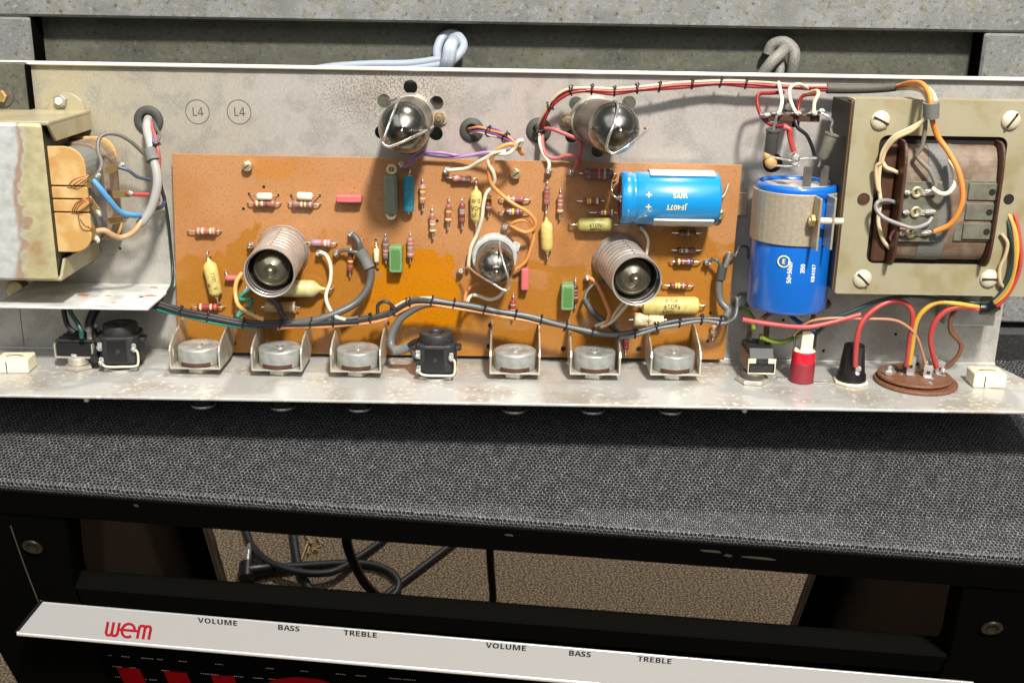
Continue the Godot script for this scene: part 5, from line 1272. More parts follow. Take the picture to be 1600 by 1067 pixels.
func resistors() -> void:
	var w := Color(0.72, 0.58, 0.35)
	var y := Color(0.70, 0.48, 0.10)
	var rd := Color(0.50, 0.10, 0.08)
	var vi := Color(0.26, 0.18, 0.32)
	var gy := Color(0.34, 0.33, 0.28)
	var pk := Color(0.58, 0.33, 0.28)
	resistor(Vector3(-160.2, 12.8, 11.0), Vector3(-149.5, 12.9, 11.0), Vector3(-164.6, 12.4, 8.0), Vector3(-147.7, 12.3, 8.0), 1.75, PINKBROWN, [[0.16, pk], [0.36, w], [0.56, rd], [0.74, w], [0.87, pk]], "lone pinkish resistor near the board's corner above a yellow capacitor")
	resistor(Vector3(-130.0, 27.6, 11.0), Vector3(-119.1, 27.5, 11.0), Vector3(-133.2, 28.0, 8.0), Vector3(-116.8, 27.3, 8.0), 1.7, PINKBROWN, [[0.18, w], [0.40, Color(0.8, 0.7, 0.5)], [0.60, BROWN]], "pinkish resistor tight under a cream capacitor, above the ridged can")
	resistor(Vector3(-110.7, 27.6, 11.0), Vector3(-99.8, 27.5, 11.0), Vector3(-112.9, 27.7, 8.0), Vector3(-96.8, 27.3, 8.0), 1.8, Color(0.30, 0.15, 0.13), [[0.45, w], [0.62, w], [0.85, pk]], "pinkish resistor under a cream capacitor, next to the flat pink capacitor")
	resistor(Vector3(-101.8, 7.8, 11.0), Vector3(-91.8, 7.6, 11.0), Vector3(-105.0, 7.4, 8.0), Vector3(-89.0, 7.0, 8.0), 1.75, Color(0.34, 0.22, 0.26), [[0.15, vi], [0.55, rd], [0.73, Color(0.8, 0.7, 0.4)], [0.90, pk]], "violet-banded resistor touching the ridged can, above a white wire's post")
	resistor(Vector3(-162.0, -27.2, 11.0), Vector3(-151.0, -27.0, 11.0), Vector3(-165.5, -27.8, 8.0), Vector3(-148.5, -27.5, 8.0), 1.75, RED, [[0.18, w], [0.40, BROWN], [0.66, w], [0.86, rd]], "dark red resistor just above the green and black bundle")
	resistor(Vector3(-45.2, 38.4, 11.0), Vector3(-45.3, 28.4, 11.0), Vector3(-45.4, 41.1, 8.0), Vector3(-45.2, 24.6, 8.0), 1.5, PINKBROWN, [[0.14, pk], [0.36, y], [0.70, y]], "upright yellow-banded resistor nearest the teal capacitor")
	resistor(Vector3(-40.5, 23.9, 11.0), Vector3(-40.2, 14.1, 11.0), Vector3(-40.7, 26.6, 8.0), Vector3(-40.1, 10.2, 8.0), 1.5, PINKBROWN, [[0.40, pk], [0.55, w], [0.88, Color(0.8, 0.62, 0.3)]], "lowest of the upright resistors between teal and yellow capacitors")
	resistor(Vector3(-32.1, 28.6, 11.0), Vector3(-32.5, 19.2, 11.0), Vector3(-32.3, 31.3, 8.0), Vector3(-32.7, 15.3, 8.0), 1.5, Color(0.32, 0.11, 0.09), [[0.38, y], [0.80, Color(0.8, 0.6, 0.2)]], "upright resistor with two yellow bands, under the lying pinkish resistor")
	resistor(Vector3(-25.4, 29.4, 11.0), Vector3(-25.4, 19.3, 11.0), Vector3(-24.9, 31.7, 8.0), Vector3(-25.5, 15.4, 8.0), 1.5, Color(0.26, 0.08, 0.07), [[0.35, gy], [0.48, gy], [0.66, DARK]], "upright grey-banded resistor close beside the printed yellow capacitor")
	resistor(Vector3(-30.5, 41.8, 11.0), Vector3(-20.7, 41.7, 11.0), Vector3(-33.3, 41.9, 8.0), Vector3(-17.9, 41.2, 8.0), 1.65, Color(0.40, 0.19, 0.16), [[0.2, pk], [0.45, rd], [0.62, gy]], "lying pinkish resistor directly below the cream wire's solder post")
	resistor(Vector3(-12.0, 33.5, 11.0), Vector3(-12.2, 25.4, 11.0), Vector3(-12.1, 35.5, 8.0), Vector3(-12.3, 22.2, 8.0), 1.5, BROWN, [[0.15, y], [0.5, rd], [0.75, gy]], "upright brown resistor half hidden behind the white wire")
	resistor(Vector3(-4.0, 31.7, 11.0), Vector3(5.6, 31.5, 11.0), Vector3(-6.9, 31.1, 8.0), Vector3(8.9, 30.7, 8.0), 1.6, Color(0.26, 0.09, 0.08), [[0.18, w], [0.45, pk]], "upper of two lying resistors crossed by the orange wire")
	resistor(Vector3(-4.2, 25.2, 11.0), Vector3(5.4, 25.3, 11.0), Vector3(-6.8, 24.6, 8.0), Vector3(9.0, 24.8, 8.0), 1.7, BROWN, [[0.32, gy], [0.46, y], [0.7, vi]], "lower of two lying resistors inside the orange wire's loop")
	resistor(Vector3(17.0, 38.4, 11.0), Vector3(16.9, 28.8, 11.0), Vector3(17.0, 41.2, 8.0), Vector3(17.1, 25.3, 8.0), 1.5, Color(0.27, 0.10, 0.08), [[0.22, gy], [0.5, rd], [0.75, vi]], "upright resistor in line above the plain yellow capacitor")
	resistor(Vector3(23.8, 34.4, 11.0), Vector3(23.8, 24.7, 11.0), Vector3(23.8, 36.8, 8.0), Vector3(24.0, 21.2, 8.0), 1.5, Color(0.33, 0.14, 0.11), [[0.3, pk], [0.5, pk], [0.82, Color(0.75, 0.55, 0.3)]], "upright resistor beside the resistor above the plain yellow capacitor")
	resistor(Vector3(34.5, 45.3, 12.0), Vector3(49.8, 45.2, 12.0), Vector3(32.2, 45.2, 8.0), Vector3(51.7, 44.9, 8.0), 2.8, Color(0.14, 0.06, 0.05), [[0.2, Color(0.20, 0.11, 0.11)], [0.52, rd], [0.7, gy]], "thickest brown resistor, in the shadow beside the bright blue capacitor")
	resistor(Vector3(35.1, 31.3, 11.0), Vector3(44.0, 31.5, 11.0), Vector3(31.7, 31.4, 8.0), Vector3(46.9, 30.7, 8.0), 1.5, BROWN, [[0.25, y], [0.40, y], [0.80, w]], "lying resistor with three pale bands, in shadow by the blue capacitor")
	resistor(Vector3(42.4, 25.6, 11.0), Vector3(51.0, 25.8, 11.0), Vector3(38.1, 24.7, 8.0), Vector3(54.2, 24.9, 8.0), 1.45, BROWN, [[0.28, gy], [0.46, y], [0.86, w]], "lying resistor directly above the olive printed capacitor")
	resistor(Vector3(83.7, 15.9, 11.0), Vector3(92.7, 16.0, 11.0), Vector3(80.3, 15.5, 8.0), Vector3(96.1, 15.8, 8.0), 1.5, DARK, [[0.2, BROWN], [0.55, gy]], "dark resistor tucked under the bright blue capacitor's saddle")
	resistor(Vector3(83.6, 7.0, 11.0), Vector3(93.0, 7.1, 11.0), Vector3(80.5, 6.6, 8.0), Vector3(96.4, 6.8, 8.0), 1.5, DARK, [[0.25, gy], [0.5, gy]], "dark resistor, middle of the stack under the bright blue capacitor")
	resistor(Vector3(83.0, 1.0, 11.0), Vector3(92.7, 1.1, 11.0), Vector3(80.5, 0.2, 8.0), Vector3(96.5, 1.2, 8.0), 1.55, Color(0.12, 0.05, 0.06), [[0.2, y], [0.42, rd], [0.7, vi]], "violet-dark resistor, lowest of the stack under the blue capacitor")
	resistor(Vector3(81.1, -11.5, 11.0), Vector3(90.3, -11.7, 11.0), Vector3(77.3, -12.0, 8.0), Vector3(93.7, -12.0, 8.0), 1.55, BROWN, [[0.34, y], [0.50, Color(0.8, 0.6, 0.2)], [0.75, pk]], "brown yellow-banded resistor just above the round-ended cream capacitor")
	resistor(Vector3(-64.2, 11.1, 11.0), Vector3(-64.1, -0.2, 11.0), Vector3(-64.5, 13.4, 8.0), Vector3(-64.1, -3.2, 8.0), 1.5, Color(0.22, 0.13, 0.11), [[0.3, gy], [0.6, pk], [0.78, pk]], "upright resistor between the tiny cream capacitor and a green block")
	resistor(Vector3(-51.6, 11.3, 11.0), Vector3(-51.7, 0.7, 11.0), Vector3(-51.8, 13.6, 8.0), Vector3(-52.0, -3.0, 8.0), 1.6, Color(0.33, 0.16, 0.14), [[0.25, pk], [0.48, gy], [0.80, pk]], "upright pinkish resistor on the orange-stain side of the green block")
	resistor(Vector3(-81.9, 3.2, 11.0), Vector3(-82.5, -6.9, 11.0), Vector3(-81.9, 5.5, 8.0), Vector3(-83.0, -10.3, 8.0), 1.5, BROWN, [[0.45, y], [0.7, rd]], "upright resistor partly hidden by the taped grey cable's sleeve")
	resistor(Vector3(-76.3, 6.3, 11.0), Vector3(-76.1, -1.4, 11.0), Vector3(-76.6, 9.6, 8.0), Vector3(-76.6, -4.1, 8.0), 1.4, BROWN, [[0.4, gy]], "upright brown resistor behind the taped grey cable")
	resistor(Vector3(32.7, -12.3, 11.0), Vector3(33.0, -21.8, 11.0), Vector3(33.0, -9.0, 8.0), Vector3(32.9, -25.1, 8.0), 1.35, DARK, [[0.25, gy], [0.45, rd], [0.65, gy]], "upright dark striped resistor against the second green block")
	resistor(Vector3(1.0, -20.7, 11.0), Vector3(0.8, -27.9, 11.0), Vector3(1.0, -18.1, 8.0), Vector3(0.9, -32.2, 8.0), 1.6, RED, [[0.3, gy], [0.7, pk]], "red resistor half under the bundle, below the pink upright capacitor")
	resistor(Vector3(59.8, -39.3, 11.0), Vector3(60.1, -46.3, 11.0), Vector3(60.0, -37.8, 8.0), Vector3(60.2, -49.7, 8.0), 1.6, RED, [[0.25, Color(0.6, 0.3, 0.25)], [0.5, rd], [0.78, Color(0.6, 0.3, 0.25)]], "red striped resistor between two control pots, under the bundle")
	resistor(Vector3(105.5, -32.2, 11.0), Vector3(105.2, -38.1, 11.0), Vector3(106.5, -30.4, 8.0), Vector3(105.3, -41.2, 8.0), 1.7, Color(0.45, 0.25, 0.18), [[0.6, w]], "tiny pinkish component below the bundle near the board's end")

# ---------------------------------------------------------------- capacitors and sleeves
func drop_cap(a: Vector3, b: Vector3, r: float, m: Material, label: String, tip_a := 1.0, tip_b := 1.0, prints := []) -> void:
	var t := thing("film_capacitor", label, "capacitor", (a + b) / 2, "moulded capacitors on the board")
	var ax := (b - a).normalized()
	var n := (b - a).length()
	var pr := []
	if tip_a > 0.0:
		pr = [Vector2(0, -r * 1.15 * tip_a), Vector2(r * 0.2, -r * 1.05 * tip_a), Vector2(r * 0.3, -r * 0.6 * tip_a), Vector2(r * 0.84, -r * 0.05), Vector2(r, r * 0.3)]
	else:
		pr = [Vector2(0, 0), Vector2(r * 0.85, 0), Vector2(r, r * 0.12)]
	if tip_b > 0.0:
		pr.append_array([Vector2(r, n - r * 0.3), Vector2(r * 0.84, n + r * 0.05), Vector2(r * 0.3, n + r * 0.6 * tip_b), Vector2(r * 0.2, n + r * 1.05 * tip_b), Vector2(0, n + r * 1.15 * tip_b)])
	else:
		pr.append_array([Vector2(r, n - r * 0.12), Vector2(r * 0.85, n), Vector2(0, n)])
	part("body", lathe(Shape.new(), a, ax, pr, 28, 0.8), m, t)
	var l := Shape.new()
	for q in [[a, -ax], [b, ax]]:
		var e: Vector3 = q[0]
		var d: Vector3 = q[1]
		var ln := (1.3 * (tip_a if d == -ax else tip_b) + 0.1) * r
		tube(l, [e + d * (ln * 0.8), e + d * (ln + 1.2), e + d * (ln + 2.0) + Vector3(0, 0, -1.2), Vector3(e.x, e.y, 8.1) + d * (ln + 2.2)], 0.4, 7, 4)
	part("lead", l, M.tin, t)
	for w in prints:
		# word, share along, up the side (mm), size, flipped, along the axis?
		var ang: float = w[2] / r
		var up := Vector3(0, 0, 1)
		var side := up.cross(ax)
		var out := (up * cos(ang) + side * sin(ang))
		part("print", letters(w[0], w[3], false, 0.95, round_at(a + ax * (n * w[1]), ax, out, r + 0.02, w[5], w[4])), M.black_print, t)

func box_cap(c: Vector3, w: float, h: float, d: float, m: Material, called: String, label: String) -> void:
	var t := thing(called, label, "capacitor", c)
	part("body", prism(Shape.new(), c, Vector3.RIGHT, Vector3.UP, rect(w, h, 0.9, 3), d, 0.55), m, t)
	part("face_panel", prism(Shape.new(), c + Vector3(0.0, 0, d - 0.02), Vector3.RIGHT, Vector3.UP, rect(w * 0.68, h * 0.76, 0.5, 2), 0.14, 0.06), M.green_face if m == M.green else m, t)

func small_capacitors() -> void:
	drop_cap(Vector3(-153.9, -4.1, 12.0), Vector3(-151.6, -19.6, 12.0), 3.5, M.yellow, "stubby yellow printed capacitor tilted beside the dark red resistor", 0.9, 0.7, [["1101", 0.42, 1.4, 1.9, 1.0, true], ["V", 0.78, 1.5, 1.9, 1.0, true], ["M", 0.66, -1.8, 1.7, 1.0, true]])
	drop_cap(Vector3(-122.7, -15.8, 13.0), Vector3(-100.4, -15.8, 13.0), 4.4, M.pale_yellow, "long pale yellow capacitor half behind the ridged can", 0.3, 1.1)
	drop_cap(Vector3(-18.4, 34.8, 12.0), Vector3(-18.3, 21.2, 12.0), 2.95, M.yellow, "slim yellow capacitor with upside-down print beside the white wire", 1.0, 1.0, [["W 0", 0.28, 0.0, 1.9, -1.0, false], ["V0=", 0.55, 0.0, 2.3, -1.0, false], ["uF", 0.80, -0.8, 2.0, -1.0, false]])
	drop_cap(Vector3(17.1, 19.6, 12.0), Vector3(17.8, 6.7, 12.0), 3.05, M.yellow, "plain yellow capacitor standing in line below an upright resistor", 1.0, 0.8)
	drop_cap(Vector3(33.5, 19.5, 12.0), Vector3(49.6, 19.8, 12.0), 3.4, M.olive, "olive lying capacitor with faint print in the blue capacitor's shadow", 0.5, 0.4, [["±10%", 0.5, 0.3, 1.9, 1.0, true], ["400V=", 0.5, -2.0, 1.6, 1.0, true]])
	drop_cap(Vector3(68.1, -22.0, 12.0), Vector3(95.7, -21.5, 12.0), 4.5, M.yellow, "large cream-yellow capacitor printed 400V below the ridged can", 0.5, 0.35, [["±10%", 0.50, 0.4, 2.6, 1.0, true], ["400V", 0.44, -2.7, 2.3, 1.0, true], ["0.1uF", 0.5, 3.4, 2.0, 1.0, true]])
	var e := thing("cream_electrolytic", "small cream capacitor with a red smear above the bundle", "capacitor", Vector3(70.5, -29.5, 12.0))
	var a := Vector3(63.2, -29.6, 12.0)
	var b := Vector3(78.4, -29.7, 12.0)
	part("body", lathe(Shape.new(), a, b - a, [Vector2(0, 0), Vector2(2.9, 0), Vector2(3.5, 0.5), Vector2(3.5, (b - a).length() - 2.4), Vector2(3.2, (b - a).length() - 2.0), Vector2(3.4, (b - a).length() - 1.5), Vector2(3.3, (b - a).length()), Vector2(0, (b - a).length())], 28), M.cream, e)
	part("lead", rod(Shape.new(), a - Vector3(2.4, 0, 0), b + Vector3(2.0, 0, 0), 0.45), M.tin, e)
	part("red_smear", lathe(Shape.new(), a + Vector3(7, 0, 0), b - a, [Vector2(3.52, 0), Vector2(3.53, 0.2), Vector2(3.53, 0.7), Vector2(3.52, 0.9)], 28), shade(Color(0.5, 0.12, 0.06)), e)
	part("print", letters("10uF", 1.8, false, 1.0, round_at((a + b) / 2 + Vector3(-1, 0, 0), b - a, Vector3(0, 0.1, 1), 3.53, true)), M.black_print, e)
	var tc := thing("tan_electrolytic", "tan banded capacitor under the long pale yellow one", "capacitor", Vector3(-119.1, -26.2, 12.0))
	a = Vector3(-126.7, -26.3, 12.0)
	b = Vector3(-111.2, -26.1, 12.0)
	var n := (b - a).length()
	part("body", lathe(Shape.new(), a, b - a, [Vector2(0, 0), Vector2(2.5, 0), Vector2(3.0, 0.5), Vector2(3.0, n - 0.4), Vector2(2.6, n), Vector2(0, n)], 28), M.tan, tc)
	for q in [0.62, 0.70, 0.78, 0.95]:
		part("band", lathe(Shape.new(), a + (b - a) * q, b - a, [Vector2(3.0, 0), Vector2(3.04, 0.05), Vector2(3.04, 0.8), Vector2(3.0, 0.85)], 28), shade(Color(0.42, 0.17, 0.07) if q < 0.9 else Color(0.6, 0.52, 0.38)), tc)
	part("lead", rod(Shape.new(), a - Vector3(2, 0, 0), b + Vector3(2.4, 0, 0), 0.4), M.tin, tc)
	# teal electrolytic and the sleeved ceramic resistor
	var tl := thing("teal_electrolytic", "upright teal capacitor beside the green-grey ceramic resistor", "capacitor", Vector3(-52.2, 33.9, 12.0))
	a = Vector3(-52.3, 24.9, 12.0)
	b = Vector3(-51.7, 42.6, 12.0)
	n = (b - a).length()
	part("body", lathe(Shape.new(), a, b - a, [Vector2(0, 0), Vector2(2.4, 0), Vector2(2.75, 0.4), Vector2(2.75, 2.4), Vector2(2.6, 2.8), Vector2(2.75, 3.2), Vector2(2.75, n - 0.4), Vector2(2.3, n), Vector2(0, n)], 26), M.teal, tl)
	part("end_seal", rod(Shape.new(), b - (b - a).normalized() * 0.1, b + (b - a).normalized() * 0.35, 1.6), M.tin, tl)
	var l := Shape.new()
	tube(l, [b, b + Vector3(0.2, 1.5, 0), b + Vector3(0.5, 3.0, -1.2), b + Vector3(0.8, 3.6, -4)], 0.4, 7)
	tube(l, [a, a + Vector3(0.1, -1.2, -0.4), a + Vector3(0.2, -1.8, -4)], 0.4, 7)
	part("lead", l, M.tin, tl)
	var cr := thing("ceramic_resistor", "green-grey square ceramic resistor with cream beads at both ends", "resistor", Vector3(-60.5, 33.8, 12.0))
	a = Vector3(-60.9, 33.2, 8.4)
	part("body", prism(Shape.new(), a, Vector3.RIGHT, Vector3.UP, rect(6.8, 19.5, 1.6, 3), 6.4, 1.3), M.ceramic, cr)
	for q in [Vector3(-60.3, 45.6, 12.0), Vector3(-61.0, 23.1, 12.0)]:
		var be := Shape.new()
		torus(be, q, Vector3(0.1, 0.2, 1).normalized(), 2.0, 0.75)
		part("bead", be, M.cream, cr)
	part("lead", rod(Shape.new(), Vector3(-60.4, 46.4, 11.0), Vector3(-61.1, 21.6, 11.0), 0.5), M.tin, cr)
	# flat pink ones
	box_cap(Vector3(-81.8, 30.8, 8.3), 12.6, 3.6, 6.0, M.pink, "pink_capacitor", "flat pink capacitor lying alone above the tan and white wires")
	box_cap(Vector3(6.8, -9.0, 8.3), 3.9, 11.4, 6.0, M.pink, "pink_capacitor", "flat pink capacitor standing beside the bare valve")
	var pk := thing("pink_component", "short pink component touching the ridged can beside the orange wire", "capacitor", Vector3(-143.2, -11.3, 11.0))
	a = Vector3(-146.5, -11.3, 11.0)
	b = Vector3(-139.3, -11.5, 11.0)
	n = (b - a).length()
	part("body", lathe(Shape.new(), a, b - a, [Vector2(0, 0), Vector2(1.3, 0.1), Vector2(1.75, 0.8), Vector2(1.6, 1.8), Vector2(1.5, n - 1.6), Vector2(1.7, n - 0.6), Vector2(0, n)], 20, 0.3), M.pink, pk)
	part("lead", tube(Shape.new(), [Vector3(-145.7, -10.0, 11.0), Vector3(-146.5, -8.5, 10.0), Vector3(-147.3, -8.0, 8.0)], 0.4, 7), M.tin, pk)
	# green blocks
	box_cap(Vector3(-58.8, 0.6, 8.2), 6.6, 13.6, 7.5, M.green, "green_capacitor", "green block capacitor between two upright resistors")
	box_cap(Vector3(28.7, -17.5, 8.2), 6.4, 13.4, 8.5, M.green, "green_capacitor", "green block capacitor near the ridged can and orange wire")
	# small cream ones
	for q in [[Vector3(-127.8, 31.2, 12.5), Vector3(-120.2, 31.3, 12.5), Vector3(-132.7, 31.6, 8.0), Vector3(-118.2, 31.2, 8.0), 1.75, "tiny cream capacitor lying on the resistor above the ridged can"], [Vector3(-107.7, 31.8, 12.5), Vector3(-100.0, 31.6, 12.5), Vector3(-111.5, 30.9, 8.0), Vector3(-97.3, 31.2, 8.0), 1.95, "tiny cream capacitor lying on a resistor next to the flat pink capacitor"], [Vector3(-69.0, -1.9, 11.0), Vector3(-68.8, 5.4, 11.0), Vector3(-68.8, -6.4, 8.0), Vector3(-69.4, 9.0, 8.0), 1.45, "tiny cream capacitor standing beside the upright resistors and green block"]]:
		var t := thing("polystyrene_capacitor", q[5], "capacitor", (q[0] + q[1]) / 2)
		var d: Vector3 = (q[1] - q[0]).normalized()
		var ln: float = (q[1] - q[0]).length()
		var r: float = q[4]
		part("body", lathe(Shape.new(), q[0], d, [Vector2(0, 0), Vector2(r * 0.7, 0), Vector2(r, 0.7), Vector2(r, ln - 0.7), Vector2(r * 0.7, ln), Vector2(0, ln)], 20, 0.3), M.ivory, t)
		var s := Shape.new()
		for ends in [[q[0], q[2]], [q[1], q[3]]]:
			var p0: Vector3 = ends[0]
			var p1: Vector3 = ends[1]
			tube(s, [p0, p0.lerp(p1, 0.75) + Vector3(0, 0, 0.6), p1 + Vector3(0, 0, -0.3)], 0.32, 6)
		part("lead", s, M.tin, t)

func torus(s: Shape, o: Vector3, ax: Vector3, R: float, r: float) -> Shape:
	var pr := []
	for k in 13:
		var a := TAU * k / 12.0
		pr.append(Vector2(R + r * sin(a), -r * cos(a)))
	return lathe(s, o, ax, pr, 22, 0.1)

# ---------------------------------------------------------------- laced bundles
# strands: [colour, radius, offset across (y), offset out (z), from share, to share]
func bundle(called: String, label: String, path: Array, strands: Array, ties: Array, tie_r: float) -> Node3D:
	var t := thing(called, label, "wiring harness", path[path.size() / 2])
	var fine := spline(path, 8)
	for st in strands:
		var pts := []
		var i0 := int(st[4] * (fine.size() - 1))
		var i1 := int(st[5] * (fine.size() - 1))
		for i in range(i0, i1 + 1, 4):
			var d: Vector3 = (fine[mini(i + 1, fine.size() - 1)] - fine[maxi(i - 1, 0)]).normalized()
			var up := Vector3(0, 0, 1).cross(d).normalized()
			var wob := 0.25 * sin(i * 0.31 + st[2] * 5.0)
			pts.append(fine[i] + up * (st[2] * 0.95 + wob) + Vector3(0, 0, st[3] + 0.2 * cos(i * 0.23)))
		part("strand", tube(Shape.new(), pts, st[1] * 0.9, 10, 3), shade(st[0]), t)
	for q in ties:
		var i := int(q * (fine.size() - 1))
		var d: Vector3 = (fine[mini(i + 1, fine.size() - 1)] - fine[maxi(i - 1, 0)]).normalized()
		var s := Shape.new()
		torus(s, fine[i], (d + Vector3(rng.randf_range(-0.15, 0.15), rng.randf_range(-0.15, 0.15), 0)).normalized(), tie_r, 0.38)
		tube(s, [fine[i] + Vector3(0.2, tie_r * 0.5, tie_r * 0.85), fine[i] + Vector3(0.9, tie_r * 0.9, tie_r * 0.8), fine[i] + Vector3(0.5, tie_r * 1.3, tie_r * 0.4)], 0.36, 7)
		part("lacing_tie", s, M.black, t)
	return t

func harnesses() -> void:
	var bk := Color(0.016, 0.016, 0.018)
	var gy := Color(0.13, 0.13, 0.13)
	var dg := Color(0.06, 0.06, 0.062)
	var grn := Color(0.012, 0.20, 0.13)
	var org := Color(0.62, 0.25, 0.08)
	bundle("laced_harness", "laced bundle of black and green wires sagging above the first pots", [Vector3(-186.2, -19.4, 26.0), Vector3(-179.3, -21.3, 26.0), Vector3(-169.5, -23.8, 27.0), Vector3(-158.2, -26.0, 28.0), Vector3(-145.5, -28.5, 28.0), Vector3(-132.8, -30.3, 28.0), Vector3(-121.8, -31.1, 27.0), Vector3(-110.7, -30.5, 26.0), Vector3(-99.4, -30.0, 26.0), Vector3(-88.1, -29.4, 26.0), Vector3(-76.7, -28.2, 26.0)], [[bk, 1.35, 1.0, 0.4, 0.0, 0.75], [bk, 1.5, -0.3, 1.0, 0.0, 1.0], [dg, 1.1, 0.6, -0.9, 0.05, 1.0], [grn, 0.9, -2.2, 0.7, 0.0, 0.55], [Color(0.02, 0.12, 0.09), 0.7, -1.2, -0.8, 0.0, 0.6], [gy, 0.95, 1.4, -0.2, 0.6, 1.0], [org, 0.9, -2.0, 0.9, 0.64, 1.0]], [0.12, 0.24, 0.36, 0.49, 0.66, 0.79, 0.89], 2.6)
	bundle("laced_harness", "laced bundle of grey, black and orange wires arching over the middle jack", [Vector3(-76.7, -28.2, 26.0), Vector3(-67.0, -26.4, 26.0), Vector3(-59.9, -23.9, 26.0), Vector3(-54.1, -20.1, 26.0), Vector3(-48.3, -17.7, 26.0), Vector3(-39.6, -17.3, 27.0), Vector3(-30.0, -18.4, 27.0), Vector3(-18.8, -20.2, 27.0), Vector3(-7.5, -21.8, 28.0), Vector3(3.7, -23.6, 28.0), Vector3(15.0, -26.0, 28.0), Vector3(26.3, -28.9, 28.0), Vector3(36.0, -31.4, 28.0), Vector3(45.7, -32.9, 28.0), Vector3(53.8, -33.4, 28.0)], [[dg, 1.1, 0.8, 0.5, 0.0, 1.0], [bk, 1.25, -0.2, 0.9, 0.0, 1.0], [gy, 1.35, 0.6, 0.9, 0.36, 1.0], [org, 0.9, -2.0, 0.9, 0.0, 0.72], [Color(0.66, 0.52, 0.36), 0.7, 1.5, 0.3, 0.15, 0.36], [bk, 1.2, 0.2, -0.6, 0.0, 1.0]], [0.05, 0.16, 0.25, 0.36, 0.44, 0.54, 0.64, 0.72, 0.80, 0.90], 2.5)
	bundle("laced_harness", "laced bundle of three grey cables rising towards the board's far end", [Vector3(50.6, -33.5, 28.0), Vector3(60.2, -32.6, 28.0), Vector3(68.3, -30.8, 27.0), Vector3(76.3, -28.3, 26.0), Vector3(86.0, -26.7, 25.0), Vector3(97.4, -25.5, 24.0), Vector3(107.1, -26.3, 24.0)], [[dg, 1.15, 1.0, 0.6, 0.0, 1.0], [gy, 1.15, -0.8, 0.8, 0.1, 1.0], [bk, 1.15, 0.0, -0.6, 0.0, 0.9]], [0.22, 0.45, 0.66, 0.83, 0.97], 2.5)
	var cr := Color(0.50, 0.38, 0.26)
	var rd := Color(0.26, 0.022, 0.02)
	var dr := Color(0.20, 0.012, 0.012)
	bundle("laced_red_harness", "laced bundle of red and cream wires running along the top lip", [Vector3(12.7, 64.1, 2.0), Vector3(13.2, 68.3, 8.0), Vector3(15.1, 74.0, 12.0), Vector3(19.3, 80.4, 14.0), Vector3(25.9, 85.2, 15.0), Vector3(35.7, 86.2, 15.0), Vector3(46.6, 85.4, 14.0), Vector3(57.5, 86.7, 13.0), Vector3(69.9, 87.7, 12.0), Vector3(84.1, 89.0, 10.0), Vector3(98.2, 90.1, 9.0), Vector3(112.2, 89.7, 9.0), Vector3(126.2, 89.3, 9.0), Vector3(141.9, 88.7, 9.0), Vector3(157.5, 88.3, 9.0)], [[cr, 0.85, 1.1, 0.5, 0.0, 0.8], [rd, 0.95, -0.9, 0.5, 0.0, 1.0], [dr, 0.9, 0.2, -0.7, 0.0, 1.0], [rd, 0.8, -0.1, 1.1, 0.35, 1.0], [cr, 0.7, 0.9, -0.4, 0.1, 1.0]], [0.06, 0.19, 0.30, 0.37, 0.44, 0.51, 0.58, 0.66, 0.73, 0.79], 2.3)
	var tp := thing("taped_bundle", "dark taped end of the red bundle under the top lip", "wiring harness", Vector3(169.3, 88.4, 11.0))
	part("tape_wrap", tube(Shape.new(), [Vector3(151.9, 88.2, 9.0), Vector3(163.4, 88.2, 10.0), Vector3(175.2, 88.8, 12.0), Vector3(183.4, 89.8, 15.0)], 2.5, 14, 4, 2.0), M.grey_brown_tape, tp)
	bundle("wire_bunch", "short bunch of orange, purple and black wires leaving a grommet", [Vector3(-22.4, 64.4, 1.0), Vector3(-18.1, 65.6, 8.0), Vector3(-12.9, 65.2, 12.0), Vector3(-7.8, 64.6, 16.0), Vector3(-3.4, 63.0, 20.0), Vector3(0.1, 61.0, 23.0), Vector3(2.9, 59.0, 24.0)], [[org, 0.75, 0.9, 0.5, 0.0, 1.0], [Color(0.19, 0.08, 0.24), 0.75, -0.7, 0.5, 0.0, 1.0], [bk, 0.8, 0.4, -0.8, 0.0, 0.8], [Color(0.62, 0.30, 0.12), 0.7, -1.6, -0.2, 0.0, 1.0], [Color(0.6, 0.55, 0.42), 0.65, -1.5, 0.6, 0.0, 0.5], [Color(0.19, 0.08, 0.24), 0.7, 1.5, -0.2, 0.2, 1.0]], [0.37, 0.66], 2.5)
	bundle("side_bundle", "bundle of red, yellow and green wires beside the brown-coil transformer", [Vector3(231.7, 42.0, 36.0), Vector3(234.2, 37.0, 42.0), Vector3(237.3, 28.7, 46.0), Vector3(239.3, 18.4, 48.0), Vector3(239.7, 7.5, 48.0), Vector3(237.9, -2.2, 47.0), Vector3(234.2, -8.9, 45.0), Vector3(229.9, -12.1, 43.0), Vector3(223.8, -12.1, 41.0), Vector3(217.8, -10.6, 40.0)], [[Color(0.46, 0.05, 0.05), 1.0, 0.9, 0.6, 0.05, 1.0], [Color(0.62, 0.36, 0.04), 0.95, -0.9, 0.7, 0.0, 0.85], [Color(0.02, 0.05, 0.04), 1.0, -2.6, -0.3, 0.0, 1.0], [Color(0.40, 0.24, 0.08), 0.8, -1.8, 0.9, 0.1, 0.8], [Color(0.33, 0.02, 0.02), 0.9, 0.2, -0.8, 0.0, 1.0]], [], 2.4)
	var cl := thing("bundle_collar", "black rubber collar gripping the side bundle at its lowest bend", "cable sleeve", Vector3(231.4, -11.8, 43.0))
	part("collar", tube(Shape.new(), [Vector3(234.2, -9.2, 45.0), Vector3(231.4, -11.8, 43.0), Vector3(227.8, -12.4, 42.0)], 3.3, 16, 4), M.black, cl)

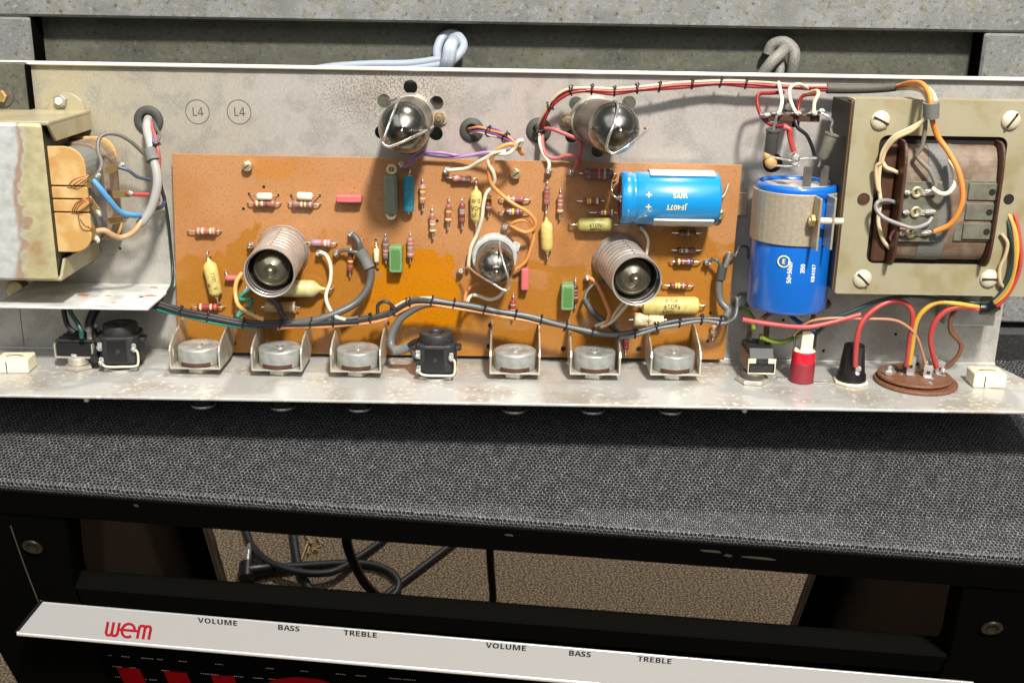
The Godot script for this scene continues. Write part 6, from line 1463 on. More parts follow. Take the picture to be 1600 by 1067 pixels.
# ---------------------------------------------------------------- single wires
func wire(label: String, c: Color, r: float, pts: Array, called := "wire") -> void:
	# insulation is never quite straight
	var bent := pts.duplicate()
	for i in range(1, bent.size() - 1):
		bent[i] += Vector3(rng.randf_range(-0.3, 0.3), rng.randf_range(-0.3, 0.3), rng.randf_range(-0.3, 0.3))
	single(called, tube(Shape.new(), bent, r, 10, 6), shade(c), label, "wire", pts[0])

func sleeve(label: String, m: Material, r: float, pts: Array) -> void:
	single("cable_sleeve", tube(Shape.new(), pts, r, 16, 4), m, label, "cable sleeve", pts[0])

func wires() -> void:
	var white := Color(0.70, 0.64, 0.48)
	var cream := Color(0.66, 0.55, 0.34)
	var org := Color(0.66, 0.27, 0.07)
	var grey := Color(0.17, 0.17, 0.17)
	var dgrey := Color(0.09, 0.09, 0.088)
	var pink := Color(0.42, 0.085, 0.08)
	var purple := Color(0.26, 0.12, 0.33)
	var black := Color(0.014, 0.014, 0.016)
	var green := Color(0.03, 0.22, 0.15)
	var red := Color(0.42, 0.05, 0.045)
	# yellow-coil transformer
	wire("thick grey sheathed cable curving from its grommet to the yellow coil", Color(0.36, 0.35, 0.33), 2.25, [Vector3(-182.8, 67.1, 1.0), Vector3(-180.9, 63.8, 10.0), Vector3(-176.9, 58.3, 20.0), Vector3(-173.8, 50.4, 25.0), Vector3(-172.4, 41.4, 27.0), Vector3(-173.3, 33.8, 28.0), Vector3(-176.3, 26.7, 29.0), Vector3(-180.2, 21.2, 30.0), Vector3(-181.6, 19.9, 30.0)], "sheathed_cable")
	sleeve("grey rubber sleeve round the sheathed cable", M.grey_tape, 3.6, [Vector3(-175.6, 55.3, 23.0), Vector3(-173.7, 50.1, 25.4)])
	wire("blue wire beside the grey sheathed cable in the grommet", Color(0.08, 0.14, 0.36), 0.8, [Vector3(-181.9, 66.5, 1.0), Vector3(-178.1, 63.1, 12.0), Vector3(-174.1, 58.6, 22.0), Vector3(-172.6, 53.5, 25.0)])
	wire("pink wire beside the grey sheathed cable in the grommet", pink, 0.85, [Vector3(-181.2, 67.1, 1.0), Vector3(-176.8, 63.6, 13.0), Vector3(-172.5, 58.7, 23.0), Vector3(-171.2, 52.0, 25.0), Vector3(-172.0, 42.5, 24.0), Vector3(-172.7, 37.0, 23.0)])
	wire("short dark grey wire end knotted over the pink wire", dgrey, 0.7, [Vector3(-180.6, 67.2, 1.0), Vector3(-174.9, 64.4, 14.0), Vector3(-171.1, 61.7, 22.0), Vector3(-171.3, 59.1, 26.0), Vector3(-173.2, 58.5, 26.0), Vector3(-172.9, 57.5, 23.0), Vector3(-170.7, 58.0, 22.0)])
	wire("dark grey wire looping from the sleeve to the yellow coil's tag", Color(0.14, 0.125, 0.11), 0.95, [Vector3(-178.8, 53.2, 24.0), Vector3(-182.9, 59.2, 28.0), Vector3(-187.7, 62.8, 31.0), Vector3(-192.6, 63.7, 34.0), Vector3(-195.3, 61.7, 37.0), Vector3(-194.8, 56.4, 40.0), Vector3(-192.6, 52.1, 43.0), Vector3(-192.2, 49.0, 46.0), Vector3(-193.5, 47.0, 47.0)])
	wire("slate blue wire from the upper rear tag to the grey cable", Color(0.06, 0.08, 0.13), 0.85, [Vector3(-186.5, 48.7, 38.0), Vector3(-182.5, 46.8, 37.0), Vector3(-179.5, 43.7, 34.0), Vector3(-175.5, 41.2, 28.0)])
	wire("bright blue wire from the coil's front tag to the grey cable", Color(0.08, 0.28, 0.52), 1.35, [Vector3(-195.5, 44.2, 48.0), Vector3(-192.0, 39.7, 48.0), Vector3(-189.1, 33.7, 46.0), Vector3(-186.1, 28.4, 42.0), Vector3(-182.8, 25.6, 37.0), Vector3(-180.5, 24.7, 32.0)])
	wire("red wire from the middle rear tag to the grey cable", red, 0.95, [Vector3(-184.3, 36.3, 38.0), Vector3(-180.5, 35.5, 35.0), Vector3(-176.3, 34.4, 30.0)])
	wire("tan wire from the lowest front tag to the grey cable's end", Color(0.50, 0.30, 0.16), 1.35, [Vector3(-196.4, 19.7, 47.0), Vector3(-193.1, 19.6, 46.0), Vector3(-190.7, 17.3, 44.0), Vector3(-187.9, 15.2, 41.0), Vector3(-184.6, 16.1, 38.0), Vector3(-182.0, 18.5, 34.0), Vector3(-180.1, 22.0, 31.0)])
	wire("navy wire curling behind the grey cable's bend", Color(0.03, 0.04, 0.10), 0.95, [Vector3(-172.7, 41.2, 22.0), Vector3(-173.8, 34.2, 16.0), Vector3(-174.5, 28.7, 12.0), Vector3(-175.1, 25.8, 14.0), Vector3(-175.8, 25.6, 20.0), Vector3(-176.6, 26.9, 25.0)])
	wire("thin dark green wire hugging the board's edge down to the shelf", Color(0.015, 0.03, 0.025), 0.75, [Vector3(-174.7, 34.8, 14.0), Vector3(-175.9, 24.9, 6.0), Vector3(-176.3, 14.5, 3.0), Vector3(-176.4, 0.9, 2.0), Vector3(-175.5, -8.8, 4.0), Vector3(-174.6, -15.8, 10.0), Vector3(-176.6, -21.0, 22.0)])
	# under the shelf
	wire("black wire from the shelf's underside to the slide switch", black, 1.3, [Vector3(-225.8, -21.9, 22.0), Vector3(-224.0, -26.8, 28.0), Vector3(-220.6, -31.3, 33.0), Vector3(-217.0, -34.6, 35.0)])
	wire("dark green wire from the shelf's underside to the slide switch", Color(0.012, 0.07, 0.055), 1.2, [Vector3(-223.2, -21.8, 22.0), Vector3(-220.3, -25.8, 29.0), Vector3(-215.6, -28.9, 34.0), Vector3(-213.3, -33.3, 36.0), Vector3(-213.4, -36.9, 36.0)])
	wire("thick black cable behind the shelf's jack socket", black, 2.4, [Vector3(-210.0, -24.8, 20.0), Vector3(-212.7, -30.1, 22.0), Vector3(-213.8, -35.2, 24.0), Vector3(-210.0, -40.7, 26.0), Vector3(-208.1, -45.5, 30.0), Vector3(-208.1, -48.2, 36.0)])
	# purple, cream and orange above the board
	wire("purple wire twisting from a solder post along the board's top edge", purple, 0.8, [Vector3(-54.5, 46.8, 13.0), Vector3(-50.9, 48.9, 14.0), Vector3(-47.4, 52.4, 14.0), Vector3(-43.6, 54.7, 14.0), Vector3(-35.4, 54.5, 14.0), Vector3(-27.6, 53.2, 13.0), Vector3(-18.0, 54.4, 16.0), Vector3(-7.0, 56.1, 20.0), Vector3(-0.8, 57.4, 22.0)])
	wire("second purple wire twisted under the first at the board's top edge", Color(0.38, 0.24, 0.44), 0.8, [Vector3(-51.4, 49.2, 12.0), Vector3(-46.5, 53.6, 13.0), Vector3(-38.7, 52.9, 12.0), Vector3(-30.8, 51.8, 12.0), Vector3(-21.2, 53.6, 15.0), Vector3(-13.3, 55.4, 18.0), Vector3(-3.9, 55.5, 22.0)])
	wire("cream wire from a solder post sweeping up to a loop by the grommet", white, 0.95, [Vector3(-32.9, 45.9, 13.0), Vector3(-28.5, 46.4, 14.0), Vector3(-22.0, 48.0, 17.0), Vector3(-15.6, 52.2, 22.0), Vector3(-9.4, 55.6, 25.0), Vector3(-3.2, 56.5, 27.0), Vector3(0.1, 58.9, 28.0), Vector3(1.9, 62.4, 29.0), Vector3(3.7, 63.3, 29.0), Vector3(2.9, 60.3, 27.0)])
	wire("orange wire swinging down from the bunch to a loop at its post", org, 0.95, [Vector3(2.9, 59.0, 24.0), Vector3(4.5, 56.7, 23.0), Vector3(3.6, 56.0, 22.0), Vector3(1.0, 60.1, 26.0), Vector3(-3.3, 60.8, 27.0), Vector3(-8.1, 57.7, 27.0), Vector3(-10.9, 52.3, 24.0), Vector3(-11.9, 48.0, 22.0), Vector3(-10.6, 40.8, 20.0), Vector3(-5.8, 35.2, 20.0), Vector3(0.6, 31.0, 21.0), Vector3(7.2, 27.3, 21.0), Vector3(11.1, 22.7, 20.0), Vector3(10.6, 18.6, 19.0), Vector3(7.2, 16.7, 18.0), Vector3(3.0, 17.4, 17.0), Vector3(-0.9, 19.0, 14.0)])
	wire("orange wire looping from the post down behind the bare valve", org, 0.9, [Vector3(-0.9, 19.0, 14.0), Vector3(1.7, 21.4, 16.0), Vector3(5.8, 22.0, 17.0), Vector3(8.7, 19.8, 17.0), Vector3(10.7, 15.1, 16.0), Vector3(9.9, 8.6, 15.0), Vector3(7.2, 0.7, 14.0), Vector3(2.1, -3.9, 13.0)])
	wire("white wire hanging past the printed yellow capacitor to the bare valve", white, 0.95, [Vector3(-3.9, 57.6, 26.0), Vector3(-8.7, 57.1, 27.0), Vector3(-12.1, 54.0, 25.0), Vector3(-12.1, 51.0, 24.0), Vector3(-9.6, 47.2, 23.0), Vector3(-9.0, 42.5, 21.0), Vector3(-10.6, 39.0, 19.0), Vector3(-13.4, 35.0, 18.0), Vector3(-14.6, 29.2, 18.0), Vector3(-15.2, 22.6, 17.0), Vector3(-18.1, 14.4, 15.0), Vector3(-20.7, 7.5, 14.0), Vector3(-21.7, 1.0, 13.0), Vector3(-22.0, -3.6, 12.0)])
	wire("pinkish wire from the rear grommet bending down to a solder post", pink, 0.95, [Vector3(13.9, 66.1, 5.0), Vector3(18.5, 66.7, 10.0), Vector3(24.8, 64.9, 12.0), Vector3(31.0, 62.5, 14.0), Vector3(33.0, 59.7, 14.0), Vector3(32.6, 53.7, 14.0), Vector3(31.2, 47.9, 13.0)])
	wire("pinkish wire dipping in an S from the grommet to the same post", Color(0.46, 0.11, 0.10), 0.95, [Vector3(14.3, 63.1, 4.0), Vector3(14.3, 58.6, 8.0), Vector3(16.3, 54.0, 11.0), Vector3(20.7, 52.3, 12.0), Vector3(25.7, 54.4, 13.0), Vector3(30.0, 54.3, 14.0), Vector3(31.7, 51.5, 14.0), Vector3(30.3, 47.6, 13.0)])
	wire("white wire from the grommet straight down to its solder post", white, 0.9, [Vector3(13.0, 64.2, 3.0), Vector3(13.1, 59.7, 7.0), Vector3(14.7, 54.5, 10.0), Vector3(17.3, 50.4, 12.0), Vector3(17.4, 46.9, 12.0)])
	# around the pots and cans
	wire("white wire curving from its post past the yellow capacitor into the bundle", white, 0.95, [Vector3(-97.1, 3.4, 13.0), Vector3(-94.1, 2.0, 14.0), Vector3(-91.5, -3.0, 15.0), Vector3(-91.9, -10.5, 16.0), Vector3(-94.1, -18.0, 18.0), Vector3(-92.5, -23.2, 21.0), Vector3(-88.4, -26.7, 25.0), Vector3(-83.0, -28.0, 27.0)])
	wire("thick grey cable swinging from the bundle up to the taped sleeve", Color(0.085, 0.085, 0.083), 2.0, [Vector3(-112.3, -30.9, 26.0), Vector3(-99.3, -28.6, 26.0), Vector3(-88.2, -25.6, 24.0), Vector3(-79.0, -21.2, 20.0), Vector3(-73.4, -14.6, 17.0), Vector3(-71.5, -7.0, 15.0), Vector3(-73.4, 0.4, 14.0)], "grey_cable")
	sleeve("dark taped sleeve where the grey cable splits beside the resistors", M.grey_tape, 3.0, [Vector3(-72.1, -4.0, 15.0), Vector3(-74.4, 0.7, 14.0), Vector3(-77.2, 4.9, 14.0)])
	wire("grey wire rising from the taped sleeve to the upper post", dgrey, 1.5, [Vector3(-76.6, 4.3, 14.0), Vector3(-77.1, 8.6, 14.0), Vector3(-78.8, 11.3, 13.0), Vector3(-80.8, 12.7, 12.0)])
	wire("thin grey wire from the taped sleeve to the white wire's neighbour post", dgrey, 0.95, [Vector3(-77.6, 3.9, 14.0), Vector3(-80.8, 3.9, 14.0), Vector3(-84.8, 4.6, 13.0), Vector3(-88.2, 3.0, 12.0)])
	wire("orange wire arcing beside the short pink component into the bundle", Color(0.66, 0.36, 0.12), 1.1, [Vector3(-137.3, -8.0, 13.0), Vector3(-140.0, -12.2, 15.0), Vector3(-140.5, -17.7, 17.0), Vector3(-138.4, -22.9, 20.0), Vector3(-133.4, -25.8, 24.0), Vector3(-128.0, -27.1, 27.0), Vector3(-124.0, -28.1, 28.0)])
	wire("green wire curling under the first ridged can", green, 0.95, [Vector3(-133.2, -16.7, 13.0), Vector3(-137.4, -19.2, 14.0), Vector3(-138.9, -21.3, 15.0), Vector3(-135.7, -21.3, 16.0), Vector3(-132.2, -20.6, 17.0)])
	wire("green wire looping from the can down into the bundle", green, 0.95, [Vector3(-131.9, -21.0, 17.0), Vector3(-133.8, -24.8, 18.0), Vector3(-137.1, -26.0, 21.0), Vector3(-137.8, -27.6, 25.0), Vector3(-133.9, -26.0, 22.0), Vector3(-129.3, -26.4, 24.0)])
	wire("thick black cable dropping from the first ridged can into the bundle", Color(0.045, 0.045, 0.046), 1.6, [Vector3(-124.0, -21.0, 14.0), Vector3(-119.9, -22.8, 17.0), Vector3(-116.3, -26.0, 21.0), Vector3(-113.1, -29.8, 25.0)])
	wire("thick grey cable hooping from the bundle down to the middle jack", Color(0.12, 0.12, 0.115), 2.1, [Vector3(-34.8, -18.5, 26.0), Vector3(-42.8, -18.9, 26.0), Vector3(-49.7, -22.3, 25.0), Vector3(-55.9, -27.8, 25.0), Vector3(-59.4, -34.3, 26.0), Vector3(-60.3, -40.1, 28.0), Vector3(-57.8, -42.9, 31.0)], "grey_cable")
	sleeve("grey rubber sleeve ending the cable at the middle jack", M.grey_tape, 2.5, [Vector3(-58.4, -42.5, 31.0), Vector3(-54.4, -41.5, 32.0), Vector3(-50.8, -39.4, 33.0)])
	wire("dark wire from the sleeve to the middle jack's upper lug", black, 1.1, [Vector3(-51.4, -39.4, 33.0), Vector3(-48.7, -36.7, 34.0), Vector3(-46.1, -35.3, 35.0)])
	wire("dark wire from the sleeve to the middle jack's lower lug", Color(0.04, 0.04, 0.04), 1.2, [Vector3(-51.1, -40.1, 33.0), Vector3(-48.6, -41.7, 36.0), Vector3(-46.8, -44.4, 39.0), Vector3(-45.0, -45.4, 41.0)])
	wire("thin black loop standing up from the bundle by the second pot group", Color(0.03, 0.03, 0.03), 0.9, [Vector3(-67.0, -24.7, 26.0), Vector3(-66.7, -20.1, 28.0), Vector3(-63.3, -17.5, 29.0), Vector3(-60.1, -18.4, 29.0), Vector3(-58.4, -22.0, 28.0), Vector3(-61.6, -24.7, 28.0)])
	wire("orange wire from behind the bare valve down to the bundle", Color(0.56, 0.20, 0.08), 0.9, [Vector3(-16.8, -11.9, 12.0), Vector3(-20.6, -13.4, 14.0), Vector3(-23.1, -15.7, 17.0), Vector3(-23.3, -18.2, 25.0)])
	wire("white wire from under the bare valve to the bundle", white, 0.9, [Vector3(-3.0, -13.7, 13.0), Vector3(-6.2, -17.7, 15.0), Vector3(-11.0, -18.5, 17.0), Vector3(-17.5, -16.4, 19.0), Vector3(-20.6, -16.0, 22.0), Vector3(-22.0, -17.9, 26.0)])
	wire("pair of white leads dropping beside the second ridged can", white, 0.75, [Vector3(65.0, 18.0, 13.0), Vector3(67.2, 16.2, 14.0), Vector3(68.6, 11.5, 13.0), Vector3(68.1, 4.6, 12.0)])
	wire("orange wire from a post beside the green block into the bundle", Color(0.58, 0.21, 0.06), 1.1, [Vector3(38.9, -7.3, 13.0), Vector3(42.2, -9.3, 14.0), Vector3(44.8, -12.8, 16.0), Vector3(47.7, -18.7, 19.0), Vector3(49.6, -24.2, 23.0), Vector3(47.6, -28.8, 26.0)])
	wire("thin dark wire from behind the second can to the bundle", dgrey, 0.9, [Vector3(47.6, -9.8, 12.0), Vector3(42.6, -10.7, 14.0), Vector3(38.7, -14.3, 16.0), Vector3(37.1, -18.5, 18.0)])
	sleeve("dark rubber sleeve slanting down into the bundle", M.rubber, 1.7, [Vector3(37.4, -17.8, 18.0), Vector3(41.3, -23.3, 21.0), Vector3(46.8, -27.3, 24.0)])
	wire("dark cable end running from the sleeve into the bundle's lowest point", black, 0.9, [Vector3(46.8, -27.3, 24.0), Vector3(51.6, -30.4, 26.0), Vector3(55.5, -32.7, 27.0)])
	wire("white wire slanting from the second can to the bundle", white, 0.85, [Vector3(60.3, -18.6, 16.0), Vector3(55.7, -23.6, 20.0), Vector3(50.9, -27.7, 25.0), Vector3(45.0, -29.8, 27.0)])
	wire("cream wire parallel to the white one below the second can", cream, 0.8, [Vector3(57.8, -18.9, 15.0), Vector3(53.4, -23.3, 20.0), Vector3(49.6, -26.6, 24.0), Vector3(42.4, -29.2, 27.0)])
	# far end of the board
	wire("grey cable rising from the bundle along the board's far edge", Color(0.11, 0.11, 0.105), 1.9, [Vector3(107.9, -24.6, 24.0), Vector3(110.1, -22.0, 20.0), Vector3(107.0, -17.5, 17.0), Vector3(105.3, -11.4, 15.0), Vector3(105.9, -3.2, 14.0)], "grey_cable")
	sleeve("dark sleeve on the grey cable at the board's far edge", M.rubber, 2.5, [Vector3(105.9, -6.7, 15.0), Vector3(106.3, -2.7, 15.0), Vector3(106.8, -0.3, 15.0)])
	wire("grey core bending from the sleeve to the far corner post", Color(0.12, 0.12, 0.115), 1.4, [Vector3(107.8, -0.6, 15.0), Vector3(109.0, 2.8, 14.0), Vector3(109.9, 6.2, 13.0)])
	wire("thin grey core kinking from the sleeve to the near post", dgrey, 0.9, [Vector3(105.8, 0.0, 15.0), Vector3(103.6, 3.3, 15.0), Vector3(101.5, 3.3, 14.0), Vector3(99.9, 1.4, 13.0), Vector3(98.3, 2.5, 12.0)])
	wire("thin dark wire hooking off the board towards the blue capacitor", dgrey, 0.7, [Vector3(110.9, 5.9, 13.0), Vector3(113.1, 4.4, 12.0), Vector3(114.1, 6.8, 11.0), Vector3(116.1, 9.0, 10.0), Vector3(119.8, 7.9, 8.0), Vector3(121.3, 1.8, 6.0)])
	wire("grey wire looping past the earthing screw into the bundle", dgrey, 1.0, [Vector3(103.8, -27.4, 25.0), Vector3(108.6, -26.7, 25.0), Vector3(112.7, -24.2, 24.0), Vector3(114.1, -20.0, 22.0), Vector3(113.8, -15.2, 20.0), Vector3(112.9, -17.4, 17.0)])
	# by the upright capacitor
	wire("dark red wire rounding the tag strip's near end", Color(0.22, 0.012, 0.012), 0.95, [Vector3(130.5, 86.3, 12.0), Vector3(123.7, 86.1, 15.0), Vector3(117.4, 85.6, 17.0), Vector3(116.0, 82.0, 21.0), Vector3(117.0, 77.7, 25.0), Vector3(119.7, 73.7, 27.0), Vector3(124.0, 71.9, 29.0), Vector3(129.0, 71.9, 31.0), Vector3(130.6, 67.8, 31.0), Vector3(132.8, 60.7, 32.0)])
	wire("bright red wire end dropping to the amber disc's joint", red, 1.25, [Vector3(127.0, 71.8, 33.0), Vector3(129.6, 70.8, 34.0), Vector3(130.2, 67.2, 34.0), Vector3(132.6, 60.7, 34.0)])
	wire("black wire from the tag strip to the taller capacitor tag", black, 0.9, [Vector3(132.9, 74.9, 30.0), Vector3(134.5, 71.4, 31.0), Vector3(138.4, 67.9, 31.0), Vector3(141.6, 63.0, 30.0), Vector3(143.8, 58.3, 29.0)])
	wire("white wire bending from the lip down to the tag strip's first lug", white, 0.9, [Vector3(127.6, 90.8, 12.0), Vector3(126.7, 86.8, 22.0), Vector3(126.5, 82.8, 27.0), Vector3(124.8, 77.8, 31.0)])
	wire("white wire arching over to the tag strip's middle lug", white, 0.85, [Vector3(142.3, 88.1, 10.0), Vector3(135.3, 91.0, 20.0), Vector3(130.4, 89.3, 26.0), Vector3(130.0, 85.3, 28.0), Vector3(131.4, 80.8, 30.0), Vector3(133.2, 78.0, 31.0)])
	wire("cream wire hooking down to the tag strip's far lug", cream, 0.9, [Vector3(141.0, 86.2, 16.0), Vector3(142.7, 88.4, 24.0), Vector3(143.3, 87.2, 27.0), Vector3(141.7, 83.2, 29.0), Vector3(141.0, 78.4, 31.0)])
	wire("dark red wire running behind the tag strip", Color(0.20, 0.012, 0.012), 0.9, [Vector3(148.4, 85.4, 9.0), Vector3(140.8, 84.9, 12.0), Vector3(137.8, 83.3, 15.0), Vector3(135.6, 79.5, 22.0), Vector3(134.6, 74.7, 28.0)])
	# brown-coil transformer
	wire("orange wire arching from the taped bundle down across the brown coil", Color(0.70, 0.25, 0.05), 1.25, [Vector3(184.0, 89.8, 15.0), Vector3(183.5, 93.0, 32.0), Vector3(183.8, 94.0, 48.0), Vector3(184.2, 90.9, 58.0), Vector3(184.9, 85.6, 61.0), Vector3(187.1, 79.1, 58.0), Vector3(191.3, 71.9, 56.0), Vector3(196.1, 65.0, 58.0), Vector3(200.9, 56.1, 61.0), Vector3(203.9, 46.1, 62.0), Vector3(203.6, 38.0, 61.0), Vector3(200.8, 31.9, 59.0), Vector3(195.6, 27.9, 56.0)])
	wire("cream wire arching out beside the orange one, then down the frame", cream, 0.95, [Vector3(184.1, 88.9, 15.0), Vector3(185.0, 90.4, 32.0), Vector3(184.8, 90.6, 48.0), Vector3(183.8, 87.2, 58.0), Vector3(183.8, 81.8, 60.0), Vector3(182.4, 77.9, 58.0), Vector3(177.8, 74.5, 56.0), Vector3(172.8, 70.6, 53.0), Vector3(169.8, 65.0, 50.0), Vector3(169.3, 59.0, 49.0), Vector3(169.9, 49.0, 48.0), Vector3(171.5, 40.1, 48.0), Vector3(171.9, 31.0, 48.0), Vector3(174.5, 22.2, 48.0), Vector3(178.9, 17.7, 47.0)])
	wire("second cream wire running down the window's edge of the brown coil", Color(0.60, 0.46, 0.26), 0.85, [Vector3(184.4, 79.9, 58.0), Vector3(178.9, 74.1, 57.0), Vector3(173.7, 70.2, 54.0), Vector3(170.1, 64.2, 51.0), Vector3(169.4, 58.5, 50.0), Vector3(167.6, 56.0, 49.0), Vector3(169.2, 47.5, 48.0), Vector3(170.7, 44.6, 48.0)])
	wire("white wire arching with the orange one to the top tag", white, 1.0, [Vector3(184.5, 90.5, 15.0), Vector3(185.2, 92.5, 36.0), Vector3(186.8, 92.2, 50.0), Vector3(187.6, 88.9, 57.0), Vector3(187.6, 83.5, 59.0)])
	sleeve("grey collar gripping the orange and cream wires over the frame", M.grey_tape, 3.5, [Vector3(185.1, 86.9, 60.0), Vector3(186.1, 80.1, 59.0)])
	wire("white loop from under the orange wire to the top tag", white, 1.05, [Vector3(198.8, 60.8, 54.0), Vector3(200.6, 56.0, 57.0), Vector3(200.5, 51.1, 59.0), Vector3(197.8, 47.1, 60.0), Vector3(194.8, 46.0, 59.0), Vector3(191.4, 48.3, 57.0)])
	wire("grey wire bending over the brown paper to the top tag", Color(0.20, 0.18, 0.15), 1.0, [Vector3(184.1, 79.9, 58.0), Vector3(185.0, 73.8, 56.0), Vector3(185.1, 67.0, 55.0), Vector3(184.0, 62.6, 54.0), Vector3(186.3, 59.5, 55.0), Vector3(189.7, 55.7, 56.0), Vector3(192.6, 51.0, 56.0), Vector3(193.2, 48.7, 56.0)])
	wire("grey wire looping out of the window to the middle tag", Color(0.22, 0.21, 0.21), 1.0, [Vector3(179.9, 39.3, 48.0), Vector3(174.3, 41.1, 50.0), Vector3(169.0, 40.5, 52.0), Vector3(168.2, 37.4, 53.0), Vector3(171.8, 33.9, 55.0), Vector3(178.3, 31.4, 57.0), Vector3(184.9, 30.0, 58.0), Vector3(191.0, 31.3, 57.0), Vector3(193.6, 34.5, 56.0)])
	wire("short cream wire entering the brown former's hole", cream, 1.0, [Vector3(169.5, 59.6, 49.0), Vector3(171.9, 56.6, 49.0), Vector3(175.1, 54.6, 49.0), Vector3(179.2, 53.2, 47.0)])
	wire("pale pink loop by the lowest tag of the brown coil", Color(0.50, 0.20, 0.17), 0.75, [Vector3(179.7, 21.0, 48.0), Vector3(177.9, 23.6, 50.0), Vector3(178.3, 27.1, 52.0), Vector3(181.1, 28.5, 54.0), Vector3(182.7, 27.5, 55.0)])
	wire("cream wire curving down beside the frame's far screw", Color(0.50, 0.38, 0.24), 0.9, [Vector3(230.9, 25.5, 46.0), Vector3(233.8, 21.1, 47.0), Vector3(234.1, 14.9, 47.0), Vector3(232.3, 8.7, 47.0), Vector3(233.6, 2.4, 47.0), Vector3(237.0, -1.6, 46.0)])
	# along the flange, right-hand half
	wire("dark green wire sweeping from the collar to the red lamp", Color(0.02, 0.07, 0.06), 1.0, [Vector3(228.8, -12.4, 42.0), Vector3(218.5, -10.9, 40.0), Vector3(206.0, -8.5, 39.0), Vector3(192.3, -8.0, 38.0), Vector3(178.9, -11.4, 37.0), Vector3(167.3, -16.8, 36.0), Vector3(158.9, -21.8, 34.0), Vector3(152.5, -29.8, 32.0)])
	wire("red wire arching from the fuse holder over to the selector's first tag", red, 1.3, [Vector3(171.2, -43.6, 40.0), Vector3(169.9, -34.0, 42.0), Vector3(170.4, -24.1, 42.0), Vector3(174.0, -17.2, 41.0), Vector3(180.6, -11.9, 40.0), Vector3(188.1, -10.1, 39.0), Vector3(194.1, -12.8, 38.0), Vector3(197.3, -18.6, 38.0), Vector3(198.2, -30.4, 36.0), Vector3(199.1, -45.5, 33.0)])
	wire("yellow-brown wire curving from the collar to the selector's first tag", Color(0.56, 0.33, 0.04), 1.2, [Vector3(227.1, -11.8, 42.0), Vector3(216.4, -10.3, 41.0), Vector3(207.5, -10.4, 40.0), Vector3(201.8, -14.7, 39.0), Vector3(199.3, -21.6, 38.0), Vector3(199.7, -32.1, 36.0), Vector3(200.2, -44.1, 34.0)])
	wire("red wire bending from the collar down to the selector's middle tags", red, 1.35, [Vector3(227.2, -12.1, 42.0), Vector3(218.8, -11.9, 41.0), Vector3(212.1, -14.6, 40.0), Vector3(207.9, -20.5, 39.0), Vector3(207.5, -29.0, 38.0), Vector3(209.9, -37.6, 36.0), Vector3(213.9, -45.6, 34.0)])
	wire("brown wire kinking from the collar to the selector's last tag", Color(0.16, 0.07, 0.035), 1.2, [Vector3(226.4, -11.7, 40.0), Vector3(219.5, -13.0, 38.0), Vector3(216.7, -19.5, 36.0), Vector3(218.7, -26.7, 35.0), Vector3(223.6, -32.3, 35.0), Vector3(223.7, -37.7, 35.0), Vector3(221.2, -42.7, 34.0), Vector3(219.4, -45.8, 33.0)])
	wire("thin brown wire from the red lamp across to the selector", Color(0.42, 0.20, 0.12), 0.75, [Vector3(140.9, -30.1, 34.0), Vector3(142.9, -25.4, 36.0), Vector3(148.0, -21.8, 37.0), Vector3(157.6, -19.7, 38.0), Vector3(173.3, -19.7, 38.0), Vector3(187.5, -20.4, 38.0), Vector3(195.7, -23.3, 38.0), Vector3(201.2, -29.4, 37.0), Vector3(205.8, -38.0, 35.0), Vector3(208.3, -44.3, 34.0)])
	wire("pinkish red wire from the mains switch across behind the lamp", Color(0.48, 0.07, 0.07), 1.2, [Vector3(113.7, -21.1, 38.0), Vector3(121.7, -22.6, 38.0), Vector3(132.8, -23.7, 38.0), Vector3(146.1, -24.1, 38.0), Vector3(157.8, -21.6, 38.0), Vector3(171.5, -17.5, 38.0)])
	wire("brown wire from the mains switch up behind the upright capacitor", Color(0.28, 0.13, 0.09), 1.3, [Vector3(124.8, -22.6, 32.0), Vector3(129.9, -20.4, 28.0), Vector3(138.0, -18.4, 24.0), Vector3(149.9, -19.5, 18.0), Vector3(161.4, -21.4, 12.0), Vector3(164.3, -20.1, 8.0), Vector3(161.3, -18.8, 4.0)])
	wire("blue wire slanting down to the red lamp's far tag", Color(0.04, 0.16, 0.30), 1.2, [Vector3(140.0, -21.9, 14.0), Vector3(142.9, -24.6, 22.0), Vector3(146.8, -26.4, 28.0), Vector3(150.7, -28.1, 31.0), Vector3(153.4, -29.1, 32.0)])
	wire("green and yellow wire from the earthing screw down to the mains switch", Color(0.16, 0.22, 0.03), 1.2, [Vector3(121.1, -24.3, 4.0), Vector3(121.8, -24.2, 14.0), Vector3(121.9, -25.4, 24.0), Vector3(121.6, -29.0, 30.0)])
	wire("green and yellow wire draped from the mains switch to the red lamp", Color(0.20, 0.26, 0.03), 1.2, [Vector3(125.3, -32.0, 32.0), Vector3(130.1, -34.5, 30.0), Vector3(136.7, -35.4, 28.0), Vector3(143.0, -33.2, 28.0), Vector3(148.9, -28.4, 28.0), Vector3(152.1, -23.8, 24.0), Vector3(153.7, -20.4, 16.0)])

# ---------------------------------------------------------------- helpers
# Sizes are in millimetres. Things on the chassis are given in the chassis' own axes (x along it, y up its back plate, z out of the plate);
# things of the cabinet and the room in world axes. FR holds the axes in use, base the foot of the thing being built.
const MM := 0.001
var FR := Transform3D.IDENTITY
var CH := Transform3D.IDENTITY
var base := Vector3.ZERO
var M := {}
var taken := {}
var rng := RandomNumberGenerator.new()

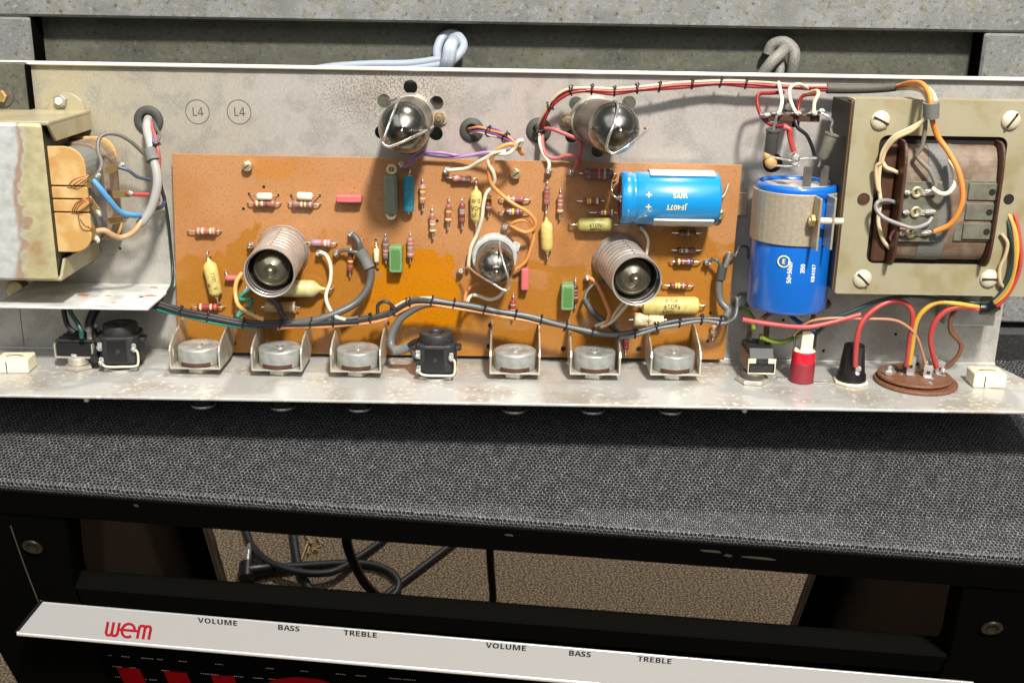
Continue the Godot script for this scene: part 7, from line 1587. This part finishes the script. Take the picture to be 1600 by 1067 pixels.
class Shape:
	var v := PackedVector3Array()
	var n := PackedVector3Array()
	var uv := PackedVector2Array()
	var ix := PackedInt32Array()
	func put(p: Vector3, m: Vector3, t: Vector2) -> int:
		v.append(p)
		n.append(m)
		uv.append(t)
		return v.size() - 1
	func flat_uv(p: Vector3, m: Vector3) -> Vector2:
		var a := m.abs()
		if a.z >= a.x and a.z >= a.y:
			return Vector2(p.x, p.y) * 0.01
		return Vector2(p.x, p.z) * 0.01 if a.y >= a.x else Vector2(p.z, p.y) * 0.01
	# corners run counter-clockwise seen from outside
	func poly(c: Array) -> void:
		var m: Vector3 = (c[1] - c[0]).cross(c[2] - c[0])
		if m.length_squared() < 1e-12 and c.size() > 3:
			m = (c[2] - c[0]).cross(c[3] - c[0])
		m = m.normalized()
		var f := v.size()
		for q in c:
			put(q, m, flat_uv(q, m))
		for i in range(1, c.size() - 1):
			ix.append_array([f, f + i + 1, f + i])
	func rows(ring_a: Array, na: Array, ring_b: Array, nb: Array, ta: float, tb: float, closed := true) -> void:
		var k := ring_a.size()
		var f := v.size()
		for i in k + (1 if closed else 0):
			var j := i % k
			put(ring_a[j], na[j], Vector2(float(i) / k, ta))
			put(ring_b[j], nb[j], Vector2(float(i) / k, tb))
		for i in (k if closed else k - 1):
			var a := f + 2 * i
			ix.append_array([a, a + 3, a + 2, a, a + 1, a + 3])
	func fan(ring: Array, m: Vector3) -> void:
		var f := v.size()
		for q in ring:
			put(q, m, flat_uv(q, m))
		var ccw: bool = (ring[1] - ring[0]).cross(ring[2] - ring[0]).dot(m) > 0.0
		for i in range(1, ring.size() - 1):
			ix.append_array([f, f + i + 1, f + i] if ccw else [f, f + i, f + i + 1])

func frame(axis: Vector3) -> Array:
	var z := axis.normalized()
	var x := (Vector3.UP if absf(z.y) < 0.9 else Vector3.RIGHT).cross(z).normalized()
	return [x, z.cross(x).normalized(), z]

# a turned shape: profile is (radius, place along the axis), outer side to the right of its direction
func lathe(s: Shape, o: Vector3, axis: Vector3, prof: Array, seg := 24, crease := 0.75) -> Shape:
	var e := frame(axis)
	var cs := []
	for i in seg:
		cs.append(e[0] * cos(TAU * i / seg) + e[1] * sin(TAU * i / seg))
	var nn := []
	for i in prof.size() - 1:
		var d: Vector2 = (prof[i + 1] - prof[i])
		nn.append(Vector2(d.y, -d.x).normalized())
	for i in prof.size() - 1:
		var m0: Vector2 = nn[i]
		var m1: Vector2 = nn[i]
		if i > 0 and nn[i].dot(nn[i - 1]) > crease:
			m0 = (nn[i] + nn[i - 1]).normalized()
		if i < nn.size() - 1 and nn[i].dot(nn[i + 1]) > crease:
			m1 = (nn[i] + nn[i + 1]).normalized()
		var ra := []
		var rb := []
		var na := []
		var nb := []
		for c in cs:
			ra.append(o + c * prof[i].x + e[2] * prof[i].y)
			rb.append(o + c * prof[i + 1].x + e[2] * prof[i + 1].y)
			na.append((c * m0.x + e[2] * m0.y).normalized())
			nb.append((c * m1.x + e[2] * m1.y).normalized())
		s.rows(ra, na, rb, nb, prof[i].y * 0.01, prof[i + 1].y * 0.01)
	return s

func rod(s: Shape, a: Vector3, b: Vector3, r: float, r2 := -1.0, seg := 14, bev := 0.12) -> Shape:
	var l := (b - a).length()
	var q := r if r2 < 0.0 else r2
	var c := bev * minf(r, q)
	return lathe(s, a, b - a, [Vector2(0, 0), Vector2(r - c, 0), Vector2(r, c), Vector2(q, l - c), Vector2(q - c, l), Vector2(0, l)], seg)

func ball(s: Shape, o: Vector3, axis: Vector3, r: float, flat := 1.0, seg := 16, from := -1.0) -> Shape:
	var pr := []
	for i in 9:
		var a := lerpf(asin(from), PI / 2, i / 8.0)
		pr.append(Vector2(r * cos(a), r * sin(a) * flat))
	return lathe(s, o, axis, pr, seg, 0.2)

func spline(pts: Array, k := 6) -> Array:
	if pts.size() < 3:
		return pts
	var out := []
	for i in pts.size() - 1:
		var a: Vector3 = pts[maxi(i - 1, 0)]
		var b: Vector3 = pts[i]
		var c: Vector3 = pts[i + 1]
		var d: Vector3 = pts[mini(i + 2, pts.size() - 1)]
		for j in k:
			out.append(b.cubic_interpolate(c, a, d, float(j) / k))
	out.append(pts[-1])
	return out

func tube(s: Shape, pts: Array, r: float, seg := 10, k := 6, r_end := -1.0) -> Shape:
	var q := spline(pts, k)
	var e := frame(q[1] - q[0])
	var x: Vector3 = e[0]
	var pr := []
	var pn := []
	var along := 0.0
	for i in q.size():
		var t: Vector3 = (q[mini(i + 1, q.size() - 1)] - q[maxi(i - 1, 0)]).normalized()
		x = (x - t * x.dot(t)).normalized()
		var y := t.cross(x)
		var rr := r if r_end < 0.0 else lerpf(r, r_end, float(i) / (q.size() - 1))
		var ring := []
		var nr := []
		for j in seg:
			var m := x * cos(TAU * j / seg) + y * sin(TAU * j / seg)
			ring.append(q[i] + m * rr)
			nr.append(m)
		if i > 0:
			var d: float = (q[i] - q[i - 1]).length()
			s.rows(pr, pn, ring, nr, along * 0.01, (along + d) * 0.01)
			along += d
		if i == 0:
			s.fan(ring, -t)
		if i == q.size() - 1:
			s.fan(ring, t)
		pr = ring
		pn = nr
	return s

# a flat outline (counter-clockwise in ex, ey) made thick along ex x ey, edges chamfered by bev
func prism(s: Shape, o: Vector3, ex: Vector3, ey: Vector3, outline: PackedVector2Array, thick: float, bev := 0.0) -> Shape:
	var ez := ex.cross(ey).normalized()
	if Geometry2D.is_polygon_clockwise(outline):
		outline = outline.duplicate()
		outline.reverse()
	var k := outline.size()
	var inner := outline.duplicate()
	if bev > 0.0:
		for i in k:
			var a := (outline[i] - outline[(i + k - 1) % k]).normalized()
			var b := (outline[(i + 1) % k] - outline[i]).normalized()
			var m := (Vector2(-a.y, a.x) + Vector2(-b.y, b.x))
			inner[i] = outline[i] + m / maxf(0.5, 1.0 + a.dot(b)) * bev
	var tri := Geometry2D.triangulate_polygon(inner)
	for side in 2:
		var f := s.v.size()
		var m := ez if side == 1 else -ez
		for p in inner:
			var q := o + ex * p.x + ey * p.y + ez * (thick if side == 1 else 0.0)
			s.put(q, m, s.flat_uv(q, m))
		for t in range(0, tri.size(), 3):
			var a := inner[tri[t]]
			var up := (inner[tri[t + 1]] - a).cross(inner[tri[t + 2]] - a) > 0.0
			if up == (side == 1):
				s.ix.append_array([f + tri[t], f + tri[t + 2], f + tri[t + 1]])
			else:
				s.ix.append_array([f + tri[t], f + tri[t + 1], f + tri[t + 2]])
	for i in k:
		var j := (i + 1) % k
		var lo := [o + ex * outline[i].x + ey * outline[i].y, o + ex * outline[j].x + ey * outline[j].y]
		var li := [o + ex * inner[i].x + ey * inner[i].y, o + ex * inner[j].x + ey * inner[j].y]
		s.poly([lo[0] + ez * bev, lo[1] + ez * bev, lo[1] + ez * (thick - bev), lo[0] + ez * (thick - bev)])
		if bev > 0.0:
			s.poly([li[0], li[1], lo[1] + ez * bev, lo[0] + ez * bev])
			s.poly([lo[0] + ez * (thick - bev), lo[1] + ez * (thick - bev), li[1] + ez * thick, li[0] + ez * thick])
	return s

func rect(w: float, h: float, r := 0.0, k := 4) -> PackedVector2Array:
	var out := PackedVector2Array()
	for c in [Vector2(1, 1), Vector2(-1, 1), Vector2(-1, -1), Vector2(1, -1)]:
		if r <= 0.0:
			out.append(Vector2(c.x * w / 2, c.y * h / 2))
			continue
		var a0 := Vector2(c.x, c.y).angle() - PI / 4
		for i in k + 1:
			out.append(Vector2(c.x * (w / 2 - r), c.y * (h / 2 - r)) + Vector2.from_angle(a0 + PI / 2 * i / k) * r)
	return out

func ngon(r: float, k: int, turn := 0.0) -> PackedVector2Array:
	var out := PackedVector2Array()
	for i in k:
		out.append(Vector2.from_angle(turn + TAU * i / k) * r)
	return out

func block(s: Shape, lo: Vector3, hi: Vector3, bev := 0.3) -> Shape:
	var c := (lo + hi) / 2
	return prism(s, Vector3(c.x, c.y, lo.z), Vector3.RIGHT, Vector3.UP, rect(hi.x - lo.x, hi.y - lo.y, bev * 1.2, 2) if bev > 0 else rect(hi.x - lo.x, hi.y - lo.y), hi.z - lo.z, bev)

func thick_line(line: PackedVector2Array, t: float, round_joint := false) -> PackedVector2Array:
	var r := Geometry2D.offset_polyline(line, t / 2, Geometry2D.JOIN_ROUND if round_joint else Geometry2D.JOIN_MITER, Geometry2D.END_ROUND if round_joint else Geometry2D.END_BUTT)
	return r[0]

func slab(lo: Vector3, hi: Vector3, bev := 0.3) -> Shape:
	return block(Shape.new(), lo, hi, bev)

# ---- nodes
func numbered(called: String) -> String:
	var k: int = taken.get(called, 0)
	taken[called] = k + 1
	return called if k == 0 else "%s_%03d" % [called, k]

func thing(called: String, label: String, category: String, at: Vector3, group := "") -> Node3D:
	var o := Node3D.new()
	o.name = numbered(called)
	add_child(o)
	base = at
	o.transform = FR * Transform3D(Basis(), at * MM)
	tag(o, label, category, group)
	return o

func tag(o: Node3D, label: String, category: String, group := "") -> void:
	o.set_meta("label", label)
	o.set_meta("category", category)
	if group:
		o.set_meta("group", group)

func part(called: String, s: Shape, m: Material, parent: Node3D, label := "") -> MeshInstance3D:
	var a := []
	a.resize(Mesh.ARRAY_MAX)
	var v := PackedVector3Array()
	v.resize(s.v.size())
	for i in s.v.size():
		v[i] = (s.v[i] - base) * MM
	a[Mesh.ARRAY_VERTEX] = v
	a[Mesh.ARRAY_NORMAL] = s.n
	a[Mesh.ARRAY_TEX_UV] = s.uv
	a[Mesh.ARRAY_INDEX] = s.ix
	var mesh := ArrayMesh.new()
	mesh.add_surface_from_arrays(Mesh.PRIMITIVE_TRIANGLES, a)
	mesh.surface_set_material(0, m)
	var o := MeshInstance3D.new()
	o.name = called
	o.mesh = mesh
	if label:
		o.set_meta("label", label)
	parent.add_child(o, true)
	return o

func single(called: String, s: Shape, m: Material, label: String, category: String, at: Vector3, group := "") -> MeshInstance3D:
	base = at
	var o := part(numbered(called), s, m, self)
	o.transform = FR * Transform3D(Basis(), at * MM)
	tag(o, label, category, group)
	return o

func setting(called: String, s: Shape, m: Material, at: Vector3) -> MeshInstance3D:
	base = at
	var o := part(numbered(called), s, m, self)
	o.transform = FR * Transform3D(Basis(), at * MM)
	o.set_meta("kind", "structure")
	return o

func dup(o: Node3D, called: String, at: Vector3, label: String) -> Node3D:
	var c: Node3D = o.duplicate()
	c.name = numbered(called)
	add_child(c)
	c.transform = FR * Transform3D(Basis(), at * MM)
	c.set_meta("label", label)
	return c

# lettering: bend maps (x, y, z) of the flat word, in millimetres, to its place
func letters(word: String, high: float, bold: bool, stretch: float, bend) -> Shape:
	var t := TextMesh.new()
	var f := SystemFont.new()
	f.font_names = PackedStringArray(["Droid Sans"])
	f.font_weight = 700 if bold else 400
	t.font = f
	t.text = word
	t.font_size = 32
	t.pixel_size = 0.05
	t.depth = 0.2
	t.curve_step = 1.0
	var a := t.get_mesh_arrays()
	var k := high / 1.14
	var s := Shape.new()
	var src: PackedVector3Array = a[Mesh.ARRAY_VERTEX]
	var sn: PackedVector3Array = a[Mesh.ARRAY_NORMAL]
	for i in src.size():
		var q := src[i]
		var p: Vector3 = bend.call(Vector3(q.x * k * stretch, q.y * k, (q.z + 0.1) * 0.5))
		var p2: Vector3 = bend.call(Vector3(q.x * k * stretch, q.y * k, (q.z + 0.1) * 0.5) + sn[i] * 0.01)
		s.put(p, (p2 - p).normalized(), Vector2.ZERO)
	s.ix = a[Mesh.ARRAY_INDEX]
	return s

func flat_at(o: Vector3, ex: Vector3, ey: Vector3):
	var ez := ex.cross(ey).normalized()
	return func(p: Vector3): return o + ex * p.x + ey * p.y + ez * p.z

# on a cylinder: o on the axis, e_run the direction (along the axis) letters run or stand, out the direction the middle faces
func round_at(o: Vector3, axis: Vector3, out: Vector3, r: float, along_axis: bool, flip := 1.0):
	var ax := axis.normalized()
	var up := (out - ax * out.dot(ax)).normalized()
	var side := up.cross(ax)
	return func(p: Vector3):
		var run := (p.x if along_axis else p.y) * flip
		var a := (p.y if along_axis else -p.x) * flip / r
		return o + ax * run + (up * cos(a) + side * sin(a)) * (r + p.z)

# ---- materials
func paint(c: Color, rough := 0.5, metal := 0.0, more := {}) -> StandardMaterial3D:
	var m := StandardMaterial3D.new()
	m.albedo_color = c.linear_to_srgb()
	m.roughness = rough
	m.metallic = metal
	for k in more:
		m.set(k, more[k])
	return m

func grains(seed_: int, freq: float, colors: Array, size := 256, kind := FastNoiseLite.TYPE_SIMPLEX_SMOOTH, octaves := 4) -> NoiseTexture2D:
	var f := FastNoiseLite.new()
	f.seed = seed_
	f.noise_type = kind
	f.frequency = freq
	f.fractal_octaves = octaves
	var t := NoiseTexture2D.new()
	t.width = size
	t.height = size
	t.seamless = true
	t.noise = f
	if colors.size():
		var g := Gradient.new()
		var off := PackedFloat32Array()
		var cs := PackedColorArray()
		for i in colors.size():
			off.append(colors[i][0])
			cs.append((colors[i][1] as Color).linear_to_srgb())
		g.offsets = off
		g.colors = cs
		t.color_ramp = g
	return t

func field(w: int, h: int, seed_: int, freq: float, kind := FastNoiseLite.TYPE_SIMPLEX_SMOOTH, octaves := 4) -> PackedByteArray:
	var f := FastNoiseLite.new()
	f.seed = seed_
	f.noise_type = kind
	f.frequency = freq
	f.fractal_octaves = octaves
	var im := f.get_seamless_image(w, h)
	im.convert(Image.FORMAT_L8)
	return im.get_data()

func picture(w: int, h: int, rgb: PackedByteArray) -> ImageTexture:
	return ImageTexture.create_from_image(Image.create_from_data(w, h, false, Image.FORMAT_RGB8, rgb))

func tri_map(m: StandardMaterial3D, per_metre: Vector3) -> StandardMaterial3D:
	m.uv1_triplanar = true
	m.uv1_scale = per_metre
	return m
